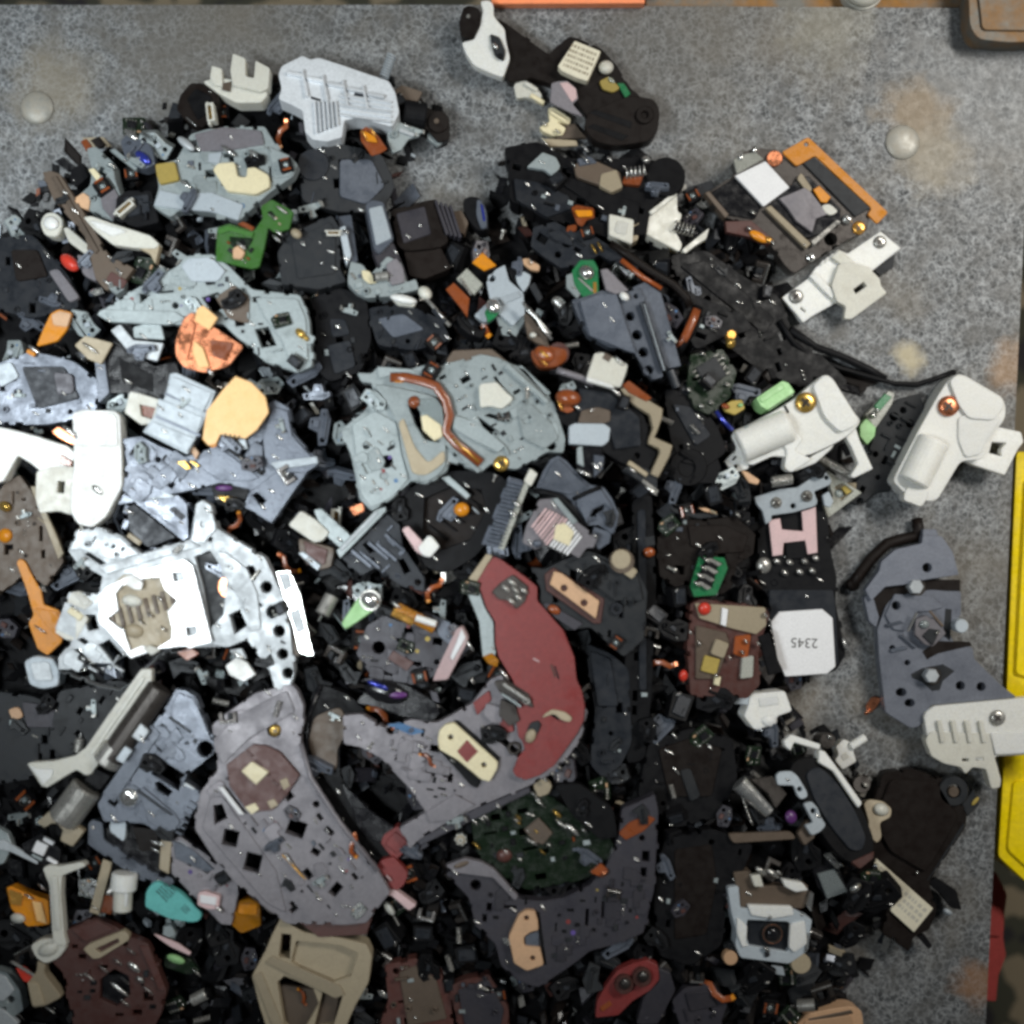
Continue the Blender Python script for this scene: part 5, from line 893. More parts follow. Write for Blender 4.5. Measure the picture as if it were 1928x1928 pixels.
t.p('bar', [(-20, 1195), (200, 965), (258, 945), (262, 972), (0, 1240)], 0, 3, 'zinc', r=5); t.p('inner_lip', [(0, 1180), (205, 970), (215, 985), (10, 1200)], 0.8, 1.5, 'zinc_white', r=3); t.p('copper_foot', [(50, 950), (130, 920), (140, 970), (80, 1000)], -0.4, 2, 'copper', r=12)
t = T('slatted_grille', 'slate blue slatted panel beneath the white hook', 'panel', 'E', 270, 1220, 12, 'the slatted slate panel')
SP = [(10, 1240), (270, 985), (340, 1050), (355, 1165), (420, 1260), (482, 1352), (478, 1430), (350, 1400), (200, 1295), (120, 1340)]
t.p('panel', SP, 0, 4, 'slate_dark', r=8, holes=[[(330, 1250), (360, 1240), (400, 1310), (365, 1330)], [(130, 1160), (165, 1140), (210, 1190), (170, 1210)]])
for k in range(5): t.b('slat', 120 + k * 48, 1240 - k * 22 + (k % 2) * 30, 150, 20, 40, 1.2, 1.6, 'slate', r=3)
t.deco(SP, 8, 43, 'slate', 0, 'rbp', unit=0.8)
t = T('push_button', 'mint green push button with a chrome cap near the amber tube', 'button', 'E', 120, 1540, 14, 'the mint push button')
t.p('body', [(105, 1460), (160, 1470), (220, 1500), (200, 1530), (100, 1600), (30, 1645), (5, 1610), (50, 1540)], 0, 5, 'mint', r=16, ch=0.5); t.dm('chrome_cap', 170, 1476, 58, 48, 20, 0, 2.6, 'chrome', n=18); t.d('cap_rim', 170, 1476, 62, 0.3, 2, 'steel', n=20)
t = T('amber_tube', 'amber tube with a white tip above the curved red board', 'tube', 'E', 430, 1570, 15, 'the amber tube')
t.br('amber_body', (320, 1520), (540, 1635), 36, 0, 'amber', 14); t.br('white_tip', (430, 1575), (545, 1612), 20, 2.4, 'white', 12); t.dm('glint_bead', 320, 1505, 36, 8, 35, 2, 1, 'chrome'); t.br('sleeve', (300, 1540), (420, 1600), 28, 1.0, 'foil_orange', 12)
t = T('plastic_strip', 'translucent pinkish white strip sloping beside the curved red board', 'strip', 'E', 630, 1770, 17, 'the pinkish white strip', tilt=(0.2, 0.2))
t.p('strip', [(660, 1640), (690, 1628), (722, 1690), (720, 1720), (610, 1928), (525, 1935), (545, 1880)], 0, 2.5, 'pink', r=10); t.p('bright_edge', [(690, 1640), (712, 1690), (640, 1820), (625, 1800)], 0.8, 1, 'paper', r=8); t.dm('glint_bead', 735, 1735, 40, 10, 55, -0.5, 1.2, 'chrome')
t = T('pickup_board', 'dark lavender pickup board half hidden under the amber tube', 'circuit board', 'E', 430, 1720, 11, 'the dark lavender board')
LB = [(150, 1620), (250, 1560), (350, 1600), (480, 1540), (620, 1600), (745, 1740), (700, 1800), (560, 1900), (420, 1960), (200, 1940), (90, 1780)]
t.p('board', LB, 0, 4, 'lavender_dark', r=14, holes=[circle(220, 1745, 36), circle(390, 1650, 26)]); t.deco(LB, 22, 45, 'lavender_dark', 0, 'LrbpimswL', avoid=[circle(220, 1745, 50)], unit=0.85); t.p('red_band', [(300, 1760), (420, 1830), (380, 1880), (270, 1810)], 0.8, 1, 'brown', r=8); t.p('slate_wing', [(520, 1560), (620, 1600), (740, 1740), (690, 1790), (560, 1680)], 0.9, 2, 'slate', r=8)
t = T('ring_housing', 'black cup housing with a deep dark cavity beside the finned heat sink', 'housing', 'E', 580, 1000, 9, 'the black ring cavity')
t.p('cup', [(310, 920), (420, 820), (620, 740), (860, 740), (960, 800), (880, 1100), (760, 1240), (600, 1330), (480, 1290), (440, 1200), (350, 1060)], 0, 6, 'black', r=50, holes=[[(480, 900), (640, 830), (800, 850), (830, 960), (740, 1130), (580, 1190), (470, 1090)]]); t.p('cavity_floor', [(440, 880), (660, 800), (860, 830), (860, 1000), (740, 1200), (560, 1240), (420, 1090)], -3.5, 2, 'black_brown')
for k in range(6): t.b('cavity_rib', 560 + k * 46, 1090 - k * 46, 140, 9, 35, -2.4, 1.4, 'black')
t.dm('orange_dot', 690, 962, 46, 42, 0, -0.5, 2, 'orange'); t.dm('glint_bead', 770, 968, 30, 6, 45, 0.4, 1, 'steel_grey'); t.p('zinc_lip', [(570, 780), (620, 770), (740, 880), (720, 905)], 1.0, 2, 'zinc', r=8)
# ---------------------------------------------------------------- curved red board pickup
t = T('optical_pickup', 'pickup with a curved red circuit board on a lavender-grey base and a cream connector', 'optical pickup', 'Q', 760, 330, 15, 'the curved red board')
GB = [(15, 200), (120, 190), (250, 270), (400, 220), (540, 240), (620, 200), (740, 130), (840, 0), (900, -30), (1010, 100), (1390, 170), (1360, 300), (1290, 420), (1200, 520), (1050, 600), (900, 660), (760, 720), (600, 800), (440, 900), (390, 950), (330, 830), (480, 740), (380, 600), (230, 440), (120, 380), (20, 360)]
t.p('base', GB, 0, 6, 'lavender', r=14, holes=[circle(285, 280, 26), [(870, 330), (905, 310), (1030, 420), (1005, 440)]])
t.p('red_board', [(770, -551), (815, -630), (860, -690), (905, -672), (1047, -571), (1106, -520), (1106, -443), (1254, -274), (1313, -128), (1326, 0), (1355, 60), (1372, 150), (1365, 230), (1330, 300), (1265, 390), (1200, 480), (1120, 535), (1040, 562), (985, 540), (968, 512), (1000, 430), (1036, 390), (1020, 340), (1000, 320), (985, 215), (1000, 100), (967, 0), (889, -127), (869, -205), (869, -324), (820, -403)], 2.2, 1.6, 'red', r=6,
    holes=[[(1085, 270), (1105, 235), (1130, 250), (1110, 290)]])
t.p('zinc_border', [(691, -541), (760, -551), (812, -403), (860, -324), (862, -205), (875, -140), (800, -120), (780, -324)], 2.0, 4, 'zinc', r=16); t.p('border_top', [(820, -705), (856, -695), (775, -560), (765, -545), (705, -545)], 1.6, 4, 'beige', r=6)
t.p('ic', [(849, -492), (900, -545), (968, -591), (1057, -521), (1040, -440), (988, -393), (948, -442), (890, -450)], 3.2, 2, 'dark_steel', r=12)
for u, v in ((930, -510), (965, -545), (1000, -460), (960, -440), (1030, -500), (985, -500)): t.dm('ic_leg', u, v, 34, 13, 40, 3.0, 1.3, 'steel')
t.b('copper_slot', 1195, -50, 18, 80, -18, 2.3, 0.5, 'brown'); t.b('copper_slot', 1215, -40, 8, 80, -18, 2.6, 0.5, 'grey'); t.b('copper_slot', 1100, -110, 40, 10, 30, 2.5, 0.4, 'pink')
t.b('steel_rail', 985, 70, 170, 20, 34, 5.2, 1.5, 'steel', r=4); t.b('steel_rail', 960, 115, 130, 14, 34, 4.6, 1.5, 'zinc', r=4); t.p('pickup_cover', [(900, 110), (980, 140), (1010, 230), (950, 260), (890, 200)], 3.4, 2, 'dark_steel', r=8); t.d('pivot', 1045, 120, 22, 5, 2, 'steel', hole=9)
t.p('lever', [(1150, 190), (1190, 165), (1260, 180), (1305, 215), (1285, 240), (1240, 225), (1200, 190), (1130, 215)], 3.4, 1.6, 'beige', r=16); t.p('lever_shadow', [(1140, 200), (1190, 178), (1240, 215), (1220, 228), (1180, 200)], 2.35, 0.3, 'black'); t.p('oval_boss', [(1040, 310), (1065, 240), (1120, 225), (1125, 270), (1090, 330)], 3.0, 2, 'grey', r=20); t.dm('oval_lens', 1068, 315, 30, 42, 20, 3.0, 1.2, 'beige')  # thin black strip painted as the shadow under the lever
t.p('connector', [(556, 285), (592, 250), (640, 240), (740, 330), (885, 462), (880, 500), (838, 572), (790, 558), (660, 450), (556, 390), (548, 335)], 3.2, 4, 'cream', r=10, holes=[circle(620, 322, 15), circle(806, 478, 15)]); t.p('red_window', [(712, 335), (775, 402), (712, 465), (655, 402)], 3.4, 0.8, 'red', label='red square in the cream connector')
t.p('connector_slot', [(635, 228), (665, 232), (900, 440), (880, 472)], 1.2, 2, 'black', r=10); t.p('connector_slot', [(555, 395), (580, 395), (790, 560), (770, 610), (730, 590)], 1.2, 2, 'black', r=10)
t.p('red_trim', [(745, 130), (835, 60), (850, 110), (770, 200)], 1.0, 1, 'red', r=8); t.p('red_trim', [(870, 190), (960, 200), (975, 290), (920, 300)], 1.0, 1, 'red', r=8); t.p('grey_gear', [(860, 10), (930, 0), (1060, 80), (1088, 160), (1040, 140), (950, 90), (900, 80)], 3.0, 3, 'dark_steel', r=14); t.p('gear_block', [(820, 130), (900, 150), (910, 240), (850, 240), (800, 190)], 1.4, 3, 'lavender', r=12)
t.d('spring_ring', 975, 385, 38, 1.4, 2, 'dark_steel', hole=22, n=22); t.deco([(280, 260), (540, 260), (620, 560), (760, 690), (560, 740), (400, 560), (250, 420)], 34, 51, 'lavender', 0, 'LLrbhipswwm', avoid=[[(540, 220), (900, 430), (840, 620), (540, 420)]], unit=0.8); t.p('blue_smear', [(260, 250), (340, 240), (480, 290), (400, 310)], 0.06, 0.1, 'ink_blue', ch=0, r=14)
t.p('step', [(480, 740), (640, 640), (760, 700), (620, 790), (500, 800)], 0.9, 1.6, 'lavender', r=8); t.p('edge_rail', [(430, 900), (760, 720), (1060, 600), (1070, 630), (780, 770), (450, 930)], -0.8, 5, 'lavender_dark', r=8)
t.p('yellow_resin', [(800, -130), (850, -150), (890, -110), (880, -70), (830, -90)], 2.8, 2, 'amber', r=8); t.dm('glint_bead', 920, -30, 44, 10, 50, 2.6, 1.2, 'chrome'); t.dm('glint_bead', 740, 5, 24, 10, 50, 1.0, 1.2, 'solder')
for k in range(5): t.dm('edge_joint', 1150 + k * 40, 560 - k * 34, 18, 9, 40, 0.5, 1.2, 'steel')
t = T('lens_lever', 'dark lens lever with a violet-blue gleam left of the curved red board', 'lens', 'Q', 290, 130, 14, 'the violet-blue lens')
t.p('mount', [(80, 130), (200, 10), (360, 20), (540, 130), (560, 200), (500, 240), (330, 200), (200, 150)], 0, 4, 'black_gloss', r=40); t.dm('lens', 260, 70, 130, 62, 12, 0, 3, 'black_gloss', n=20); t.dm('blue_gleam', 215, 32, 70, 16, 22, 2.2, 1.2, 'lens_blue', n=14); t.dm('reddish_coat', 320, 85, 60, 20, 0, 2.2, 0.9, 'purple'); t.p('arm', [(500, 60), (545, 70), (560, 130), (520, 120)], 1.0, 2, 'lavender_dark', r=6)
# ring of dark rubber
t = T('rubber_ring', 'dark crescent rubber ring between the grey windowed board and the curved red board', 'ring', 'P', 615, 1440, 9, 'the dark crescent ring')
t.p('ring', [(600, 1285), (660, 1310), (700, 1350), (660, 1370), (640, 1400), (640, 1460), (670, 1520), (740, 1570), (760, 1620), (720, 1640), (650, 1590), (600, 1510), (572, 1420), (575, 1330)], 0, 7, 'black', r=16); t.p('dusty_face', [(590, 1350), (640, 1330), (660, 1370), (635, 1410), (635, 1450), (600, 1460), (580, 1400)], 0.8, 1.4, 'rust_brown', r=12); t.p('inner_step', [(640, 1470), (700, 1530), (760, 1570), (760, 1610), (680, 1570)], 0.6, 2, 'black_gloss', r=8); t.t('bead_rim', [(603, 1290, 0.6), (580, 1350, 0.6), (576, 1420, 0.6), (604, 1510, 0.6), (655, 1590, 0.6)], 5, 'black_gloss', 8)
# lower board
t = T('optical_pickup', 'slate-purple curved pickup board with a peach C-shaped block', 'optical pickup', 'Q', 1150, 1320, 13, 'the peach-blocked board')
PB = [(590, 1085), (640, 1060), (830, 1060), (900, 1120), (1010, 1230), (1130, 1240), (1260, 1220), (1400, 1150), (1500, 1030), (1560, 890), (1580, 720), (1660, 690), (1765, 640), (1785, 740), (1770, 1000), (1760, 1180), (1700, 1420), (1520, 1490), (1400, 1520), (1340, 1570), (1270, 1620), (1110, 1725), (1000, 1690), (900, 1600), (870, 1480), (760, 1380), (720, 1220)]
t.p('board', PB, 0, 6, 'lavender_dark', r=16, holes=[circle(760, 1150, 30)]); t.p('c_block', [(1000, 1318), (1040, 1292), (1092, 1296), (1110, 1360), (1112, 1404), (1072, 1412), (1030, 1440), (1032, 1492), (1120, 1500), (1142, 1598), (1048, 1632), (975, 1588), (945, 1440)], 2.6, 4, 'tan', r=14, holes=[circle(1045, 1335, 14), circle(1080, 1560, 14)]); t.p('blue_core', [(1035, 1442), (1075, 1418), (1112, 1412), (1116, 1494), (1040, 1492)], 1.2, 1.4, 'slate')
t.p('block_shade', [(1095, 1295), (1120, 1300), (1160, 1600), (1140, 1596)], 0.12, 0.3, 'black'); t.p('red_patch', [(1560, 860), (1620, 800), (1720, 760), (1770, 780), (1700, 850), (1600, 900)], 0.9, 1, 'rust_flex', r=12, label='rust-red patch'); t.p('inner_rim', [(590, 1040), (700, 1000), (790, 1020), (860, 1060), (1000, 1215), (980, 1240), (860, 1110), (640, 1080)], 1.2, 3, 'lavender', r=12); t.dm('rim_gap', 680, 1035, 46, 16, -20, 1.4, 0.5, 'rust_brown')  # thin black strip painted as shade along the peach block
t.p('copper_corner', [(1400, 1080), (1460, 1030), (1505, 1070), (1470, 1110)], 1.6, 2, 'rust_flex', r=8); t.dm('glint_bead', 1480, 1085, 26, 16, -40, 1.6, 1.4, 'copper'); t.deco([(740, 1150), (900, 1180), (1250, 1260), (1700, 1000), (1740, 1100), (1680, 1380), (1250, 1560), (1050, 1680), (900, 1500)], 44, 55, 'lavender_dark', 0, 'LLrbhipscww', avoid=[[(920, 1270), (1180, 1270), (1180, 1650), (920, 1650)]], unit=0.85)
t = T('chip_board', 'dark green wet-looking board with a tan chip and bright pins', 'circuit board', 'Q', 1080, 890, 10, 'the tan-chip board')
t.p('board', [(720, 720), (900, 640), (1000, 660), (1090, 600), (1250, 700), (1480, 830), (1540, 930), (1460, 1080), (1330, 1130), (1050, 1180), (900, 1100), (760, 960)], 0, 3, 'green_dark', r=20); t.p('chip', [(1030, 842), (1112, 772), (1192, 860), (1138, 924), (1090, 910)], 1.6, 2, 'rust_brown', r=4); t.p('black_cover', [(1200, 590), (1340, 580), (1530, 720), (1560, 880), (1460, 900), (1300, 760)], 3.2, 5, 'black', r=24)
for u, v, a_, b_ in ((795, 685, 30, 7), (790, 775, 36, 8), (815, 770, 30, 8), (765, 930, 34, 7), (1215, 750, 34, 12), (1240, 810, 48, 10), (1300, 840, 56, 16), (1370, 845, 26, 7), (990, 790, 30, 7), (1000, 770, 24, 6), (1055, 845, 26, 6), (1100, 850, 24, 6), (1065, 905, 36, 7), (1090, 915, 28, 6), (1170, 925, 22, 7), (1135, 965, 26, 6), (930, 965, 30, 7), (1095, 650, 46, 8), (1120, 690, 40, 7), (1000, 800, 22, 7)): t.dm('pin', u, v, a_, b_, 42, 0.6, 1.6, 'chrome' if (u + v) % 3 else 'brass')
t.deco([(760, 750), (1000, 680), (1400, 850), (1420, 1000), (1050, 1130), (850, 1020)], 16, 57, 'green_dark', 0, 'cocp', avoid=[[(1000, 760), (1210, 760), (1210, 940), (1000, 940)]], unit=0.9); t.dm('red_lens', 920, 985, 46, 40, 0, 0.2, 2, 'brown')
t.p('grey_nub', [(1080, 590), (1140, 550), (1190, 590), (1170, 640), (1110, 660)], 3.5, 5, 'beige', r=16)
t = T('plug', 'red and translucent white plug lying by the windowed grey board', 'plug', 'Q', 270, 1120, 14, 'the red and white plug')
t.p('red_body', [(180, 1080), (230, 1010), (300, 990), (382, 1085), (360, 1150), (320, 1180), (240, 1160), (90, 1140)], 0, 5, 'red', r=14); t.p('pale_half', [(70, 1190), (190, 1140), (300, 1170), (430, 1265), (385, 1295), (290, 1210), (200, 1210), (80, 1330), (20, 1330)], -0.4, 4, 'pink', r=14); t.p('red_tip', [(20, 1360), (180, 1210), (205, 1240), (190, 1300), (60, 1400)], 0.2, 3, 'red', r=10); t.dm('glint_bead', 250, 1128, 30, 8, 45, 0.6, 1.2, 'chrome'); t.dm('glint_bead', 275, 1110, 26, 7, 45, 0.6, 1.2, 'pink')
t = T('connector_block', 'dull red square connector block above the red and white plug', 'connector', 'Q', 315, 905, 12, 'the dull red block')
t.p('block', [(228, 915), (245, 870), (325, 818), (402, 915), (380, 950), (310, 1012), (270, 970)], 0, 7, 'red', r=12); t.b('face', 315, 912, 90, 90, 38, 0.6, 1, 'red', r=10); t.p('skirt', [(400, 915), (470, 880), (500, 930), (400, 990), (340, 1010)], -2, 4, 'lavender_dark', r=8)
t = T('bulb', 'tiny pale leaf-shaped bulb below the red and white plug', 'bulb', 'Q', 280, 1285, 9, 'the pale tiny bulb')
t.dm('glass', 278, 1280, 48, 24, 55, 0, 2, 'ivory'); t.br('tail_wire', (300, 1320), (330, 1375), 5, 0, 'steel', 8)
t = T('connector_block', 'red two-post connector board near the bottom edge of the picture', 'connector', 'Q', 1600, 1760, 11, 'the two-post red board')
t.p('board', [(1440, 1800), (1480, 1730), (1552, 1630), (1640, 1590), (1720, 1570), (1782, 1602), (1790, 1680), (1740, 1740), (1640, 1800), (1560, 1880), (1430, 1895)], 0, 4, 'red', r=14); t.p('lavender_side', [(1700, 1590), (1850, 1640), (1880, 1740), (1780, 1930), (1660, 1930), (1700, 1780), (1790, 1690)], -1, 5, 'lavender_dark', r=14)
for u, v in ((1592, 1712), (1692, 1672)): t.d('post', u, v, 54, 2.5, 4, 'brown', n=20, ch=0.5); t.dm('post_tip', u + 6, v - 10, 34, 34, 0, 2.4, 2, 'dark_steel'); t.dm('glint_bead', u + 10, v - 22, 20, 8, 45, 4.0, 0.8, 'solder')
t.b('copper_end', 1490, 1830, 70, 30, -35, 0.5, 1, 'rust_flex', r=8)
t = T('pickup_board', 'dark mauve board fragment with a round hole at the bottom edge of the picture', 'circuit board', 'Q', 820, 1800, 9, 'the mauve bottom board')
MB_ = [(610, 1720), (700, 1680), (840, 1650), (900, 1760), (945, 1850), (950, 1990), (680, 1990), (640, 1850)]
t.p('board', MB_, 0, 5, 'brown', r=14, holes=[circle(828, 1740, 22)]); t.p('mauve_face', [(660, 1740), (830, 1680), (920, 1850), (900, 1940), (700, 1940)], 0.7, 1.4, 'lavender_dark', r=12, holes=[circle(828, 1740, 22)]); t.deco(MB_, 8, 61, 'lavender_dark', 0.7, 'rbps', unit=0.85)
t = T('pickup_board', 'dark brown board fragment with a torn edge left of the mauve bottom board', 'circuit board', 'Q', 460, 1800, 8, 'the torn brown board')
MB_ = [(250, 1600), (420, 1560), (560, 1640), (620, 1760), (640, 1960), (420, 1990), (200, 1990), (270, 1800)]
t.p('board', MB_, 0, 5, 'brown', r=14); t.p('tan_face', [(330, 1640), (430, 1600), (540, 1680), (600, 1900), (380, 1940)], 0.6, 1.4, 'rust_brown', r=14); t.deco(MB_, 8, 63, 'rust_brown', 0.6, 'rbph', unit=0.9)
t = T('pickup_board', 'faint violet-grey plate fragment right of the two-post red board', 'circuit board', 'P', 1330, 1860, 8, 'the violet-grey fragment')
MB_ = [(1265, 1885), (1290, 1860), (1345, 1855), (1370, 1890), (1350, 1950), (1290, 1960)]
t.p('plate', MB_, 0, 4, 'lavender_dark', r=6); t.deco(MB_, 4, 64, 'lavender_dark', 0, 'rbp', unit=0.9); t.p('step', [(1290, 1870), (1340, 1866), (1350, 1895), (1300, 1905)], 0.8, 1.5, 'lavender_dark', r=4)
# ================================================================ left side of the pile
t = T('clip', 'cream moulded clip with two upright notched lugs at the top of the pile', 'clip', 'A', 1360, 470, 15, 'the cream notched clip')
t.p('body', [(1150, 462), (1215, 440), (1330, 450), (1400, 440), (1505, 470), (1515, 540), (1480, 580), (1340, 582), (1240, 530)], 0, 7, 'ivory', r=14); t.p('lug', [(1200, 370), (1258, 388), (1262, 490), (1215, 480), (1190, 440)], 1.4, 4, 'ivory', r=8); t.p('lug', [(1320, 300), (1392, 330), (1392, 430), (1440, 442), (1448, 340), (1530, 385), (1520, 500), (1480, 520), (1320, 480), (1305, 400)], 1.8, 5, 'ivory', r=12); t.p('notch', [(1262, 470), (1310, 460), (1305, 520), (1258, 508)], 0.9, 0.4, 'rust_brown')
t = T('pickup_board', 'pale blue-grey board carrying a cream C-shaped block near the upper pile edge', 'circuit board', 'A', 1240, 1020, 14, 'the cream C-block board')
BP = [(868, 1172), (900, 1062), (880, 935), (1000, 905), (1080, 760), (1180, 730), (1500, 715), (1600, 880), (1690, 930), (1660, 1000), (1530, 1090), (1350, 1255), (1200, 1205), (1020, 1190), (965, 1232)]
t.p('board', BP, 0, 5, 'zinc', r=16, holes=[circle(1090, 830, 30)]); t.p('c_block', [(1205, 960), (1235, 925), (1330, 918), (1345, 1000), (1398, 1005), (1402, 945), (1440, 945), (1524, 992), (1530, 1060), (1450, 1102), (1285, 1082)], 2.4, 4, 'cream', r=16); t.p('tan_block', [(878, 930), (990, 915), (1015, 1020), (905, 1045), (890, 1000)], 1.8, 3, 'ink_yellow', r=14)
t.p('mauve_plate', [(1100, 760), (1260, 720), (1480, 740), (1500, 820), (1300, 850), (1140, 860)], 1.0, 2, 'lavender', r=14); t.p('front_step', [(870, 1165), (905, 1075), (1010, 1100), (1200, 1090), (1380, 1160), (1350, 1250), (1200, 1200), (1020, 1185)], 0.9, 2, 'steel_grey', r=8); t.p('right_lobe', [(1520, 830), (1640, 880), (1690, 935), (1640, 1000), (1560, 1010)], 0.8, 2, 'zinc', r=16); t.p('pad', [(1180, 870), (1260, 860), (1240, 930), (1180, 920)], 0.8, 1.5, 'steel_grey', r=8)
for u, v, a_, b_ in ((1055, 815, 62, 24), (1295, 855, 54, 14), (1445, 878, 48, 14), (1052, 1045, 46, 12), (745, 765, 50, 20)): t.dm('glint_pad', u, v, a_, b_, 38, 1.4, 1.2, 'zinc_white' if a_ > 60 else 'chrome')
t.deco([(1080, 780), (1500, 740), (1640, 960), (1350, 1230), (930, 1180), (920, 1070)], 24, 71, 'zinc', 0.1, 'LrbpimswL', avoid=[[(1180, 900), (1560, 900), (1560, 1120), (1180, 1120)], [(860, 900), (1040, 900), (1040, 1060), (860, 1060)]], unit=0.85)
t = T('circuit_board', 'bright green L-shaped circuit board standing out of the upper pile', 'circuit board', 'A', 1430, 1320, 17, 'the green L-shaped board')
t.p('board', [(1480, 1170), (1540, 1130), (1665, 1200), (1640, 1300), (1560, 1320), (1520, 1290), (1500, 1400), (1470, 1515), (1430, 1525), (1222, 1478), (1232, 1290), (1300, 1268), (1440, 1310), (1490, 1240)], 0, 2, 'green', r=10); t.p('raised_edge', [(1232, 1300), (1298, 1278), (1440, 1320), (1430, 1345), (1300, 1310), (1245, 1330)], 1.0, 1, 'green', r=5); t.p('dark_pad', [(1300, 1340), (1440, 1350), (1400, 1420), (1310, 1400)], 0.4, 0.6, 'green_dark', r=8); t.p('tan_component', [(1320, 1410), (1350, 1390), (1390, 1430), (1370, 1470), (1320, 1465)], 1.6, 2, 'tan', r=10); t.dm('solder_joint', 1370, 1395, 40, 10, 40, 1.0, 1.4, 'solder')
t.p('slot', [(1510, 1200), (1540, 1190), (1580, 1240), (1555, 1255)], 0.06, 0.3, 'green_dark', r=8); t.p('red_patch', [(1345, 1270), (1380, 1255), (1445, 1290), (1430, 1310)], 0.7, 0.6, 'rust_flex', r=6); t.dm('solder_joint', 1600, 1190, 44, 8, 35, 0.3, 0.9, 'steel'); t.deco([(1240, 1340), (1480, 1340), (1440, 1500), (1250, 1460)], 7, 73, 'green', 0, 'soc', unit=0.8); t.deco([(1500, 1180), (1650, 1220), (1600, 1300), (1500, 1260)], 3, 74, 'green', 0, 'so', unit=0.7)
for u, v, a_, b_ in ((1580, 1320, 34, 10), (1570, 1355, 34, 10), (1680, 1325, 36, 26)): t.dm('tinned_leg', u, v, a_, b_, 40, -1, 1.6, 'chrome' if a_ < 35 else 'beige')
t = T('rust_strip', 'long rust-brown strip leaning over the upper left pile edge', 'strip', 'A', 500, 1300, 12, 'the rust-brown strip')
t.p('strip', [(238, 975), (290, 968), (340, 985), (520, 1280), (620, 1450), (760, 1520), (700, 1600), (600, 1650), (540, 1580), (480, 1340), (300, 1130)], 0, 2.5, 'rust_brown', r=12); t.p('fold', [(290, 1000), (320, 995), (560, 1420), (540, 1440)], 0.7, 1, 'rust_brown', r=4); t.b('stain', 660, 1590, 110, 60, 30, 0.3, 0.4, 'brown', r=16)
t = T('plastic_lever', 'white plastic lever crossing the rust-brown strip', 'lever', 'A', 690, 1330, 15, 'the white lever')
t.p('lever', [(470, 1230), (520, 1225), (620, 1262), (850, 1335), (905, 1385), (880, 1410), (760, 1405), (640, 1388), (540, 1310)], 0, 4, 'ivory', r=14); t.p('upper_face', [(500, 1245), (610, 1272), (720, 1310), (640, 1340), (560, 1300)], 0.7, 1.5, 'white', r=8); t.p('hooked_end', [(800, 1330), (860, 1340), (905, 1390), (880, 1500), (850, 1440), (770, 1400)], -0.6, 3, 'beige', r=12)
t = T('rounded_plug', 'pair of rounded white plastic caps at the left end of the rust-brown strip', 'cap', 'A', 300, 1280, 11, 'the rounded white caps')
t.p('cap', [(222, 1262), (255, 1205), (310, 1200), (358, 1240), (350, 1290), (320, 1345), (250, 1335)], 0, 5, 'ivory', r=26, ch=0.6); t.p('neck', [(355, 1290), (385, 1285), (510, 1395), (525, 1445), (480, 1440), (385, 1370)], -0.4, 4, 'ivory', r=18, ch=0.5); t.dm('knob', 290, 1265, 46, 40, 20, 0, 1.6, 'white')
t = T('lamp_bulb', 'small glossy red bead beneath the rounded white caps', 'bead', 'A', 392, 1490, 11, 'the glossy red bead')
t.dm('bead', 395, 1490, 66, 38, 42, 0, 3.2, 'scarlet', n=18); t.p('collar', [(430, 1440), (480, 1450), (570, 1560), (540, 1600), (470, 1560)], -1, 4, 'lavender', r=20, ch=0.5)
t = T('cast_block', 'pale zinc and copper casting beside the rust-brown strip', 'casting', 'A', 580, 1050, 12, 'the zinc and copper casting')
t.p('casting', [(490, 840), (545, 830), (640, 920), (650, 1010), (690, 1130), (640, 1262), (500, 1190), (430, 1120), (510, 1050), (520, 960)], 0, 7, 'zinc', r=14); t.p('copper_face', [(412, 1130), (470, 1090), (512, 1120), (500, 1190), (440, 1170)], 0.8, 2, 'tan', r=10); t.p('cream_tab', [(500, 960), (530, 950), (590, 1020), (550, 1030)], 1.0, 2, 'cream', r=6); t.p('mauve_side', [(560, 1080), (650, 1070), (680, 1130), (640, 1250), (580, 1180)], 0.9, 2, 'lavender', r=10); t.p('dark_slot', [(400, 960), (470, 920), (500, 1000), (430, 1060), (395, 1030)], -2, 4, 'black', r=10); t.p('orange_fleck', [(455, 800), (490, 785), (525, 840), (490, 860)], -1.5, 2, 'rust_flex', r=8)
t.deco([(500, 860), (640, 940), (660, 1130), (620, 1230), (480, 1120), (540, 1040)], 8, 75, 'zinc', 0.1, 'rbpm', unit=0.8)
t = T('lens_cell', 'little lens cell with a vivid blue gleam on the upper left pile edge', 'lens', 'A', 800, 880, 11, 'the vivid blue lens')
t.p('cell', [(680, 800), (740, 740), (860, 830), (880, 930), (820, 960), (720, 930)], 0, 5, 'slate', r=20); t.dm('lens', 812, 895, 56, 28, 40, 0.2, 2, 'lens_blue', n=16); t.dm('glint_bead', 740, 765, 40, 16, 40, 0.3, 1, 'steel_grey'); t.p('edge_rail', [(620, 850), (650, 840), (780, 950), (765, 965)], 0.2, 2, 'zinc', r=4); t.deco([(690, 810), (740, 760), (860, 850), (720, 920)], 3, 76, 'slate', 0, 'rb', unit=0.7)
t = T('plastic_box', 'black square plastic box on the upper left slope under the cream notched clip', 'box', 'A', 1130, 600, 12, 'the black square box')
t.p('box', [(1020, 540), (1080, 470), (1150, 470), (1240, 540), (1230, 640), (1150, 720), (1060, 690), (1000, 620)], 0, 9, 'black_brown', r=16); t.p('lid', [(1060, 560), (1110, 500), (1200, 545), (1190, 630), (1120, 680)], 0.6, 1.5, 'black', r=12); t.dm('glint_bead', 1085, 690, 44, 7, 42, 0, 1, 'chrome')
t = T('plastic_box', 'black moulded block just below the zinc and copper casting', 'box', 'A', 770, 1180, 12, 'the black moulded block')
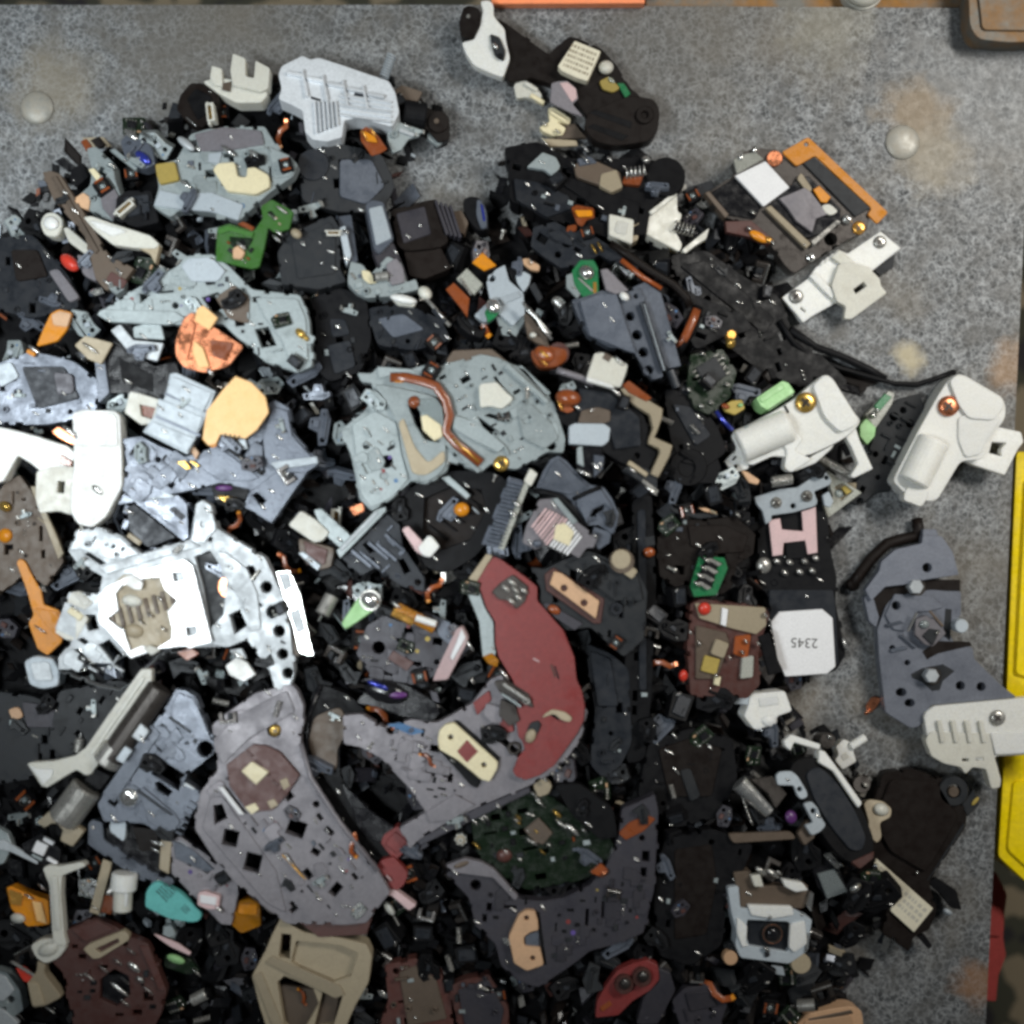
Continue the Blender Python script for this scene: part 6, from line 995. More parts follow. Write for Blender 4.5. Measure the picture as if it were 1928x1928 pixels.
t.p('box', [(660, 1120), (720, 1080), (860, 1080), (880, 1170), (900, 1260), (780, 1290), (650, 1250)], 0, 8, 'black', r=14); t.p('step', [(700, 1120), (840, 1100), (850, 1200), (720, 1230)], 0.8, 2, 'slate_dark', r=10); t.deco([(690, 1110), (850, 1100), (870, 1240), (690, 1240)], 5, 77, 'slate_dark', 0.8, 'rbp', unit=0.7)
# zinc boards left of centre
t = T('pickup_chassis', 'pale cyan-grey cast chassis with many openings, left of the dark motor boxes', 'pickup chassis', 'P', 390, 590, 15, 'the cyan-grey chassis')
CG = [(180, 592), (258, 542), (300, 520), (335, 500), (350, 482), (400, 478), (430, 500), (475, 545), (565, 555), (582, 600), (588, 690), (560, 702), (500, 682), (450, 640), (420, 610), (330, 612), (300, 596), (205, 605)]
t.p('casting', CG, 0, 5, 'zinc', r=6, holes=[circle(270, 560, 7), circle(360, 520, 8), circle(452, 560, 8), circle(520, 600, 9), circle(330, 575, 6), [(380, 560), (410, 550), (430, 575), (400, 590)], [(480, 620), (505, 615), (520, 650), (492, 655)]])
t.p('upper_lobe', [(340, 500), (355, 486), (398, 484), (425, 510), (410, 530), (360, 530)], 0.9, 2, 'steel_grey', r=6); t.p('bar', [(182, 592), (190, 582), (330, 586), (350, 600), (320, 612), (205, 606)], 0.9, 3, 'zinc', r=6); t.p('right_arm', [(480, 560), (560, 562), (576, 600), (580, 682), (550, 690), (530, 640), (500, 600)], 0.8, 2, 'zinc', r=6); t.p('brown_plate', [(405, 560), (440, 535), (470, 560), (468, 610), (430, 600)], 0.5, 2, 'rust_brown', r=6)
t.deco(CG, 46, 81, 'zinc', 0.0, 'LLrbphimsww', unit=0.75); t.dm('brass_bead', 566, 628, 13, 8, 45, 0.5, 2, 'brass'); t.dm('brass_bead', 575, 636, 9, 5, 45, 0.5, 2, 'brass')
t = T('copper_foil', 'crumpled copper foil with a peach highlight under the cyan-grey chassis', 'foil', 'P', 390, 630, 19, 'the crumpled copper foil')
t.p('foil', [(330, 640), (345, 600), (362, 586), (395, 610), (440, 640), (460, 652), (430, 690), (385, 702), (345, 692), (330, 670)], 0, 1, 'copper', r=8); t.p('peach_highlight', [(370, 582), (382, 574), (410, 598), (394, 622), (366, 604)], 1.6, 1, 'peach', r=3); t.p('peach_highlight', [(365, 640), (382, 655), (394, 690), (374, 694), (362, 664)], 1.2, 1, 'peach', r=4); t.p('crease', [(395, 640), (440, 645), (425, 680), (400, 670)], 0.9, 0.8, 'rust_flex', r=5); t.p('crease', [(335, 640), (360, 600), (368, 612), (352, 680), (338, 672)], 0.7, 0.8, 'copper', r=4)  # peach plates paint the highlight onto the copper
t.dm('glint_bead', 395, 700, 10, 3, 45, 0.6, 0.8, 'chrome')
t = T('flex_tab', 'plain tan-orange flex tab near the picture border left of the copper foil', 'flex tab', 'P', 106, 612, 14, 'the tan-orange tab')
t.p('tab', [(80, 622), (95, 590), (110, 582), (136, 588), (126, 620), (108, 642), (86, 648), (68, 652)], 0, 1.4, 'orange', r=5); t.p('upper_half', [(96, 592), (112, 585), (134, 590), (126, 616), (100, 612)], 0.5, 0.6, 'tan', r=4); t.dm('glint_bead', 64, 658, 14, 4, 35, 0, 0.8, 'chrome'); t.b('end_pad', 58, 664, 18, 9, 30, -0.4, 1, 'orange', r=3)
t = T('sheet_cover', 'folded white metal cover over a black box above the slate die-cast parts', 'cover', 'P', 255, 640, 16, 'the folded white cover')
t.p('cover', [(208, 622), (226, 610), (250, 640), (308, 646), (296, 680), (270, 674), (240, 660)], 0, 1.2, 'zinc_white', r=3); t.p('bent_lip', [(250, 616), (300, 600), (310, 640), (252, 636)], -0.6, 1, 'zinc', r=4); t.p('beige_flap', [(140, 650), (160, 632), (212, 646), (190, 686), (165, 676)], -0.4, 1.2, 'beige', r=3)
t.dm('glint_bead', 170, 655, 20, 3, 35, 0.0, 0.8, 'solder')
t = T('plastic_box', 'glossy black deep box between the folded white cover and the ribbed connector', 'box', 'P', 245, 690, 12, 'the glossy black box')
t.p('box', [(190, 660), (215, 640), (290, 690), (330, 680), (345, 720), (300, 770), (240, 740), (200, 740)], 0, 9, 'black_gloss', r=6); t.p('grey_wall', [(178, 680), (194, 660), (206, 740), (185, 760)], 1, 8, 'slate', r=4); t.p('recess', [(222, 670), (290, 706), (290, 740), (230, 720)], 0.06, 0.2, 'black')
t = T('connector_block', 'white-grey ribbed connector block leaning on the peach flex plate', 'connector', 'D', 1020, 410, 20, 'the grey ribbed connector')
t.p('body', [(965, 190), (1000, 185), (1222, 290), (1200, 360), (1140, 500), (1062, 650), (808, 522), (860, 450), (935, 320)], 0, 8, 'steel_grey', r=8)
for (a_, b_, c_, d_) in ((930, 310, 1180, 420), (880, 440, 1130, 550)): t.p('groove', [(a_, b_), (a_ + 8, b_ - 14), (c_ + 8, d_ - 14), (c_, d_)], 0.05, 0.3, 'slate', ch=0.02)
t.p('raised_face', [(975, 205), (1205, 300), (1150, 410), (945, 300)], 0.7, 1.2, 'steel_grey', r=6); t.p('raised_face', [(900, 330), (1150, 440), (1120, 530), (880, 420)], 0.5, 1, 'steel_grey', r=6); t.p('raised_face', [(862, 460), (1110, 560), (1060, 635), (825, 520)], 0.7, 1.2, 'steel_grey', r=6)
t = T('connector_block', 'ivory open-faced connector with a rusty insert beside the grey ribbed connector', 'connector', 'D', 820, 390, 17, 'the ivory open connector')
t.p('shell', [(735, 292), (780, 300), (930, 345), (890, 470), (800, 482), (706, 412)], 0, 6, 'ivory', r=10, holes=[[(790, 365), (880, 385), (860, 450), (800, 430)]]); t.p('rusty_insert', [(775, 355), (890, 380), (870, 460), (790, 440)], -1.6, 2, 'rust_flex')
t = T('flex_plate', 'pale peach cut-corner flex plate with a tail, on the slate die-cast parts', 'flex plate', 'D', 1340, 400, 22, 'the peach flex plate')
t.p('plate', [(1260, 285), (1335, 205), (1425, 240), (1505, 322), (1524, 412), (1455, 512), (1392, 560), (1300, 545), (1250, 535), (1225, 590), (1180, 600), (1148, 560), (1158, 480), (1172, 400)], 0, 1, 'peach', r=6); t.p('tail', [(1158, 500), (1230, 545), (1228, 605), (1200, 612), (1146, 565)], -0.6, 1, 'orange', r=6)
for k in range(4): t.b('finger', 1275 + k * 26, 545 + k * 4, 9, 30, 20, 0.4, 0.6, 'rust_brown')
t = T('die_casting', 'slate blue die-cast pickup body with gold contacts under the peach flex plate', 'die casting', 'D', 1300, 680, 15, 'the slate die-cast body')
DC = [(690, 560), (800, 545), (900, 600), (1060, 660), (1180, 620), (1260, 560), (1490, 380), (1560, 340), (1640, 385), (1665, 530), (1802, 680), (1800, 712), (1740, 750), (1540, 1042), (1380, 945), (1420, 850), (1250, 810), (1100, 850), (1000, 870), (770, 915), (690, 850), (720, 700)]
t.p('casting', DC, 0, 6, 'slate', r=10, holes=[[(1430, 880), (1460, 865), (1510, 910), (1480, 945)], circle(800, 640, 24), circle(880, 760, 20)])
t.p('right_plate', [(1490, 560), (1540, 380), (1630, 400), (1655, 540), (1790, 690), (1560, 730), (1500, 660)], 1.2, 3, 'slate', r=8); t.p('white_step', [(1532, 700), (1560, 690), (1795, 660), (1806, 700), (1570, 738)], 2.4, 2, 'steel_grey', r=4); t.p('channel', [(1420, 860), (1570, 745), (1740, 755), (1545, 1035), (1490, 1010), (1400, 950)], 1.0, 3, 'slate', r=10, holes=[[(1430, 880), (1460, 865), (1510, 910), (1480, 945)]], label='U-shaped channel end')
t.p('white_facet', [(1250, 570), (1390, 562), (1405, 620), (1300, 620)], 2.2, 2, 'steel_grey', r=5); t.p('slate_facet', [(1385, 700), (1420, 600), (1440, 575), (1490, 600), (1492, 742)], 2.0, 2, 'slate', r=5); t.p('gap_shade', [(1240, 590), (1260, 575), (1500, 745), (1480, 770)], 1.6, 1.6, 'black'); t.p('lower_wedge', [(1100, 700), (1180, 630), (1250, 610), (1470, 780), (1420, 800), (1250, 800)], 0.8, 2, 'slate', r=8)  # black plate coloured as the shade between the facets
t.p('gold_contact', [(998, 692), (1050, 684), (1085, 730), (1055, 736)], 2.4, 1.0, 'brass'); t.p('gold_contact', [(1070, 686), (1090, 684), (1136, 715), (1118, 724)], 2.4, 1.0, 'brass'); t.p('copper_tab', [(1070, 610), (1100, 600), (1130, 640), (1110, 680)], 2, 1.5, 'tan')
t.deco([(720, 590), (900, 620), (1060, 700), (1060, 830), (780, 890), (730, 720)], 18, 83, 'slate', 0.1, 'LrbpwL', unit=0.9)
t = T('gold_connector', 'row of gold contact pins in a dark socket by the U-shaped slate channel', 'connector', 'D', 1310, 900, 14, 'the gold pin row')
t.p('socket', [(1190, 820), (1400, 800), (1420, 900), (1320, 960), (1230, 930)], 0, 4, 'black', r=8)
for k in range(5): t.b('gold_pin', 1262 + k * 22, 902 + k * 3, 13, 56, -48, 1.2, 1, 'brass')
t.dm('violet_gleam', 1270, 840, 50, 18, 0, 0.1, 0.8, 'purple')
t = T('slotted_plate', 'slate plate with a long dark slot above the overexposed white board', 'slotted plate', 'D', 900, 1030, 15, 'the long-slotted slate plate')
t.p('plate', [(640, 1010), (700, 870), (770, 905), (900, 870), (1010, 880), (1105, 975), (1085, 1080), (1070, 1140), (930, 1180), (800, 1205), (690, 1110)], 0, 4, 'slate', r=10, holes=[[(765, 915), (790, 905), (1062, 1118), (1040, 1135)]]); t.p('pale_band', [(730, 895), (900, 845), (1000, 890), (860, 905), (780, 920)], 0.9, 2, 'steel_grey', r=6); t.p('dark_face', [(720, 950), (760, 930), (1000, 1120), (840, 1180), (730, 1080)], 0.3, 0.8, 'slate_dark', r=10); t.b('beige_label', 760, 1130, 90, 30, 36, 0.6, 0.6, 'beige', r=4)
t.p('window', [(950, 960), (990, 940), (1060, 1000), (1030, 1030)], 0.06, 0.3, 'slate_dark', r=6)
t = T('plastic_bracket', 'large white plastic bracket with an upright bar and a side arm at the picture border', 'bracket', 'D', 450, 700, 19, 'the large white bracket')
t.p('upright', [(410, 415), (470, 396), (650, 402), (680, 432), (690, 700), (692, 830), (600, 1005), (520, 1065), (440, 1045), (405, 990), (400, 900), (420, 700)], 0, 7, 'white', r=20); t.p('arm', [(-30, 490), (62, 508), (200, 545), (380, 602), (425, 640), (415, 705), (240, 755), (180, 705), (100, 655), (20, 802), (-30, 815)], -1, 6, 'white', r=16); t.p('foot', [(205, 745), (300, 715), (425, 720), (420, 980), (400, 992), (330, 970), (222, 982), (200, 900)], -0.8, 6, 'ivory', r=18, holes=[rect(345, 835, 40, 66, 5)])
t.p('face', [(430, 425), (640, 415), (662, 445), (668, 600), (440, 600)], 0.7, 1, 'white', r=14); t.dm('bright_spot', 552, 850, 40, 18, 40, 0, 0.7, 'chrome'); t.p('rust_stain', [(325, 690), (345, 650), (410, 690), (400, 720), (350, 705)], 0.3, 0.5, 'rust_flex', r=8); t.p('copper_clip', [(290, 520), (330, 490), (440, 560), (420, 600), (340, 560)], -0.3, 1.2, 'copper', r=10); t.dm('glint_bead', 395, 520, 56, 16, 40, 0.4, 1, 'chrome')
# the overexposed white board with the shutter
t = T('pickup_chassis', 'brilliant white cast chassis carrying a white shutter plate, brightest thing in the pile', 'pickup chassis', 'D', 950, 1480, 17, 'the brilliant white chassis')
WB = [(385, 1195), (430, 1080), (560, 1062), (690, 1112), (800, 1212), (1080, 1130), (1110, 930), (1150, 905), (1200, 935), (1232, 1070), (1500, 1232), (1545, 1325), (1610, 1480), (1645, 1640), (1668, 1880), (1640, 1990), (1560, 1990), (1530, 1880), (1400, 1700), (1290, 1745), (1180, 1720), (1060, 1760), (900, 1790), (800, 1900), (680, 1990), (560, 1970), (330, 1880), (330, 1800), (420, 1690), (310, 1640), (390, 1430), (560, 1440), (580, 1340), (430, 1260)]
t.p('casting', WB, 0, 6, 'zinc_white', r=10, holes=[circle(1420, 1310, 30), circle(1510, 1402, 34), circle(1545, 1542, 36), circle(1582, 1652, 34), circle(1602, 1782, 32), circle(1632, 1890, 32), [(480, 1215), (505, 1205), (600, 1265), (570, 1278)], [(440, 1700), (470, 1690), (520, 1725), (495, 1740)], [(1105, 1230), (1190, 1195), (1285, 1330), (1265, 1560), (1190, 1640), (1150, 1400)], [(1300, 1560), (1360, 1530), (1400, 1620), (1330, 1670)], [(1270, 1250), (1300, 1235), (1400, 1330), (1430, 1420), (1370, 1430)], [(640, 1150), (700, 1145), (760, 1205), (690, 1215)], [(560, 1730), (620, 1700), (700, 1790), (640, 1830)], [(400, 1770), (440, 1750), (520, 1830), (470, 1860)], [(1110, 1700), (1170, 1690), (1190, 1720), (1120, 1740)], [(430, 1300), (560, 1350), (545, 1420), (460, 1400)] if False else [(470, 1560), (540, 1560), (560, 1640), (500, 1650)]])
t.p('shutter', [(870, 1285), (1040, 1242), (1092, 1280), (1202, 1712), (1070, 1752), (1050, 1738), (905, 1752), (740, 1808), (690, 1740), (560, 1600), (560, 1470), (600, 1400), (720, 1342)], 2.6, 1.2, 'shutter_white', r=6, label='white shutter plate',
    holes=[[(690, 1395), (745, 1335), (840, 1350), (905, 1350), (935, 1420), (1005, 1480), (950, 1540), (975, 1640), (968, 1700), (890, 1745), (800, 1735), (740, 1762), (700, 1650), (610, 1580), (672, 1535), (655, 1440)], rect(1010, 1342, 56, 48, -12), rect(1085, 1650, 54, 46, -8)])
t.p('lens_carrier', [(620, 1400), (700, 1330), (920, 1330), (1020, 1480), (980, 1720), (740, 1780), (600, 1580)], 0.8, 2, 'beige', r=12)
for k in range(8): t.b('coil_turn', 640 + k * 48, 1590 - k * 18, 22, 110, -14, 1.6, 1.4, 'rust_brown', r=6)
t.dm('lens', 750, 1480, 60, 36, 10, 0.8, 1.4, 'ivory'); t.dm('lens', 760, 1650, 56, 40, 10, 0.8, 1.2, 'beige'); t.p('white_clip', [(700, 1345), (745, 1330), (812, 1375), (800, 1420), (760, 1415), (715, 1390)], 3.6, 1.5, 'white', r=10); t.p('white_clip', [(800, 1750), (850, 1730), (910, 1760), (860, 1790)], 3.4, 1.5, 'ivory', r=6)
for u, v in ((860, 1340), (905, 1470), (850, 1560), (800, 1600), (925, 1640), (700, 1640)): t.dm('glint_bead', u, v, 26, 6, 45, 2.0, 0.8, 'chrome')
t.p('arm_rim', [(1090, 1140), (1110, 930), (1150, 910), (1195, 940), (1225, 1075), (1160, 1150)], 1.0, 2, 'zinc_white', r=12, holes=[circle(1150, 1045, 16)]); t.p('cross_bar', [(560, 1290), (800, 1215), (1080, 1140), (1140, 1170), (830, 1260), (600, 1330)], 0.9, 2, 'zinc_white', r=6); t.p('left_block', [(395, 1190), (440, 1090), (555, 1072), (680, 1120), (790, 1215), (700, 1240), (600, 1240), (470, 1190)], 0.9, 3, 'zinc_white', r=8, holes=[])
t.p('copper_spot', circle(1300, 1400, 66, 16), -1.0, 2, 'copper', foot=False); t.p('inner_floor', [(1100, 1230), (1200, 1200), (1290, 1330), (1260, 1600), (1170, 1640), (1120, 1400)], -2.5, 1.5, 'grey'); t.p('right_ladder', [(1230, 1200), (1290, 1210), (1400, 1300), (1460, 1440), (1480, 1640), (1420, 1660), (1380, 1500), (1260, 1330)], 0.9, 2, 'zinc_white', r=10)
t.deco([(340, 1800), (440, 1690), (740, 1820), (620, 1960)], 12, 85, 'zinc_white', 0, 'LrbpmwL', unit=0.85); t.deco([(400, 1190), (540, 1080), (780, 1210), (620, 1300)], 6, 86, 'zinc_white', 1.0, 'rbp', unit=0.8, avoid=[rect(540, 1240, 150, 90)]); t.deco([(1280, 1260), (1480, 1240), (1640, 1700), (1560, 1860), (1380, 1600)], 9, 87, 'zinc_white', 0, 'rpm', unit=0.7, avoid=[circle(1420, 1310, 40), circle(1510, 1402, 44), circle(1545, 1542, 44), circle(1582, 1652, 44), circle(1602, 1782, 42)])
t.p('orange_patch', [(1000, 1770), (1080, 1745), (1130, 1780), (1060, 1820)], -0.8, 1, 'rust_flex', r=10)
t = T('foil_strip', 'crinkled shiny foil strip along the right side of the brilliant white chassis', 'foil strip', 'D', 1680, 1560, 16, 'the crinkled foil strip')
t.p('strip', [(1565, 1315), (1640, 1305), (1672, 1370), (1705, 1450), (1740, 1620), (1778, 1790), (1740, 1792), (1695, 1770), (1665, 1640), (1640, 1560), (1600, 1440)], 0, 0.8, 'chrome', r=5); t.p('crinkle', [(1640, 1540), (1700, 1520), (1735, 1650), (1680, 1670)], 0.5, 0.5, 'zinc_white', r=5); t.p('crinkle', [(1575, 1325), (1640, 1318), (1660, 1400), (1610, 1430)], 0.5, 0.5, 'zinc_white', r=5); t.p('dark_side', [(1580, 1440), (1640, 1570), (1700, 1790), (1670, 1800), (1600, 1600)], -1.2, 1, 'rust_brown', r=4)
t = T('brown_board', 'dark brown board with a long orange flex finger at the picture border', 'circuit board', 'D', 170, 1150, 14, 'the brown board with the orange finger')
t.p('board', [(-30, 880), (40, 800), (110, 765), (180, 860), (250, 1000), (330, 1120), (360, 1260), (260, 1400), (150, 1320), (-30, 1460)], 0, 3, 'rust_brown', r=12); t.p('edge_strip', [(170, 830), (200, 830), (360, 1210), (330, 1245)], 0.7, 1.5, 'beige', r=6)
t.p('orange_finger', [(92, 1262), (112, 1240), (140, 1255), (182, 1340), (232, 1425), (245, 1500), (332, 1532), (362, 1600), (350, 1715), (268, 1790), (212, 1752), (160, 1605), (190, 1560), (150, 1420)], 1.6, 1, 'orange', r=12); t.p('finger_fold', [(190, 1520), (320, 1540), (350, 1600), (340, 1700), (260, 1620)], 2.2, 0.6, 'orange', r=12); t.dm('glint_bead', 230, 1642, 46, 7, 35, 2.0, 0.8, 'chrome'); t.dm('brass_stud', 30, 945, 40, 30, 30, 0, 3, 'brass'); t.dm('orange_stud', 30, 1110, 44, 44, 0, -0.5, 2.4, 'orange'); t.b('white_bar', 235, 1025, 60, 12, 40, 0.3, 0.8, 'beige'); t.dm('glint_bead', 235, 1410, 40, 6, 35, 0.6, 0.8, 'steel')
t.deco([(0, 900), (120, 800), (320, 1150), (250, 1350), (60, 1350)], 8, 88, 'rust_brown', 0, 'rbhs', unit=0.85)
t = T('plastic_chip', 'small ivory square chip resting beside the orange flex finger', 'chip', 'D', 455, 1475, 19, 'the ivory square chip')
t.p('chip', [(405, 1432), (450, 1425), (530, 1488), (482, 1532), (378, 1488)], 0, 3, 'ivory', r=8); t.p('top', [(415, 1440), (450, 1436), (515, 1488), (480, 1515)], 0.5, 0.6, 'ivory', r=6)
t = T('plastic_chip', 'cream stepped plastic piece between the orange finger and the white chassis', 'chip', 'D', 400, 1630, 19, 'the cream stepped piece')
t.p('piece', [(330, 1612), (400, 1560), (450, 1530), (500, 1580), (470, 1640), (430, 1712), (370, 1700), (310, 1660)], 0, 4, 'ivory', r=10); t.b('cream_bar', 425, 1555, 90, 36, 35, 0.7, 1.5, 'cream', r=6)
t = T('rounded_plug', 'pale grey-white rounded cap below the orange finger at the picture border', 'cap', 'P', 78, 1265, 17, 'the pale rounded cap')
t.p('cap', [(44, 1245), (66, 1234), (100, 1240), (112, 1262), (110, 1292), (80, 1298), (55, 1290)], 0, 6, 'steel_grey', r=8, ch=0.6); t.p('top', [(56, 1248), (92, 1246), (100, 1282), (64, 1282)], 0.6, 1.5, 'zinc_white', r=7)
t = T('plastic_chip', 'bright white torn plastic flake under the right ladder of the white chassis', 'flake', 'D', 1370, 1850, 18, 'the torn white flake')
t.p('flake', [(1278, 1850), (1340, 1800), (1400, 1830), (1450, 1900), (1380, 1940), (1300, 1900)], 0, 2, 'white', r=6); t.p('curl', [(1300, 1760), (1370, 1750), (1400, 1810), (1330, 1800)], 0.6, 1.5, 'zinc_white', r=6); t.dm('glint_bead', 1350, 1790, 40, 14, 35, 1, 0.8, 'chrome')
t = T('motor', 'small motor with two ivory end blocks right of the long-slotted plate', 'motor', 'D', 1760, 1130, 13, 'the ivory-ended motor')
t.p('end_block', [(1635, 1050), (1705, 968), (1790, 1020), (1868, 1092), (1830, 1140), (1780, 1150)], 2, 6, 'ivory', r=14); t.p('end_bracket', [(1780, 965), (1820, 955), (1990, 1110), (1950, 1200), (1860, 1120), (1800, 1020)], 1, 4, 'zinc', r=8); t.p('can', [(1690, 1120), (1790, 1150), (1900, 1180), (1880, 1290), (1800, 1310), (1700, 1230)], 0, 8, 'rust_brown', r=24, ch=0.6); t.p('face', [(1720, 1140), (1860, 1190), (1840, 1280), (1740, 1220)], 0.7, 1.5, 'brown', r=16); t.p('white_lip', [(1690, 1210), (1720, 1200), (1820, 1280), (1800, 1310)], 1.0, 2, 'steel_grey', r=6)
# ---------------------------------------------------------------- lower left
t = T('plastic_lever', 'long ivory plastic rod with a hooked foot lying beside the slate shaft casting', 'rod', 'G', 560, 360, 20, 'the long hooked ivory rod')
t.p('rod', [(790, -60), (850, -60), (848, 60), (660, 320), (508, 530), (478, 535), (430, 505), (400, 520), (262, 604), (232, 596), (150, 470), (180, 462), (300, 455), (420, 425), (480, 380), (600, 205)], 0, 3.5, 'ivory', r=10); t.p('rod_ridge', [(792, -20), (815, -10), (520, 420), (495, 415)], 0.7, 1.2, 'ivory', r=4); t.p('hook_tip', [(158, 475), (215, 500), (300, 500), (290, 545), (245, 590)], 0.5, 1.2, 'white', r=8)
t = T('die_casting', 'slate blue wedge-shaped die casting with dark windows and a reflective shaft barrel', 'die casting', 'G', 860, 500, 17, 'the slate wedge casting')
DW = [(935, 140), (985, 50), (1040, 60), (1095, 95), (1150, 230), (1205, 365), (1195, 410), (1120, 480), (1010, 560), (1110, 620), (1130, 680), (965, 885), (800, 805), (580, 795), (545, 700), (600, 600), (700, 470), (800, 330)]
t.p('casting', DW, 0, 6, 'slate', r=10, holes=[[(848, 525), (915, 455), (1042, 535), (1000, 622)], circle(1150, 388, 46, 18), [(868, 578), (892, 568), (965, 625), (940, 655), (880, 620)]])
t.deco([(620, 620), (800, 360), (940, 170), (1150, 330), (1000, 440), (820, 520), (760, 600)], 10, 84, 'slate', 0.1, 'LrbwpL', unit=0.8); t.p('upper_face', [(960, 140), (1000, 70), (1085, 105), (1140, 230), (1185, 340), (1080, 330), (960, 240)], 1.0, 2, 'slate', r=8); t.p('ridge', [(940, 215), (955, 205), (1075, 290), (1062, 302)], 1.3, 1.6, 'slate_dark'); t.p('lower_face', [(770, 620), (800, 600), (980, 750), (1010, 800), (960, 870), (830, 800)], 0.9, 2, 'slate', r=6); t.p('ridge', [(760, 625), (775, 612), (970, 755), (958, 765)], 1.2, 1.6, 'slate_dark')
t.p('shaft_bed', [(840, 250), (900, 300), (640, 690), (570, 640)], 1.2, 3, 'slate', r=8); t.br('barrel', (900, 40), (620, 440), 74, 1.0, 'dark_steel', 24); t.p('chrome_plate', [(735, 225), (755, 212), (835, 290), (788, 352), (690, 282)], 5, 2, 'zinc_white', r=12); t.br('barrel_ring', (660, 370), (590, 470), 80, 0.6, 'steel', 24); t.p('barrel_flat', [(650, 335), (740, 398), (690, 470), (600, 420)], 5, 1.2, 'steel_grey', r=6)
t.p('black_gap', [(520, 490), (620, 540), (560, 620), (470, 560)], 1, 4, 'black', r=10); t.br('lower_barrel', (490, 600), (350, 790), 92, -0.6, 'steel', 24); t.p('clip', [(205, 800), (275, 735), (330, 750), (472, 848), (405, 935), (335, 900), (352, 845), (320, 805), (285, 805), (250, 830)], -0.5, 3, 'beige', r=10)
t.sc(720, 660, 52, 1.6, 'chrome'); t.d('screw_seat', 725, 655, 70, 0.5, 1, 'slate', n=20); t.b('bright_slot', 1060, 598, 64, 16, 30, 0.4, 1, 'zinc_white', r=5)
for k in range(6): t.b('comb_tooth', 1000 + k * 16, 860 - k * 34, 46, 12, 30, 0.5, 3, 'slate', r=2)
t = T('bracket_ring', 'slate open-cornered bracket framing a black hole at the foot of the wedge casting', 'bracket', 'G', 700, 980, 14, 'the slate open bracket')
t.p('bracket', [(495, 800), (520, 782), (575, 800), (580, 895), (845, 1075), (965, 1110), (975, 1140), (930, 1165), (780, 1122), (560, 972), (490, 920)], 0, 4, 'slate', r=10); t.p('white_post', [(612, 812), (640, 775), (708, 800), (700, 880), (690, 908), (615, 850)], 0.5, 5, 'steel_grey', r=12); t.p('dark_floor', [(585, 830), (700, 800), (900, 850), (900, 1080), (760, 1020), (590, 900)], -3, 2, 'black_gloss'); t.p('olive_pad', [(740, 820), (880, 840), (890, 960), (780, 960)], -1.4, 2, 'black_brown', r=14)
t.p('pale_bar', [(905, 850), (965, 870), (945, 1090), (890, 1060)], 0.4, 4, 'beige', r=8)
for u, v, g in ((870, 915, 36), (905, 920, 40), (870, 955, 34)): t.dm('glint_bead', u, v, g, 9, 30, -0.6, 1.2, 'chrome')
# windowed grey board
t = T('optical_pickup', 'large lavender-grey windowed board carrying a brown octagonal chip', 'optical pickup', 'P', 540, 1540, 17, 'the grey windowed board')
GWB = [(398, 1365), (430, 1340), (480, 1305), (548, 1288), (560, 1300), (572, 1330), (566, 1400), (585, 1465), (640, 1550), (712, 1640), (735, 1680), (690, 1738), (650, 1742), (540, 1740), (500, 1710), (440, 1660), (405, 1620), (385, 1590), (366, 1560), (376, 1492), (410, 1450)]
t.p('board', GWB, 0, 5, 'lavender', r=6, holes=[[(402, 1517), (418, 1514), (428, 1540), (404, 1552)], rect(434, 1578, 28, 30, 12), rect(476, 1624, 30, 34, 14), rect(558, 1560, 34, 30, 20), rect(632, 1675, 16, 26, 40), rect(594, 1604, 16, 12, 30), rect(620, 1565, 18, 10, 42), circle(516, 1375, 13)])
t.p('octagon_chip', [(426, 1440), (476, 1402), (500, 1404), (526, 1416), (564, 1460), (542, 1494), (514, 1526), (468, 1530), (432, 1480)], 2.0, 3, 'brown', r=3); t.p('cream_square', [(454, 1452), (474, 1434), (506, 1454), (482, 1478)], 3.2, 2, 'cream', r=2); t.p('cream_pin', [(460, 1520), (480, 1512), (488, 1524), (474, 1534)], 2.6, 2, 'cream', r=2); t.p('cream_pin', [(526, 1470), (540, 1464), (546, 1480), (534, 1488)], 2.4, 2, 'beige', r=2); t.p('cream_pin', [(502, 1510), (516, 1504), (524, 1516), (510, 1524)], 2.4, 2, 'beige', r=2)
for k in range(5): t.b('chip_rib', 470 + k * 16, 1420 + k * 18, 16, 5, 40, 2.5, 1, 'brown')
t.p('foil_strip', [(410, 1482), (420, 1482), (460, 1534), (450, 1534)], 2.6, 0.5, 'paper'); t.p('foil_strip', [(530, 1608), (538, 1612), (576, 1656), (568, 1652)], 1.4, 0.5, 'foil_orange'); t.p('foil_strip', [(532, 1606), (540, 1610), (552, 1628), (544, 1624)], 1.8, 0.4, 'chrome')
t.sc(517, 1376, 11, 1.0, 'brass'); t.t('board_rim', [(566, 1400, 0.8), (585, 1465, 0.8), (640, 1550, 0.8), (712, 1640, 0.8)], 4.5, 'lavender', 8); t.p('raised_band', [(400, 1400), (440, 1350), (540, 1300), (556, 1340), (470, 1390), (420, 1440)], 0.7, 1.5, 'lavender', r=6); t.p('raised_band', [(380, 1560), (395, 1500), (420, 1500), (520, 1640), (540, 1720), (500, 1700)], 0.5, 1, 'lavender', r=5, holes=[[(402, 1517), (418, 1514), (428, 1540), (404, 1552)], rect(434, 1578, 28, 30, 12), rect(476, 1624, 30, 34, 14)])
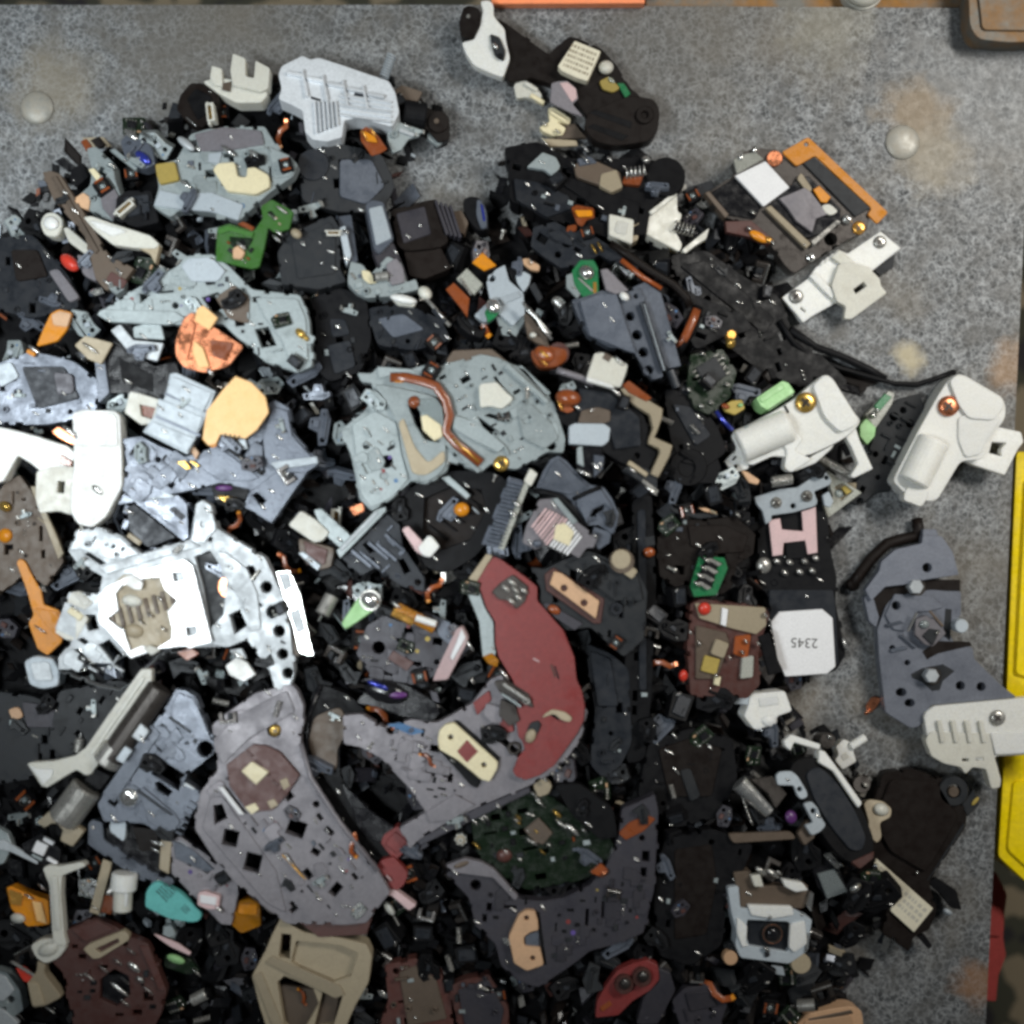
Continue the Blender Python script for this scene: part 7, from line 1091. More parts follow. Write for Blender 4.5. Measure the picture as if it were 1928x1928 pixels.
t.deco([(390, 1480), (425, 1440), (430, 1490), (520, 1540), (590, 1500), (540, 1600), (450, 1560)], 14, 94, 'lavender', 0.2, 'LhrpiwmL', unit=0.75, avoid=[[(420, 1400), (570, 1400), (570, 1540), (420, 1540)], rect(434, 1578, 40, 40), rect(558, 1560, 50, 50)]); t.p('red_side', [(540, 1720), (640, 1740), (700, 1730), (690, 1760), (600, 1765)], -2, 4, 'brown', r=4); t.deco([(590, 1520), (700, 1650), (640, 1730), (560, 1700), (530, 1590)], 26, 91, 'lavender', 0, 'LhrpimwL', unit=0.8, avoid=[rect(558, 1560, 50, 50), rect(632, 1675, 40, 40), rect(555, 1630, 60, 50)]); t.deco([(430, 1350), (550, 1300), (560, 1390), (520, 1400), (450, 1390)], 12, 92, 'lavender', 0, 'LhrpiwL', unit=0.8)
t = T('pickup_board', 'smooth lavender plate tucked under the left side of the windowed board', 'plate', 'G', 1140, 1120, 14, 'the smooth lavender plate')
t.p('plate', [(955, 880), (1010, 880), (1130, 960), (1330, 1110), (1335, 1200), (1295, 1375), (1240, 1370), (1110, 1240), (960, 1085)], 0, 4, 'lavender', r=8); t.p('slate_band', [(970, 900), (1080, 950), (1200, 1060), (1160, 1080), (980, 1000)], 0.6, 1.2, 'slate', r=6); t.b('bright_slit', 1055, 940, 130, 6, 36, 0.4, 0.6, 'steel_grey'); t.deco([(980, 980), (1300, 1130), (1280, 1330), (1120, 1220)], 7, 93, 'lavender', 0, 'rhip', unit=0.8)
t = T('sponge_pad', 'turquoise rounded pad with dark smudged marks by the windowed board', 'pad', 'G', 960, 1250, 16, 'the turquoise pad')
t.p('pad', [(815, 1190), (845, 1145), (880, 1128), (1005, 1190), (1060, 1240), (1130, 1310), (1120, 1350), (1080, 1362), (950, 1342), (810, 1275)], 0, 3, 'cyan', r=20, ch=0.5)
t.rows('smudged_mark', 940, 1195, 110, 90, 45, 5, 0.04, 'slate_dark', 8, 0.5); t.rows('smudged_mark', 1045, 1290, 60, 40, 45, 3, 0.04, 'slate_dark', 9, 0.5)
t = T('rounded_plug', 'white cylindrical cap standing between the turquoise pad and the brown strip', 'cap', 'G', 690, 1180, 16, 'the white cylindrical cap')
t.br('cap', (700, 1080), (690, 1180), 72, 0, 'white', 20); t.br('neck', (690, 1170), (685, 1295), 52, 0.3, 'ivory', 18); t.b('face', 685, 1225, 60, 90, 5, 3.2, 0.8, 'white', r=8)
t = T('plastic_chip', 'small pinkish white block resting right of the turquoise pad', 'chip', 'G', 1170, 1230, 17, 'the pinkish white block')
t.p('block', [(1108, 1195), (1150, 1185), (1232, 1212), (1222, 1285), (1160, 1288), (1105, 1262)], 0, 4, 'pink', r=10); t.p('top', [(1118, 1205), (1215, 1220), (1208, 1265), (1120, 1250)], 0.5, 0.8, 'paper', r=8); t.dm('glint_bead', 1225, 1285, 36, 8, 42, -0.4, 0.9, 'chrome')
t = T('plastic_lever', 'bent cream plastic pole standing at the lower left of the pile', 'pole', 'G', 310, 1250, 18, 'the bent cream pole')
t.p('pole', [(238, 1060), (262, 1040), (330, 1045), (460, 1020), (480, 1045), (345, 1098), (340, 1200), (358, 1430), (372, 1490), (300, 1490), (290, 1400), (275, 1150)], 0, 4, 'ivory', r=12); t.p('pole_ridge', [(285, 1100), (320, 1095), (340, 1400), (310, 1400)], 0.8, 1.2, 'ivory', r=6)
t = T('flex_box', 'orange foil-wrapped box with a bright yellow facet by the bent cream pole', 'box', 'G', 170, 1280, 14, 'the orange foil box')
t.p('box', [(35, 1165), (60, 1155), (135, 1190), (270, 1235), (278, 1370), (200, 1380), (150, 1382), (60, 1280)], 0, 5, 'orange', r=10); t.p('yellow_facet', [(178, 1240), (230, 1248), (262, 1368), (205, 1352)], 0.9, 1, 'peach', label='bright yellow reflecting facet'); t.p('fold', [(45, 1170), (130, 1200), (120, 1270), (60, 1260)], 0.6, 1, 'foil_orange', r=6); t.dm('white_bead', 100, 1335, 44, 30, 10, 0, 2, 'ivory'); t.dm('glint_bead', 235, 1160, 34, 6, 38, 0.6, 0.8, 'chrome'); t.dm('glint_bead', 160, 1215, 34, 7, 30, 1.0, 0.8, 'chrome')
t = T('metal_strip', 'narrow brownish steel strip pointing down from the slate open bracket', 'metal strip', 'G', 565, 1160, 13, 'the narrow brown strip')
t.p('strip', [(575, 1005), (628, 1022), (552, 1318), (500, 1302)], 0, 1, 'beige', r=3); t.b('orange_patch', 600, 1260, 70, 100, 12, -1.2, 1.5, 'rust_flex', r=10); t.dm('glint_bead', 530, 1275, 28, 5, 35, 0.2, 0.7, 'chrome')
t = T('chip_board', 'tiny black board with one white square chip and white legs', 'circuit board', 'G', 230, 950, 15, 'the white-chip board')
t.p('board', [(120, 920), (230, 860), (340, 950), (330, 1040), (230, 1040), (140, 990)], 0, 2, 'black_gloss', r=10); t.b('white_chip', 222, 945, 70, 66, 25, 1.2, 1.5, 'paper', r=4); t.b('white_leg', 270, 905, 64, 24, 28, 0.8, 1.2, 'paper', r=4); t.b('white_leg', 290, 1015, 64, 22, 30, 0.6, 1.2, 'paper', r=4); t.b('white_leg', 205, 995, 64, 16, 28, 0.6, 1.2, 'zinc', r=4)
t = T('metal_strip', 'bright white metal flange at the picture border below the hooked rod', 'flange', 'G', 90, 960, 16, 'the bright white flange')
t.p('flange', [(-30, 905), (20, 895), (110, 950), (215, 1020), (205, 1034), (60, 965), (-30, 945)], 0, 1, 'zinc_white', r=4); t.p('web', [(-30, 820), (40, 860), (70, 930), (20, 1030), (-30, 1040)], -1, 3, 'zinc', r=10)
t = T('circuit_board', 'brownish-red circuit board with a greenish clip frame at the lower left', 'circuit board', 'G', 640, 1640, 14, 'the brownish-red board')
BR = [(375, 1400), (540, 1335), (640, 1380), (730, 1440), (830, 1480), (895, 1640), (935, 1740), (900, 1880), (840, 1990), (420, 1990), (350, 1640), (310, 1600), (290, 1580)]
t.p('board', BR, 0, 4, 'brown', r=16, holes=[[(560, 1680), (640, 1620), (720, 1660), (730, 1760), (650, 1830), (560, 1790)]]); t.p('hole_floor', [(540, 1660), (760, 1640), (760, 1850), (540, 1840)], -2.5, 1, 'black_gloss'); t.p('clip_frame', [(465, 1510), (500, 1480), (690, 1405), (722, 1430), (722, 1458), (560, 1560), (520, 1565)], 1.8, 3, 'beige', r=8, holes=[[(530, 1510), (660, 1450), (670, 1470), (560, 1530)]]); t.p('upper_tab', [(400, 1400), (540, 1345), (640, 1400), (480, 1470)], 0.9, 2, 'brown', r=8); t.p('right_rail', [(780, 1490), (830, 1490), (930, 1740), (890, 1740)], 0.8, 1.6, 'brown', r=8)
for u, v, a_, b_ in ((750, 1610, 46, 20), (785, 1680, 30, 16), (670, 1735, 70, 12), (735, 1520, 36, 6), (660, 1580, 36, 6), (580, 1620, 40, 6), (500, 1665, 44, 7), (700, 1810, 40, 6), (830, 1740, 40, 6)): t.dm('solder_joint', u, v, a_, b_, 38, 0.2, 1.2, 'solder')
t.deco([(380, 1600), (540, 1580), (560, 1820), (440, 1900), (380, 1700)], 7, 95, 'brown', 0, 'scor', unit=0.85); t.deco([(740, 1480), (880, 1660), (880, 1860), (760, 1860), (770, 1620)], 7, 96, 'brown', 0, 'scor', unit=0.85)
t = T('plastic_clamp', 'lumpy cream plastic clamp at the lower left picture border', 'clamp', 'G', 250, 1640, 17, 'the lumpy cream clamp')
t.p('head', [(165, 1490), (220, 1455), (330, 1445), (375, 1495), (330, 1560), (255, 1595), (200, 1560)], 0.5, 6, 'ivory', r=24, ch=0.6); t.p('stem', [(205, 1570), (255, 1590), (245, 1650), (300, 1720), (345, 1780), (250, 1830), (180, 1840), (150, 1700), (205, 1630)], 0, 5, 'beige', r=20, ch=0.5); t.dm('knuckle', 270, 1510, 60, 40, -20, 0.4, 1.6, 'ivory'); t.p('lip', [(150, 1690), (210, 1700), (250, 1820), (180, 1830)], 0.8, 2, 'beige', r=14)
t = T('webbed_bracket', 'open beige plastic frame with triangular webs at the bottom of the pile', 'frame', 'P', 590, 1840, 17, 'the beige triangular frame')
t.p('outer', [(474, 1838), (500, 1790), (512, 1760), (530, 1726), (548, 1742), (572, 1756), (640, 1766), (690, 1778), (700, 1800), (694, 1850), (668, 1895), (640, 1960), (520, 1990), (490, 1900)], 0, 7, 'beige', r=5,
    holes=[[(530, 1758), (548, 1760), (545, 1806), (525, 1802)], [(558, 1772), (640, 1780), (674, 1795), (660, 1838), (620, 1852), (548, 1812)], [(522, 1850), (535, 1838), (560, 1848), (590, 1862), (600, 1890), (560, 1960), (535, 1930)], [(608, 1866), (646, 1872), (628, 1930), (590, 1940)]])
t.p('panel', [(555, 1768), (644, 1776), (680, 1792), (664, 1842), (620, 1856), (545, 1815)], -2.5, 2, 'beige', r=4); t.p('rib', [(500, 1812), (512, 1800), (640, 1856), (650, 1874), (630, 1880)], 0.8, 3, 'beige', r=3); t.p('rib', [(476, 1838), (492, 1830), (545, 1960), (528, 1970)], 0.7, 3, 'beige', r=3); t.p('floor', [(500, 1850), (640, 1870), (620, 1970), (540, 1980)], -4, 2, 'rust_brown')
t = T('amber_lens', 'brown-orange translucent block beside the smooth lavender plate', 'block', 'G', 1385, 1325, 12, 'the brown-orange block')
t.p('block', [(1330, 1240), (1400, 1225), (1455, 1255), (1462, 1380), (1350, 1425), (1290, 1370)], 0, 5, 'amber', r=16, ch=0.5); t.p('cap', [(1340, 1255), (1440, 1260), (1440, 1320), (1330, 1310)], 0.5, 1, 'orange', r=12)
t = T('plastic_chip', 'small red plastic shard near the lumpy cream clamp', 'shard', 'G', 145, 1650, 17, 'the small red shard')
t.p('shard', [(85, 1615), (120, 1610), (205, 1675), (200, 1705), (130, 1690)], 0, 2, 'scarlet', r=8); t.p('edge', [(50, 1580), (70, 1575), (205, 1660), (195, 1672)], 0.6, 0.8, 'steel', r=3)
t = T('plastic_chip', 'small yellow-green translucent bead beside the brownish-red board', 'bead', 'G', 990, 1565, 11, 'the yellow-green bead')
t.dm('bead', 985, 1565, 56, 26, 20, 0, 2, 'mint'); t.p('setting', [(920, 1540), (1060, 1560), (1120, 1640), (1040, 1650), (920, 1610)], -0.8, 2, 'green_dark', r=16); t.dm('glint_bead', 1100, 1640, 36, 5, 40, -0.4, 0.8, 'solder')
t = T('connector_block', 'small pale grey connector with a torn lead right of the brownish-red board', 'connector', 'G', 960, 1430, 13, 'the torn grey connector')
t.p('block', [(915, 1380), (960, 1375), (985, 1430), (950, 1445), (910, 1430)], 0, 4, 'zinc', r=8); t.p('torn_lead', [(860, 1425), (910, 1440), (1000, 1480), (1070, 1530), (1060, 1545), (960, 1500), (900, 1460)], -0.6, 1, 'pink', r=6)
t = T('corner_plate', 'pale grey cast corner plate at the lower left picture border', 'casting', 'G', 30, 1760, 14, 'the pale corner plate')
t.p('plate', [(-40, 1620), (40, 1640), (110, 1740), (130, 1850), (60, 1900), (-40, 1960)], 0, 5, 'zinc', r=12, holes=[circle(60, 1790, 20)]); t.p('step', [(-40, 1640), (30, 1660), (80, 1740), (20, 1800), (-40, 1800)], 0.8, 2, 'zinc_white', r=8); t.p('flange', [(-40, 1830), (20, 1850), (100, 1920), (80, 1990), (-40, 1990)], 0.6, 2, 'zinc_white', r=8); t.dm('glint_bead', 280, 1850, 40, 8, 35, 0, 1, 'solder')
# ================================================================ the large black pieces of the right half of the pile
def blk(name, label, cat, tile, cu, cv, lift, short, main, m='black', extra=(), seed=1, n=6, dk='rbp', th=7, r=12, holes=(), rib=None):
    t = T(name, label, cat, tile, cu, cv, lift, short)
    t.p('body', main, 0, th, m, r=r, holes=holes)
    for nm, pts, top, tt, mm_ in extra: t.p(nm, pts, top, tt, mm_, r=r * 0.6)
    t.deco(main, n, seed, rib or m, 0, dk, avoid=holes, unit=0.9)
    return t
t = blk('plastic_tray', 'wide black-brown plastic tray left of the numbered black pickup', 'tray', 'K', 700, 900, 7, 'the black-brown tray',
    [(300, 680), (480, 640), (800, 660), (980, 640), (1080, 720), (1170, 800), (1150, 980), (1000, 1080), (950, 1290), (780, 1400), (520, 1340), (300, 1180), (270, 900)], 'black_brown',
    [('raised_floor', [(560, 720), (900, 720), (1100, 820), (1060, 960), (760, 980), (580, 900)], 0.8, 2, 'black_brown'), ('steel_lip', [(385, 570), (430, 560), (600, 610), (820, 610), (830, 640), (660, 660), (450, 610)], 1.6, 1.5, 'grey'), ('copper_lip', [(650, 560), (720, 560), (820, 600), (800, 615), (700, 590)], 2.2, 0.8, 'tan')], 3, 9)
t.dm('glint_bead', 1010, 625, 34, 14, 50, 2, 1.2, 'steel'); t.dm('glint_bead', 790, 600, 40, 10, 35, 2.6, 0.8, 'beige')
t = blk('plastic_cup', 'black round cup with a sunken middle below the foot of a white motor', 'cup', 'K', 550, 200, 8, 'the black round cup',
    circle(560, 190, 170, 22), 'black', [('flange', [(420, 20), (800, 40), (860, 200), (800, 340), (420, 330), (330, 180)], -1.2, 3, 'black')], 4, 2, holes=[circle(545, 195, 80, 18)], dk='r')
t.d('cup_floor', 545, 195, 90, -2.5, 1, 'black_brown', n=18); t.p('tan_patch', [(1040, 220), (1090, 230), (1210, 310), (1190, 350), (1110, 330)], -1, 1.5, 'tan', r=16)
t = blk('plastic_rail', 'tall black plastic rail standing between the cream-plated pickup and the black-brown tray', 'rail', 'P', 1200, 1200, 7, 'the tall black rail',
    [(1190, 940), (1228, 930), (1236, 1100), (1228, 1300), (1215, 1430), (1180, 1440), (1176, 1250), (1190, 1080)], 'black', [('groove_lip', [(1200, 960), (1216, 958), (1218, 1300), (1204, 1300)], 0.8, 1.5, 'slate_dark')], 5, 5)
t.dm('orange_bead', 1222, 1040, 12, 10, 0, 1, 1.6, 'rust_flex'); t.p('steel_tab', [(1212, 1012), (1232, 1008), (1234, 1026), (1216, 1030)], 1.0, 1, 'grey', r=2)
t = blk('chassis_block', 'matt black block with a sloping face right of the curved red board', 'block', 'P', 1140, 1330, 7, 'the sloping black block',
    [(1100, 1210), (1150, 1230), (1185, 1260), (1190, 1400), (1150, 1480), (1110, 1440), (1120, 1340)], 'slate_dark', [('slope', [(1110, 1225), (1150, 1240), (1165, 1330), (1125, 1330)], 0.9, 2, 'slate_dark')], 6, 5)
t = blk('plastic_cover', 'smooth black cover piece above the peach-blocked board', 'cover', 'P', 1290, 1460, 7, 'the smooth black cover',
    [(1220, 1400), (1300, 1370), (1380, 1390), (1390, 1470), (1350, 1540), (1270, 1560), (1200, 1500)], 'black', [('face', [(1240, 1410), (1300, 1390), (1360, 1410), (1340, 1500), (1260, 1500)], 0.8, 1.6, 'black_brown'), ('grey_tongue', [(1280, 1450), (1300, 1446), (1320, 1500), (1300, 1510)], 1.6, 1, 'grey')], 7, 6)
t = blk('plastic_cover', 'black shallow pan between the white-framed lens pickup and the peach-blocked board', 'pan', 'P', 1310, 1680, 7, 'the black shallow pan',
    [(1250, 1580), (1340, 1560), (1420, 1590), (1400, 1640), (1370, 1680), (1360, 1780), (1300, 1820), (1240, 1800), (1230, 1700)], 'black', [('pan_floor', [(1270, 1600), (1340, 1590), (1350, 1660), (1330, 1760), (1270, 1770)], 0.5, 1, 'black_brown'), ('brown_bar', [(1370, 1570), (1490, 1566), (1500, 1580), (1380, 1588)], 1.6, 2, 'rust_brown')], 8, 6)
t = blk('plastic_sheet', 'thin black plastic sheet running under the thin black wire', 'sheet', 'P', 1430, 580, 5, 'the thin black sheet',
    [(1260, 480), (1330, 470), (1400, 520), (1470, 560), (1490, 620), (1560, 680), (1600, 720), (1560, 740), (1480, 720), (1420, 690), (1380, 660), (1300, 600)], 'black', [('fold', [(1280, 500), (1330, 490), (1460, 600), (1440, 630)], 0.7, 1.5, 'black')], 9, 8, dk='rps', th=4)
t = blk('plastic_sheet', 'black moulded strip between the stepped slate plate and the thin black sheet', 'strip', 'P', 1330, 640, 8, 'the black moulded strip',
    [(1285, 540), (1320, 560), (1400, 590), (1420, 620), (1350, 640), (1310, 660), (1290, 620)], 'black', [], 10, 6, dk='rpsm', th=4)
t = blk('chassis_block', 'black ribbed block between the silver-edged pickup and the olive chip board', 'block', 'P', 1285, 800, 8, 'the black ribbed block',
    [(1250, 730), (1300, 740), (1350, 800), (1370, 850), (1330, 880), (1280, 870), (1262, 830)], 'black', [('rib_plate', [(1265, 760), (1300, 765), (1340, 820), (1310, 840)], 0.8, 2, 'slate_dark')], 11, 6, dk='rbps')
t = blk('chassis_block', 'charcoal chassis half hidden behind the green L-shaped board', 'chassis', 'P', 640, 330, 8, 'the charcoal chassis',
    [(560, 290), (640, 270), (720, 290), (745, 350), (720, 400), (640, 400), (570, 380)], 'grey', [('ring', circle(590, 310, 30, 16), 0.8, 2, 'slate_dark'), ('plate', [(640, 300), (700, 300), (725, 350), (690, 385), (640, 370)], 0.9, 2, 'slate')], 12, 9, dk='rbpm')
t = blk('plastic_cup', 'deep black open cup between the cyan-grey and grey-green chassis', 'cup', 'P', 640, 600, 8, 'the deep black cup',
    [(585, 560), (640, 540), (690, 560), (700, 640), (680, 700), (620, 720), (590, 690), (595, 620)], 'black', [('slate_step', [(615, 650), (660, 640), (670, 690), (630, 705)], 0.9, 2, 'slate_dark'), ('tab', [(620, 600), (650, 600), (660, 630), (625, 635)], 0.6, 2, 'slate_dark')], 13, 5)
t = blk('chassis_block', 'blue-black chassis fragment under the white oval button', 'chassis', 'P', 750, 620, 8, 'the blue-black fragment',
    [(690, 580), (760, 570), (830, 600), (850, 640), (780, 660), (710, 650)], 'slate_dark', [('pad', [(710, 600), (760, 590), (800, 620), (740, 636)], 0.8, 2, 'slate')], 14, 8, dk='rbpms')
t = blk('chassis_block', 'dark charcoal block at the picture border below the pale rounded cap', 'block', 'P', 60, 1370, 9, 'the charcoal border block',
    [(-20, 1300), (60, 1310), (130, 1340), (150, 1400), (100, 1460), (-20, 1480)], 'grey', [('purple_face', [(40, 1320), (100, 1330), (110, 1370), (50, 1370)], 0.8, 2, 'lavender_dark'), ('orange_pad', [(14, 1336), (34, 1330), (44, 1350), (24, 1358)], 1.2, 1, 'tan')], 15, 9, dk='rbpm')
t = blk('chassis_block', 'charcoal slab under the long hooked ivory rod', 'slab', 'P', 170, 1360, 10, 'the charcoal slab',
    [(110, 1300), (230, 1280), (260, 1300), (180, 1420), (130, 1440), (90, 1400)], 'grey', [], 16, 6, dk='rp')
t = blk('chassis_block', 'blue-grey housing cluster at the picture border above the white bracket', 'housing', 'P', 80, 740, 10, 'the blue-grey housing',
    [(-20, 690), (60, 660), (140, 680), (190, 720), (180, 780), (90, 800), (-20, 800)], 'slate', [('dark_face', [(40, 690), (120, 690), (150, 750), (70, 770)], 0.9, 2, 'slate_dark'), ('violet_pad', [(100, 700), (136, 704), (140, 740), (108, 744)], 1.5, 2, 'lavender_dark'), ('white_lug', [(-10, 690), (20, 680), (36, 710), (0, 730)], 1.0, 2, 'steel_grey')], 17, 10, dk='rbpmi')
t = blk('chassis_block', 'dark blue-grey block at the picture border beneath the glossy red bead', 'block', 'P', 60, 520, 10, 'the dark border block',
    [(-20, 450), (60, 440), (130, 520), (150, 580), (60, 600), (-20, 580)], 'slate_dark', [('pad', [(20, 470), (70, 470), (90, 520), (30, 530)], 0.9, 2, 'black_brown'), ('bar', [(90, 510), (110, 505), (150, 560), (130, 570)], 1.0, 2, 'lavender')], 18, 9, dk='rbpm')
# ================================================================ small loose scrap between the big pieces: one of each kind, then copies
for t in THINGS: t.done()
HEROES = list(THINGS)
PROTO = {}
def proto(kind, cat, noun, fn, tops):
    t = T(kind, 'x', cat, 'U', 0, 0, 0, on=0); fn(t); THINGS.remove(t); PROTO[kind] = (t.done(), cat, noun, tops)
def f_chassis(t):
    P_ = [(-62, -30), (-20, -44), (30, -36), (64, -10), (50, 30), (10, 26), (-8, 46), (-56, 38)]
    t.p('body', P_, 0, 5, 'black', r=6, holes=[circle(-36, 4, 9)]); t.b('rib', 10, -14, 70, 8, 12, 0.9, 1.8, 'black'); t.b('rib', -10, 22, 50, 7, -20, 0.8, 1.8, 'black'); t.d('boss', 36, 6, 11, 1.4, 2, 'black', hole=5); t.b('pad', 2, 4, 26, 16, 30, 0.4, 1, 'slate_dark'); t.dm('glint_bead', -20, -30, 9, 3, 40, 0, 0.7, 'solder')
def f_arm(t):
    t.p('arm', [(-70, -20), (-30, -34), (66, -22), (72, 10), (20, 14), (4, 50), (-34, 44), (-40, 8), (-70, 4)], 0, 4, 'slate', r=5, holes=[circle(48, -5, 9), circle(-18, 30, 8)]); t.b('rib', 0, -14, 90, 8, 6, 1.0, 2, 'slate'); t.d('boss', -50, -8, 11, 1.2, 2, 'slate', hole=5); t.b('step', -12, 22, 30, 24, 10, 0.7, 1.5, 'slate', holes=())
def f_pcb(t):
    t.p('board', [(-50, -36), (44, -40), (54, 20), (20, 40), (-48, 34)], 0, 1.5, 'green_dark', r=4); t.b('chip', -10, -4, 36, 30, 12, 1.3, 1.4, 'black_gloss')
    for k in range(4): t.b('leg', -32 + k * 13, -26 + k * 2, 6, 10, 12, 0.7, 0.7, 'steel'); t.b('leg', -38 + k * 13, 20 + k * 2, 6, 10, 12, 0.7, 0.7, 'steel')
    t.dm('solder_bead', 32, -20, 9, 6, 40, 0, 1.1, 'solder'); t.dm('solder_bead', 36, 6, 9, 5, 40, 0, 1.1, 'solder'); t.b('capacitor', 20, 26, 16, 8, 5, 0.9, 1, 'tan')
def f_clip(t):
    t.p('plate', [(-44, -16), (30, -22), (40, -4), (10, 6), (14, 30), (-10, 34), (-14, 8), (-46, 6)], 0, 1.2, 'zinc', r=4, holes=[circle(-28, -5, 6)]); t.p('bent_tab', [(28, -22), (44, -18), (46, 4), (36, 2)], 1.8, 2, 'steel', r=2); t.b('edge', -6, 20, 8, 26, 4, 1.0, 1.2, 'steel')
def f_lens(t):
    t.p('frame', [(-36, -36), (36, -36), (40, 30), (30, 38), (-38, 36)], 0, 4, 'black', r=6, holes=[circle(0, 0, 18)]); t.dm('lens', 0, 0, 17, 17, 0, -1.4, 1.6, 'glass'); t.d('rim', 0, 0, 23, 0.7, 1, 'dark_steel', hole=17); t.b('coil', -28, 0, 10, 46, 0, 0.9, 1.5, 'rust_flex'); t.b('coil', 30, 0, 10, 46, 0, 0.9, 1.5, 'rust_flex')
def f_motor(t):
    t.br('can', (-40, 0), (34, 4), 26, 0, 'steel', 18); t.br('end_cap', (30, 4), (46, 5), 24, 0, 'black', 16); t.br('shaft', (-66, -2), (-38, 0), 5, 0, 'chrome', 10); t.br('collar', (-46, 0), (-38, 0), 12, 0, 'dark_steel', 12)
def f_flex(t):
    t.t('strip', [(-60, 10, 0), (-30, -14, 1.2), (6, -10, 1.6), (34, 12, 0.8), (60, 6, 0)], 12, 'rust_flex', 8, flat=0.12); t.b('pad', -58, 10, 20, 18, 30, 0.4, 0.7, 'orange'); t.b('pad', 60, 6, 18, 20, -10, 0.4, 0.7, 'copper')
def f_gear(t):
    pts = []
    for k in range(28):
        r = 36 if k % 4 < 2 else 30; a = 2 * math.pi * k / 28; pts.append((r * math.cos(a), r * math.sin(a)))
    t.p('toothed_disc', pts, 0, 2.5, 'ivory', holes=[circle(0, 0, 7)]); t.d('hub', 0, 0, 16, 1.6, 3, 'ivory', hole=7); t.d('web', 0, 0, 26, 0.3, 1, 'beige', hole=7)
def f_screw(t):
    t.br('shank', (-34, 0), (6, 0), 7, 0, 'steel', 10); t.br('head', (4, 0), (16, 0), 14, 0, 'steel', 14); t.sp('thread', (-34, 0), (2, 0), 7.5, 0.12, 8, 0, 'steel')
def f_spring(t):
    t.sp('coil', (-38, 0), (36, 4), 12, 0.22, 9, 0, 'steel')
def f_conn(t):
    t.p('shell', [(-44, -18), (44, -18), (44, 18), (-44, 18)], 0, 5, 'ivory', r=3, holes=[rect(0, 2, 70, 16)]); t.b('floor', 0, 2, 72, 18, 0, -2, 1, 'beige')
    for k in range(6): t.b('pin', -28 + k * 11, 2, 4, 12, 0, -0.6, 1.4, 'brass')
    t.b('ear', -48, 12, 14, 12, 0, -1, 3, 'ivory'); t.b('ear', 48, 12, 14, 12, 0, -1, 3, 'ivory')
def f_yoke(t):
    t.p('yoke', [(-40, -26), (40, -26), (40, 26), (22, 26), (22, -8), (-22, -8), (-22, 26), (-40, 26)], 0, 3, 'dark_steel', r=3); t.b('magnet', -10, 8, 20, 26, 0, 0.5, 3, 'grey'); t.b('bright_edge', 0, -20, 76, 5, 0, 0.5, 0.8, 'chrome')
def f_shard(t):
    t.p('shard', [(-50, -24), (-6, -34), (46, -6), (30, 26), (-14, 14), (-40, 32)], 0, 2.5, 'grey', r=2); t.b('rib', -4, -6, 60, 6, 18, 1.2, 2, 'grey'); t.d('boss', 22, 4, 9, 1.6, 2, 'grey', hole=4)
def f_mauve(t):
    P_ = [(-56, -30), (10, -44), (58, -14), (46, 32), (-4, 40), (-54, 24)]
    t.p('board', P_, 0, 3, 'lavender_dark', r=5, holes=[circle(30, -8, 9), rect(-26, 10, 16, 14, 20)]); t.b('chip', -4, -16, 28, 20, 20, 1, 1.4, 'brown'); t.d('boss', -40, -14, 9, 0.9, 1.5, 'lavender_dark', hole=4); t.dm('solder_bead', 8, 18, 9, 4, 40, 0, 0.9, 'solder'); t.dm('solder_bead', 24, 20, 9, 4, 40, 0, 0.9, 'solder'); t.d('ink_dot', -10, 26, 5, 0.05, 0.06, 'ink_blue', ch=0)
def f_cast(t):
    t.p('casting', [(-60, -20), (-20, -40), (50, -30), (66, 6), (24, 40), (-24, 30), (-56, 34)], 0, 4, 'zinc', r=6, holes=[circle(40, -8, 9), circle(-36, 10, 8), rect(2, 8, 20, 12, 30)]); t.b('rib', 6, -20, 80, 7, 8, 1.0, 2, 'zinc'); t.b('pad', -10, 10, 18, 22, 15, 0.7, 1.5, 'steel_grey'); t.d('boss', 20, 22, 10, 1.1, 2, 'zinc', hole=5); t.d('ink_dot', -40, -10, 4, 0.05, 0.06, 'ink_blue', ch=0)
def f_box(t):
    t.p('case', [(-40, -30), (40, -30), (46, 24), (-30, 34)], 0, 7, 'black', r=5); t.b('lid', 2, -2, 60, 40, 2, 0.6, 1, 'slate_dark', r=5); t.b('slot', 14, -10, 24, 5, 10, 0.7, 0.3, 'black'); t.dm('glint_bead', -26, 18, 10, 3, 40, 0.4, 0.6, 'solder')
def f_prism(t):
    t.p('prism', [(-18, -16), (18, -16), (18, 16), (-18, 16)], 0, 3.5, 'glass', r=2); t.b('holder', 0, 20, 46, 10, 0, -0.5, 3, 'black')
def f_foil(t):
    t.p('foil', [(-34, -12), (10, -20), (36, 0), (14, 14), (-26, 16)], 0, 0.5, 'chrome', r=3); t.p('crinkle', [(-20, -8), (10, -14), (6, 8), (-18, 8)], 0.5, 0.4, 'steel', r=3)
proto('chassis_fragment', 'plastic fragment', 'black plastic chassis fragment', f_chassis, 5); proto('cast_lever', 'cast lever', 'slate cast lever with two holes', f_arm, 4)
proto('chip_board', 'circuit board', 'dark green circuit board scrap with a black chip', f_pcb, 1.5); proto('metal_clip', 'clip', 'bent zinc clip', f_clip, 2); proto('lens_holder', 'lens holder', 'black square lens holder', f_lens, 4)
proto('micro_motor', 'motor', 'tiny steel motor can', f_motor, 2.6); proto('flex_cable', 'flex cable', 'curled rust-orange flex cable', f_flex, 1); proto('plastic_gear', 'gear', 'ivory toothed gear', f_gear, 2.5)
proto('loose_screw', 'screw', 'loose steel screw', f_screw, 1); proto('coil_spring', 'spring', 'small steel coil spring', f_spring, 1.2); proto('pin_connector', 'connector', 'ivory pin connector', f_conn, 5)
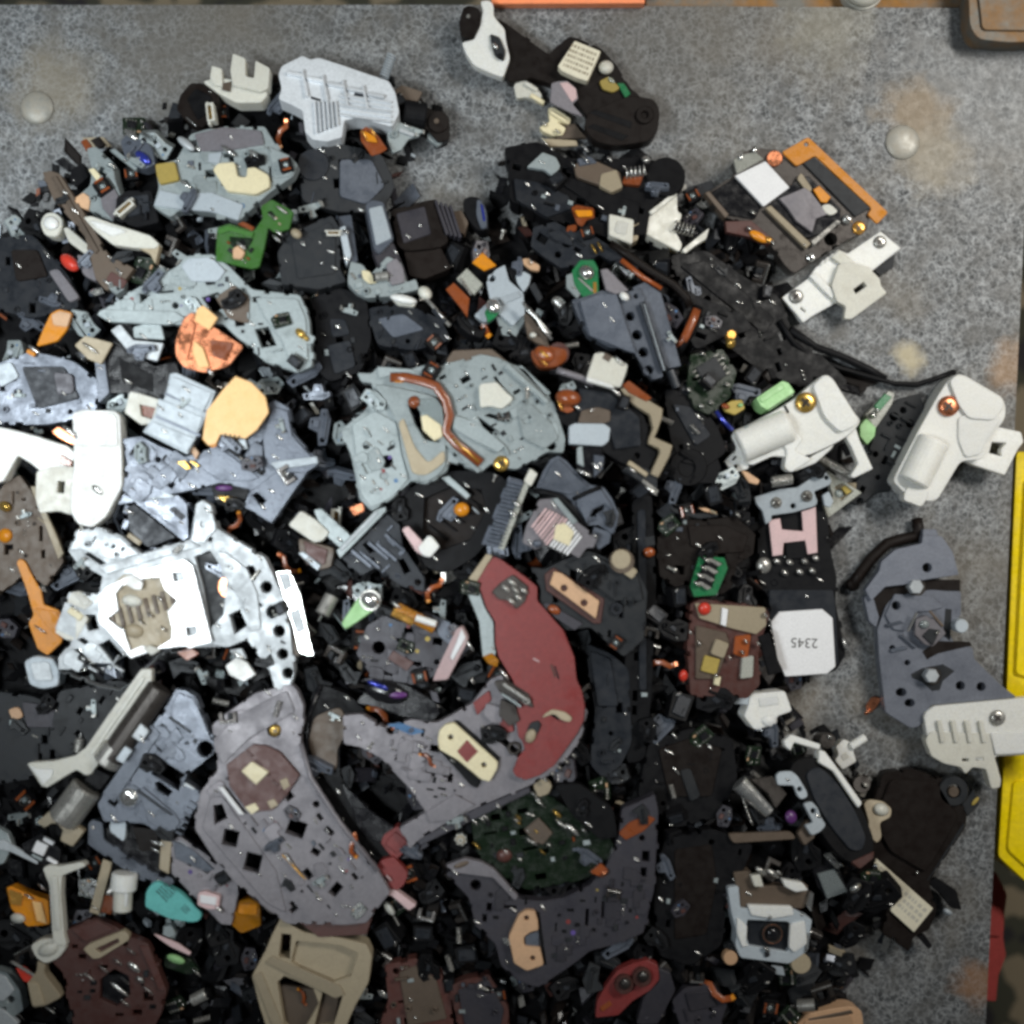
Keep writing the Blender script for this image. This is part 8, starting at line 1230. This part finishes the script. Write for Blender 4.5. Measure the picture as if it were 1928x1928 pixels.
proto('magnet_yoke', 'magnet yoke', 'dark steel magnet yoke', f_yoke, 3); proto('plastic_shard', 'plastic shard', 'charcoal plastic shard', f_shard, 2.5); proto('board_fragment', 'circuit board', 'dark mauve board fragment', f_mauve, 3)
proto('zinc_fragment', 'casting', 'pale zinc casting fragment', f_cast, 4); proto('plastic_box', 'box', 'small black lidded box', f_box, 7); proto('glass_prism', 'prism', 'tiny glass prism', f_prism, 3); proto('foil_scrap', 'foil', 'crumpled silver foil scrap', f_foil, 0.6)
GROUP = 'small loose scrap filling the gaps of the pile'
FEET = []
for h in HEROES:
    for q in h.foot:
        xs = [a for a, b in q]; ys = [b for a, b in q]; FEET.append((min(xs), max(xs), min(ys), max(ys), q))
def covered(x, y):
    return any(a - 4 <= x <= b + 4 and c - 4 <= y <= d + 4 and inside((x, y), q) for a, b, c, d, q in FEET)
def free(x, y):
    return [covered(x + dx, y + dy) for dx, dy in ((0, 0), (24, 0), (-24, 0), (0, 24), (0, -24))].count(False)
ANCH = [(h.c, h.short) for h in HEROES if h.short]
used, placed, first = set(), [], {}
def label_for(noun, x, y):
    near = sorted(ANCH, key=lambda a: math.hypot(a[0][0] - x, a[0][1] - y))[:7]
    for pre in ('', 'dusty ', 'scuffed '):
        for a in near[:4]:
            for rel in ('beside', 'close to'):
                l = f'{pre}{noun} {rel} {a[1]}'
                if rel == 'close to' and pre == '': continue
                if pre: continue
                if l not in used and len(l.split()) <= 16: return l
        for i in range(len(near)):
            for j in range(i + 1, len(near)):
                l = f'{pre}{noun} between {near[i][1]} and {near[j][1]}'
                if l not in used and len(l.split()) <= 16: return l
    return None
def put(kind, x, y, sc, deg, lift, tx, ty):
    src, cat, noun, tops = PROTO[kind]
    lb = label_for(noun, x, y)
    if lb is None: return
    used.add(lb)
    if kind not in first: o = src; kids = []
    else:
        o = src.copy(); COL.objects.link(o)
        for ch in src.children:
            c = ch.copy(); COL.objects.link(c); c.parent = o
    first[kind] = 1
    z = heap(x, y) + lift * 1e-3 if inside((x, y), HEAP) else tops * sc * 1e-3
    o.location = at(x, y, z); o.rotation_euler = (tx, ty, math.radians(deg)); o.scale = (sc,) * 3
    o['label'] = lb; o['category'] = cat; o['group'] = GROUP
    placed.append((x, y))
rf = random.Random(5)
tries = 0
KINDS_ = list(PROTO)
while len(placed) < 285 and tries < 60000:
    tries += 1
    x, y = rf.uniform(6, 1700), rf.uniform(120, 1922)
    if not inside((x, y), HEAP) or edge_dist((x, y), HEAP) < 10 and y < 1900 and x > 10: continue
    f = free(x, y)
    if f < (2 if heap(x, y) > 0.017 else 4): continue
    if any(abs(x - a) < 34 and abs(y - b) < 34 and math.hypot(x - a, y - b) < 34 for a, b in placed): continue
    L_ = max(0, 1 - math.hypot(x - 230, y - 620) / 760); D_ = y / 1928; Rt = max(0, (x - 850) / 800)
    wt = {'chassis_fragment': 2.5 + 6 * Rt + 2 * D_, 'cast_lever': 1.6 + 2 * L_, 'chip_board': 1 + 0.8 * Rt, 'metal_clip': 0.4 + 2.2 * L_, 'lens_holder': 1.1, 'micro_motor': 0.5, 'flex_cable': 0.7, 'plastic_gear': 0.12 + 0.2 * L_,
          'loose_screw': 0.7, 'coil_spring': 0.5, 'pin_connector': 0.08 + 0.6 * L_, 'magnet_yoke': 1.0, 'plastic_shard': 2.2 + Rt, 'board_fragment': 0.8 + 2.4 * D_ * D_, 'zinc_fragment': 0.2 + 3.6 * L_, 'plastic_box': 1.6 + 2 * Rt, 'glass_prism': 0.25, 'foil_scrap': 0.3 + 0.6 * L_}
    k = rf.choices(KINDS_, [wt[q] for q in KINDS_])[0]
    small = k in ('loose_screw', 'coil_spring', 'plastic_gear', 'foil_scrap', 'glass_prism')
    sc = rf.uniform(0.6, 0.85) if small else rf.uniform(0.7, 1.15) * (1.15 if f >= 4 and k in ('chassis_fragment', 'plastic_shard', 'plastic_box') else 0.9)
    put(k, x, y, sc, rf.uniform(0, 360), rf.uniform(5.0, 9.5) * (1 if edge_dist((x, y), HEAP) > 60 else 0.55), rf.gauss(0, 0.22), rf.gauss(0, 0.22))
for k in KINDS_:
    if k not in first:
        r = PROTO[k][0]
        for ch in list(r.children): bpy.data.objects.remove(ch)
        bpy.data.objects.remove(r)
# ---------------------------------------------------------------- the mass of broken bits at the bottom of the pile, over an added cover sheet
def litter():
    rr = random.Random(11); vs, fs, mi = [], [], []
    st = 14; cols = int(2300 / st); rows = int(2050 / st); idx = {}
    for j in range(rows):
        for i in range(cols):
            x, y = -150 + i * st, 90 + j * st
            h = heap(x, y)
            if h > 0.0055: idx[i, j] = len(vs); vs.append(at(x, y, max(0.0004, h - 0.0052)))  # smooth dark sheet added beneath the bits, covers the table in the gaps
    for (i, j), k in list(idx.items()):
        q = [(i, j), (i, j + 1), (i + 1, j + 1), (i + 1, j)]
        if all(a in idx for a in q): fs.append(tuple(idx[a] for a in q)); mi.append(0)
    names = ['black', 'black_gloss', 'black_brown', 'grey', 'slate_dark', 'slate', 'zinc', 'lavender_dark', 'brown', 'steel', 'ivory', 'rust_flex', 'beige', 'solder', 'steel_grey']
    n = 0
    while n < 4600:
        x, y = rr.uniform(-60, 1700), rr.uniform(100, 1980)
        if not inside((x, y), HEAP): continue
        if heap(x, y) < 0.016 and covered(x, y): continue
        n += 1
        h = heap(x, y); bright = max(0, 1 - math.hypot(x - 250, y - 650) / 800); low = y / 1928
        wts = [12, 6, 4 + 3 * low, 1.5, 3, 0.5 + 3 * bright, 0.2 + 3.2 * bright, 0.8, 0.3 + 0.5 * low, 0.4, 0.04 + 1.1 * bright, 0.25, 0.12, 1.3, 0.05 + 2 * bright]
        k = rr.choices(range(len(names)), wts)[0]
        a, b = rr.uniform(0.7, 3.8) * 1e-3, rr.uniform(0.5, 2.0) * 1e-3
        c = rr.uniform(0.2, 1.2) * 1e-3
        if rr.random() < 0.3: a *= 1.9; b *= 1.7; c = rr.uniform(0.15, 0.6) * 1e-3
        if names[k] == 'solder': a, b, c = 0.9e-3, 0.35e-3, 0.3e-3
        elif names[k] in ('ivory', 'zinc', 'steel_grey', 'rust_flex'): a *= 0.7; b *= 0.7
        o = at(x, y, h + rr.uniform(-0.0015, 0.0015) if h > 0.004 else max(c, 0.0006))
        M = Matrix.Rotation(rr.uniform(0, 6.28), 3, 'Z') @ Matrix.Rotation(rr.gauss(0, 0.45 if h > 0.004 else 0.05), 3, 'X') @ Matrix.Rotation(rr.gauss(0, 0.45 if h > 0.004 else 0.05), 3, 'Y')
        i0 = len(vs); tp = rr.uniform(0.6, 1.0); sk = rr.uniform(-0.4, 0.4)
        for z in (-1, 1):
            f = tp if z > 0 else 1
            for X, Y in ((-1, -1), (1, -1), (1, 1), (-1, 1)): vs.append(o + M @ Vector((X * a * f + sk * a * Y, Y * b * f, z * c)))
        for q in ((3, 2, 1, 0), (4, 5, 6, 7), (0, 1, 5, 4), (1, 2, 6, 5), (2, 3, 7, 6), (3, 0, 4, 7)): fs.append(tuple(i0 + e for e in q)); mi.append(k)
    o = link_mesh('scrap_litter', vs, fs, None)
    for nm in names: o.data.materials.append(MATS[nm])
    o.data.polygons.foreach_set('material_index', mi); o.data.update()
    o['kind'] = 'stuff'; o['label'] = 'mass of small dark broken plastic and metal bits filling the gaps of the pile over a cover sheet'
litter()
# ================================================================ scrap resting on top of the big pieces, and shiny slivers added on them for glints
bpy.context.view_layer.update()
DG = bpy.context.evaluated_depsgraph_get()
ROOT_OF = {}
for h in HEROES:
    for ob, _u in h.parts: ROOT_OF[ob.name] = h
    ROOT_OF[h.root.name] = h
def look(px, py):
    kx, ky = ray(px, py); d = Vector((kx, ky, -1)).normalized()
    ok, loc, nor, _i, ob, _m = scene.ray_cast(DG, Vector((0, 0, H)) + d * 0.05, d)
    return (loc, nor, ob) if ok else None
QUIET = {'zinc', 'lavender', 'lavender_dark', 'slate', 'slate_dark', 'grey', 'zinc_white', 'black', 'black_brown', 'rust_brown', 'green_dark', 'steel_grey'}
ro = random.Random(23); over, tries = [], 0
OK_ = {k: v for k, v in PROTO.items() if k in first}
while len(over) < 105 and tries < 9000:
    tries += 1
    x, y = ro.uniform(20, 1560), ro.uniform(150, 1915)
    if x > 1380 and y > 700 or not inside((x, y), HEAP) or edge_dist((x, y), HEAP) < 30: continue
    if any(math.hypot(x - a, y - b) < 58 for a, b in over): continue
    hit = look(x, y)
    if not hit: continue
    loc, nor, ob = hit; h = ROOT_OF.get(ob.name)
    if h is None or not h.short or nor.z < 0.8 or not ob.data.materials or ob.data.materials[0].name.split('.')[0] not in QUIET: continue
    L_ = max(0, 1 - math.hypot(x - 230, y - 560) / 760); Rt = max(0, (x - 800) / 800)
    wt = {'chassis_fragment': 1.2 + 3 * Rt, 'cast_lever': 1.2 + 2 * L_, 'chip_board': 0.9, 'metal_clip': 0.6 + 3 * L_, 'lens_holder': 0.9, 'micro_motor': 0.5, 'flex_cable': 0.5, 'loose_screw': 0.9, 'coil_spring': 0.5,
          'pin_connector': 0.05 + 0.4 * L_, 'magnet_yoke': 0.9, 'plastic_shard': 1.2 + 2 * Rt, 'board_fragment': 0.8, 'zinc_fragment': 0.3 + 4 * L_, 'plastic_box': 0.8 + Rt, 'foil_scrap': 0.3 + 0.7 * L_}
    ks = [k for k in wt if k in OK_]; k = ro.choices(ks, [wt[q] for q in ks])[0]
    src, cat, noun, tops = PROTO[k]
    lb = f'{noun} resting on {h.short}'
    if lb in used or len(lb.split()) > 16: continue
    used.add(lb); over.append((x, y))
    o = src.copy(); COL.objects.link(o)
    for ch in src.children:
        c = ch.copy(); COL.objects.link(c); c.parent = o
    sc = ro.uniform(0.5, 0.82)
    q = Vector((0, 0, 1)).rotation_difference(nor); e = (q.to_matrix() @ Matrix.Rotation(ro.uniform(0, 6.28), 3, 'Z') @ Matrix.Rotation(ro.gauss(0, 0.12), 3, 'X')).to_euler()
    o.location = loc + nor * tops * sc * 0.8e-3; o.rotation_euler = e; o.scale = (sc,) * 3
    o['label'] = lb; o['category'] = cat; o['group'] = GROUP
t = T('x', 'x', 'x', 'U', 0, 0, 0, on=0); GLINT = []
for hz, ru, rv in ((0.42, 14, 4.6), (0.5, 8, 3.4), (0.35, 17, 3.6)):
    ob = t.dm('glint_sliver', 0, 0, ru, rv, 0, 0, hz, 'solder', n=12, rows=3); GLINT.append(ob.data); bpy.data.objects.remove(ob)
THINGS.remove(t)
n = tries = 0; tabs = []
while n < 260 and tries < 9000:
    tries += 1
    x, y = ro.uniform(10, 1640), ro.uniform(150, 1915)
    if not inside((x, y), HEAP): continue
    if ro.random() > 0.35 + 0.65 * max(0, 1 - math.hypot(x - 420, y - 700) / 900): continue
    if any(math.hypot(x - a, y - b) < 26 for a, b in tabs): continue
    hit = look(x, y)
    if not hit: continue
    loc, nor, ob = hit; h = ROOT_OF.get(ob.name)
    if h is None or nor.z < 0.75 or not ob.data.materials or ob.data.materials[0].name.split('.')[0] not in QUIET or h.root.type != 'EMPTY': continue
    o = bpy.data.objects.new('glint_sliver', ro.choice(GLINT)); COL.objects.link(o); o.parent = h.root
    if ro.random() < 0.6:               # added sliver, turned to mirror the nearer lamp so that it glints
        lamp = Vector((-0.30, -0.005, 0.54)) if x < 900 else Vector((0.44, 0.26, 0.50))
        hv = ((Vector((0, 0, H)) - loc).normalized() + (lamp - loc).normalized()).normalized()
        if hv.dot(nor) > 0.85: nor = (hv + Vector((ro.gauss(0, 0.05), ro.gauss(0, 0.05), 0))).normalized()
    q = Vector((0, 0, 1)).rotation_difference(nor)
    o.rotation_euler = (q.to_matrix() @ Matrix.Rotation(math.radians(-38 + ro.gauss(0, 9)), 3, 'Z')).to_euler()
    o.location = loc - h.root.location + Vector((0, 0, 0.0001))
    s_ = ro.uniform(0.7, 1.25); o.scale = (s_, s_, s_); tabs.append((x, y)); n += 1
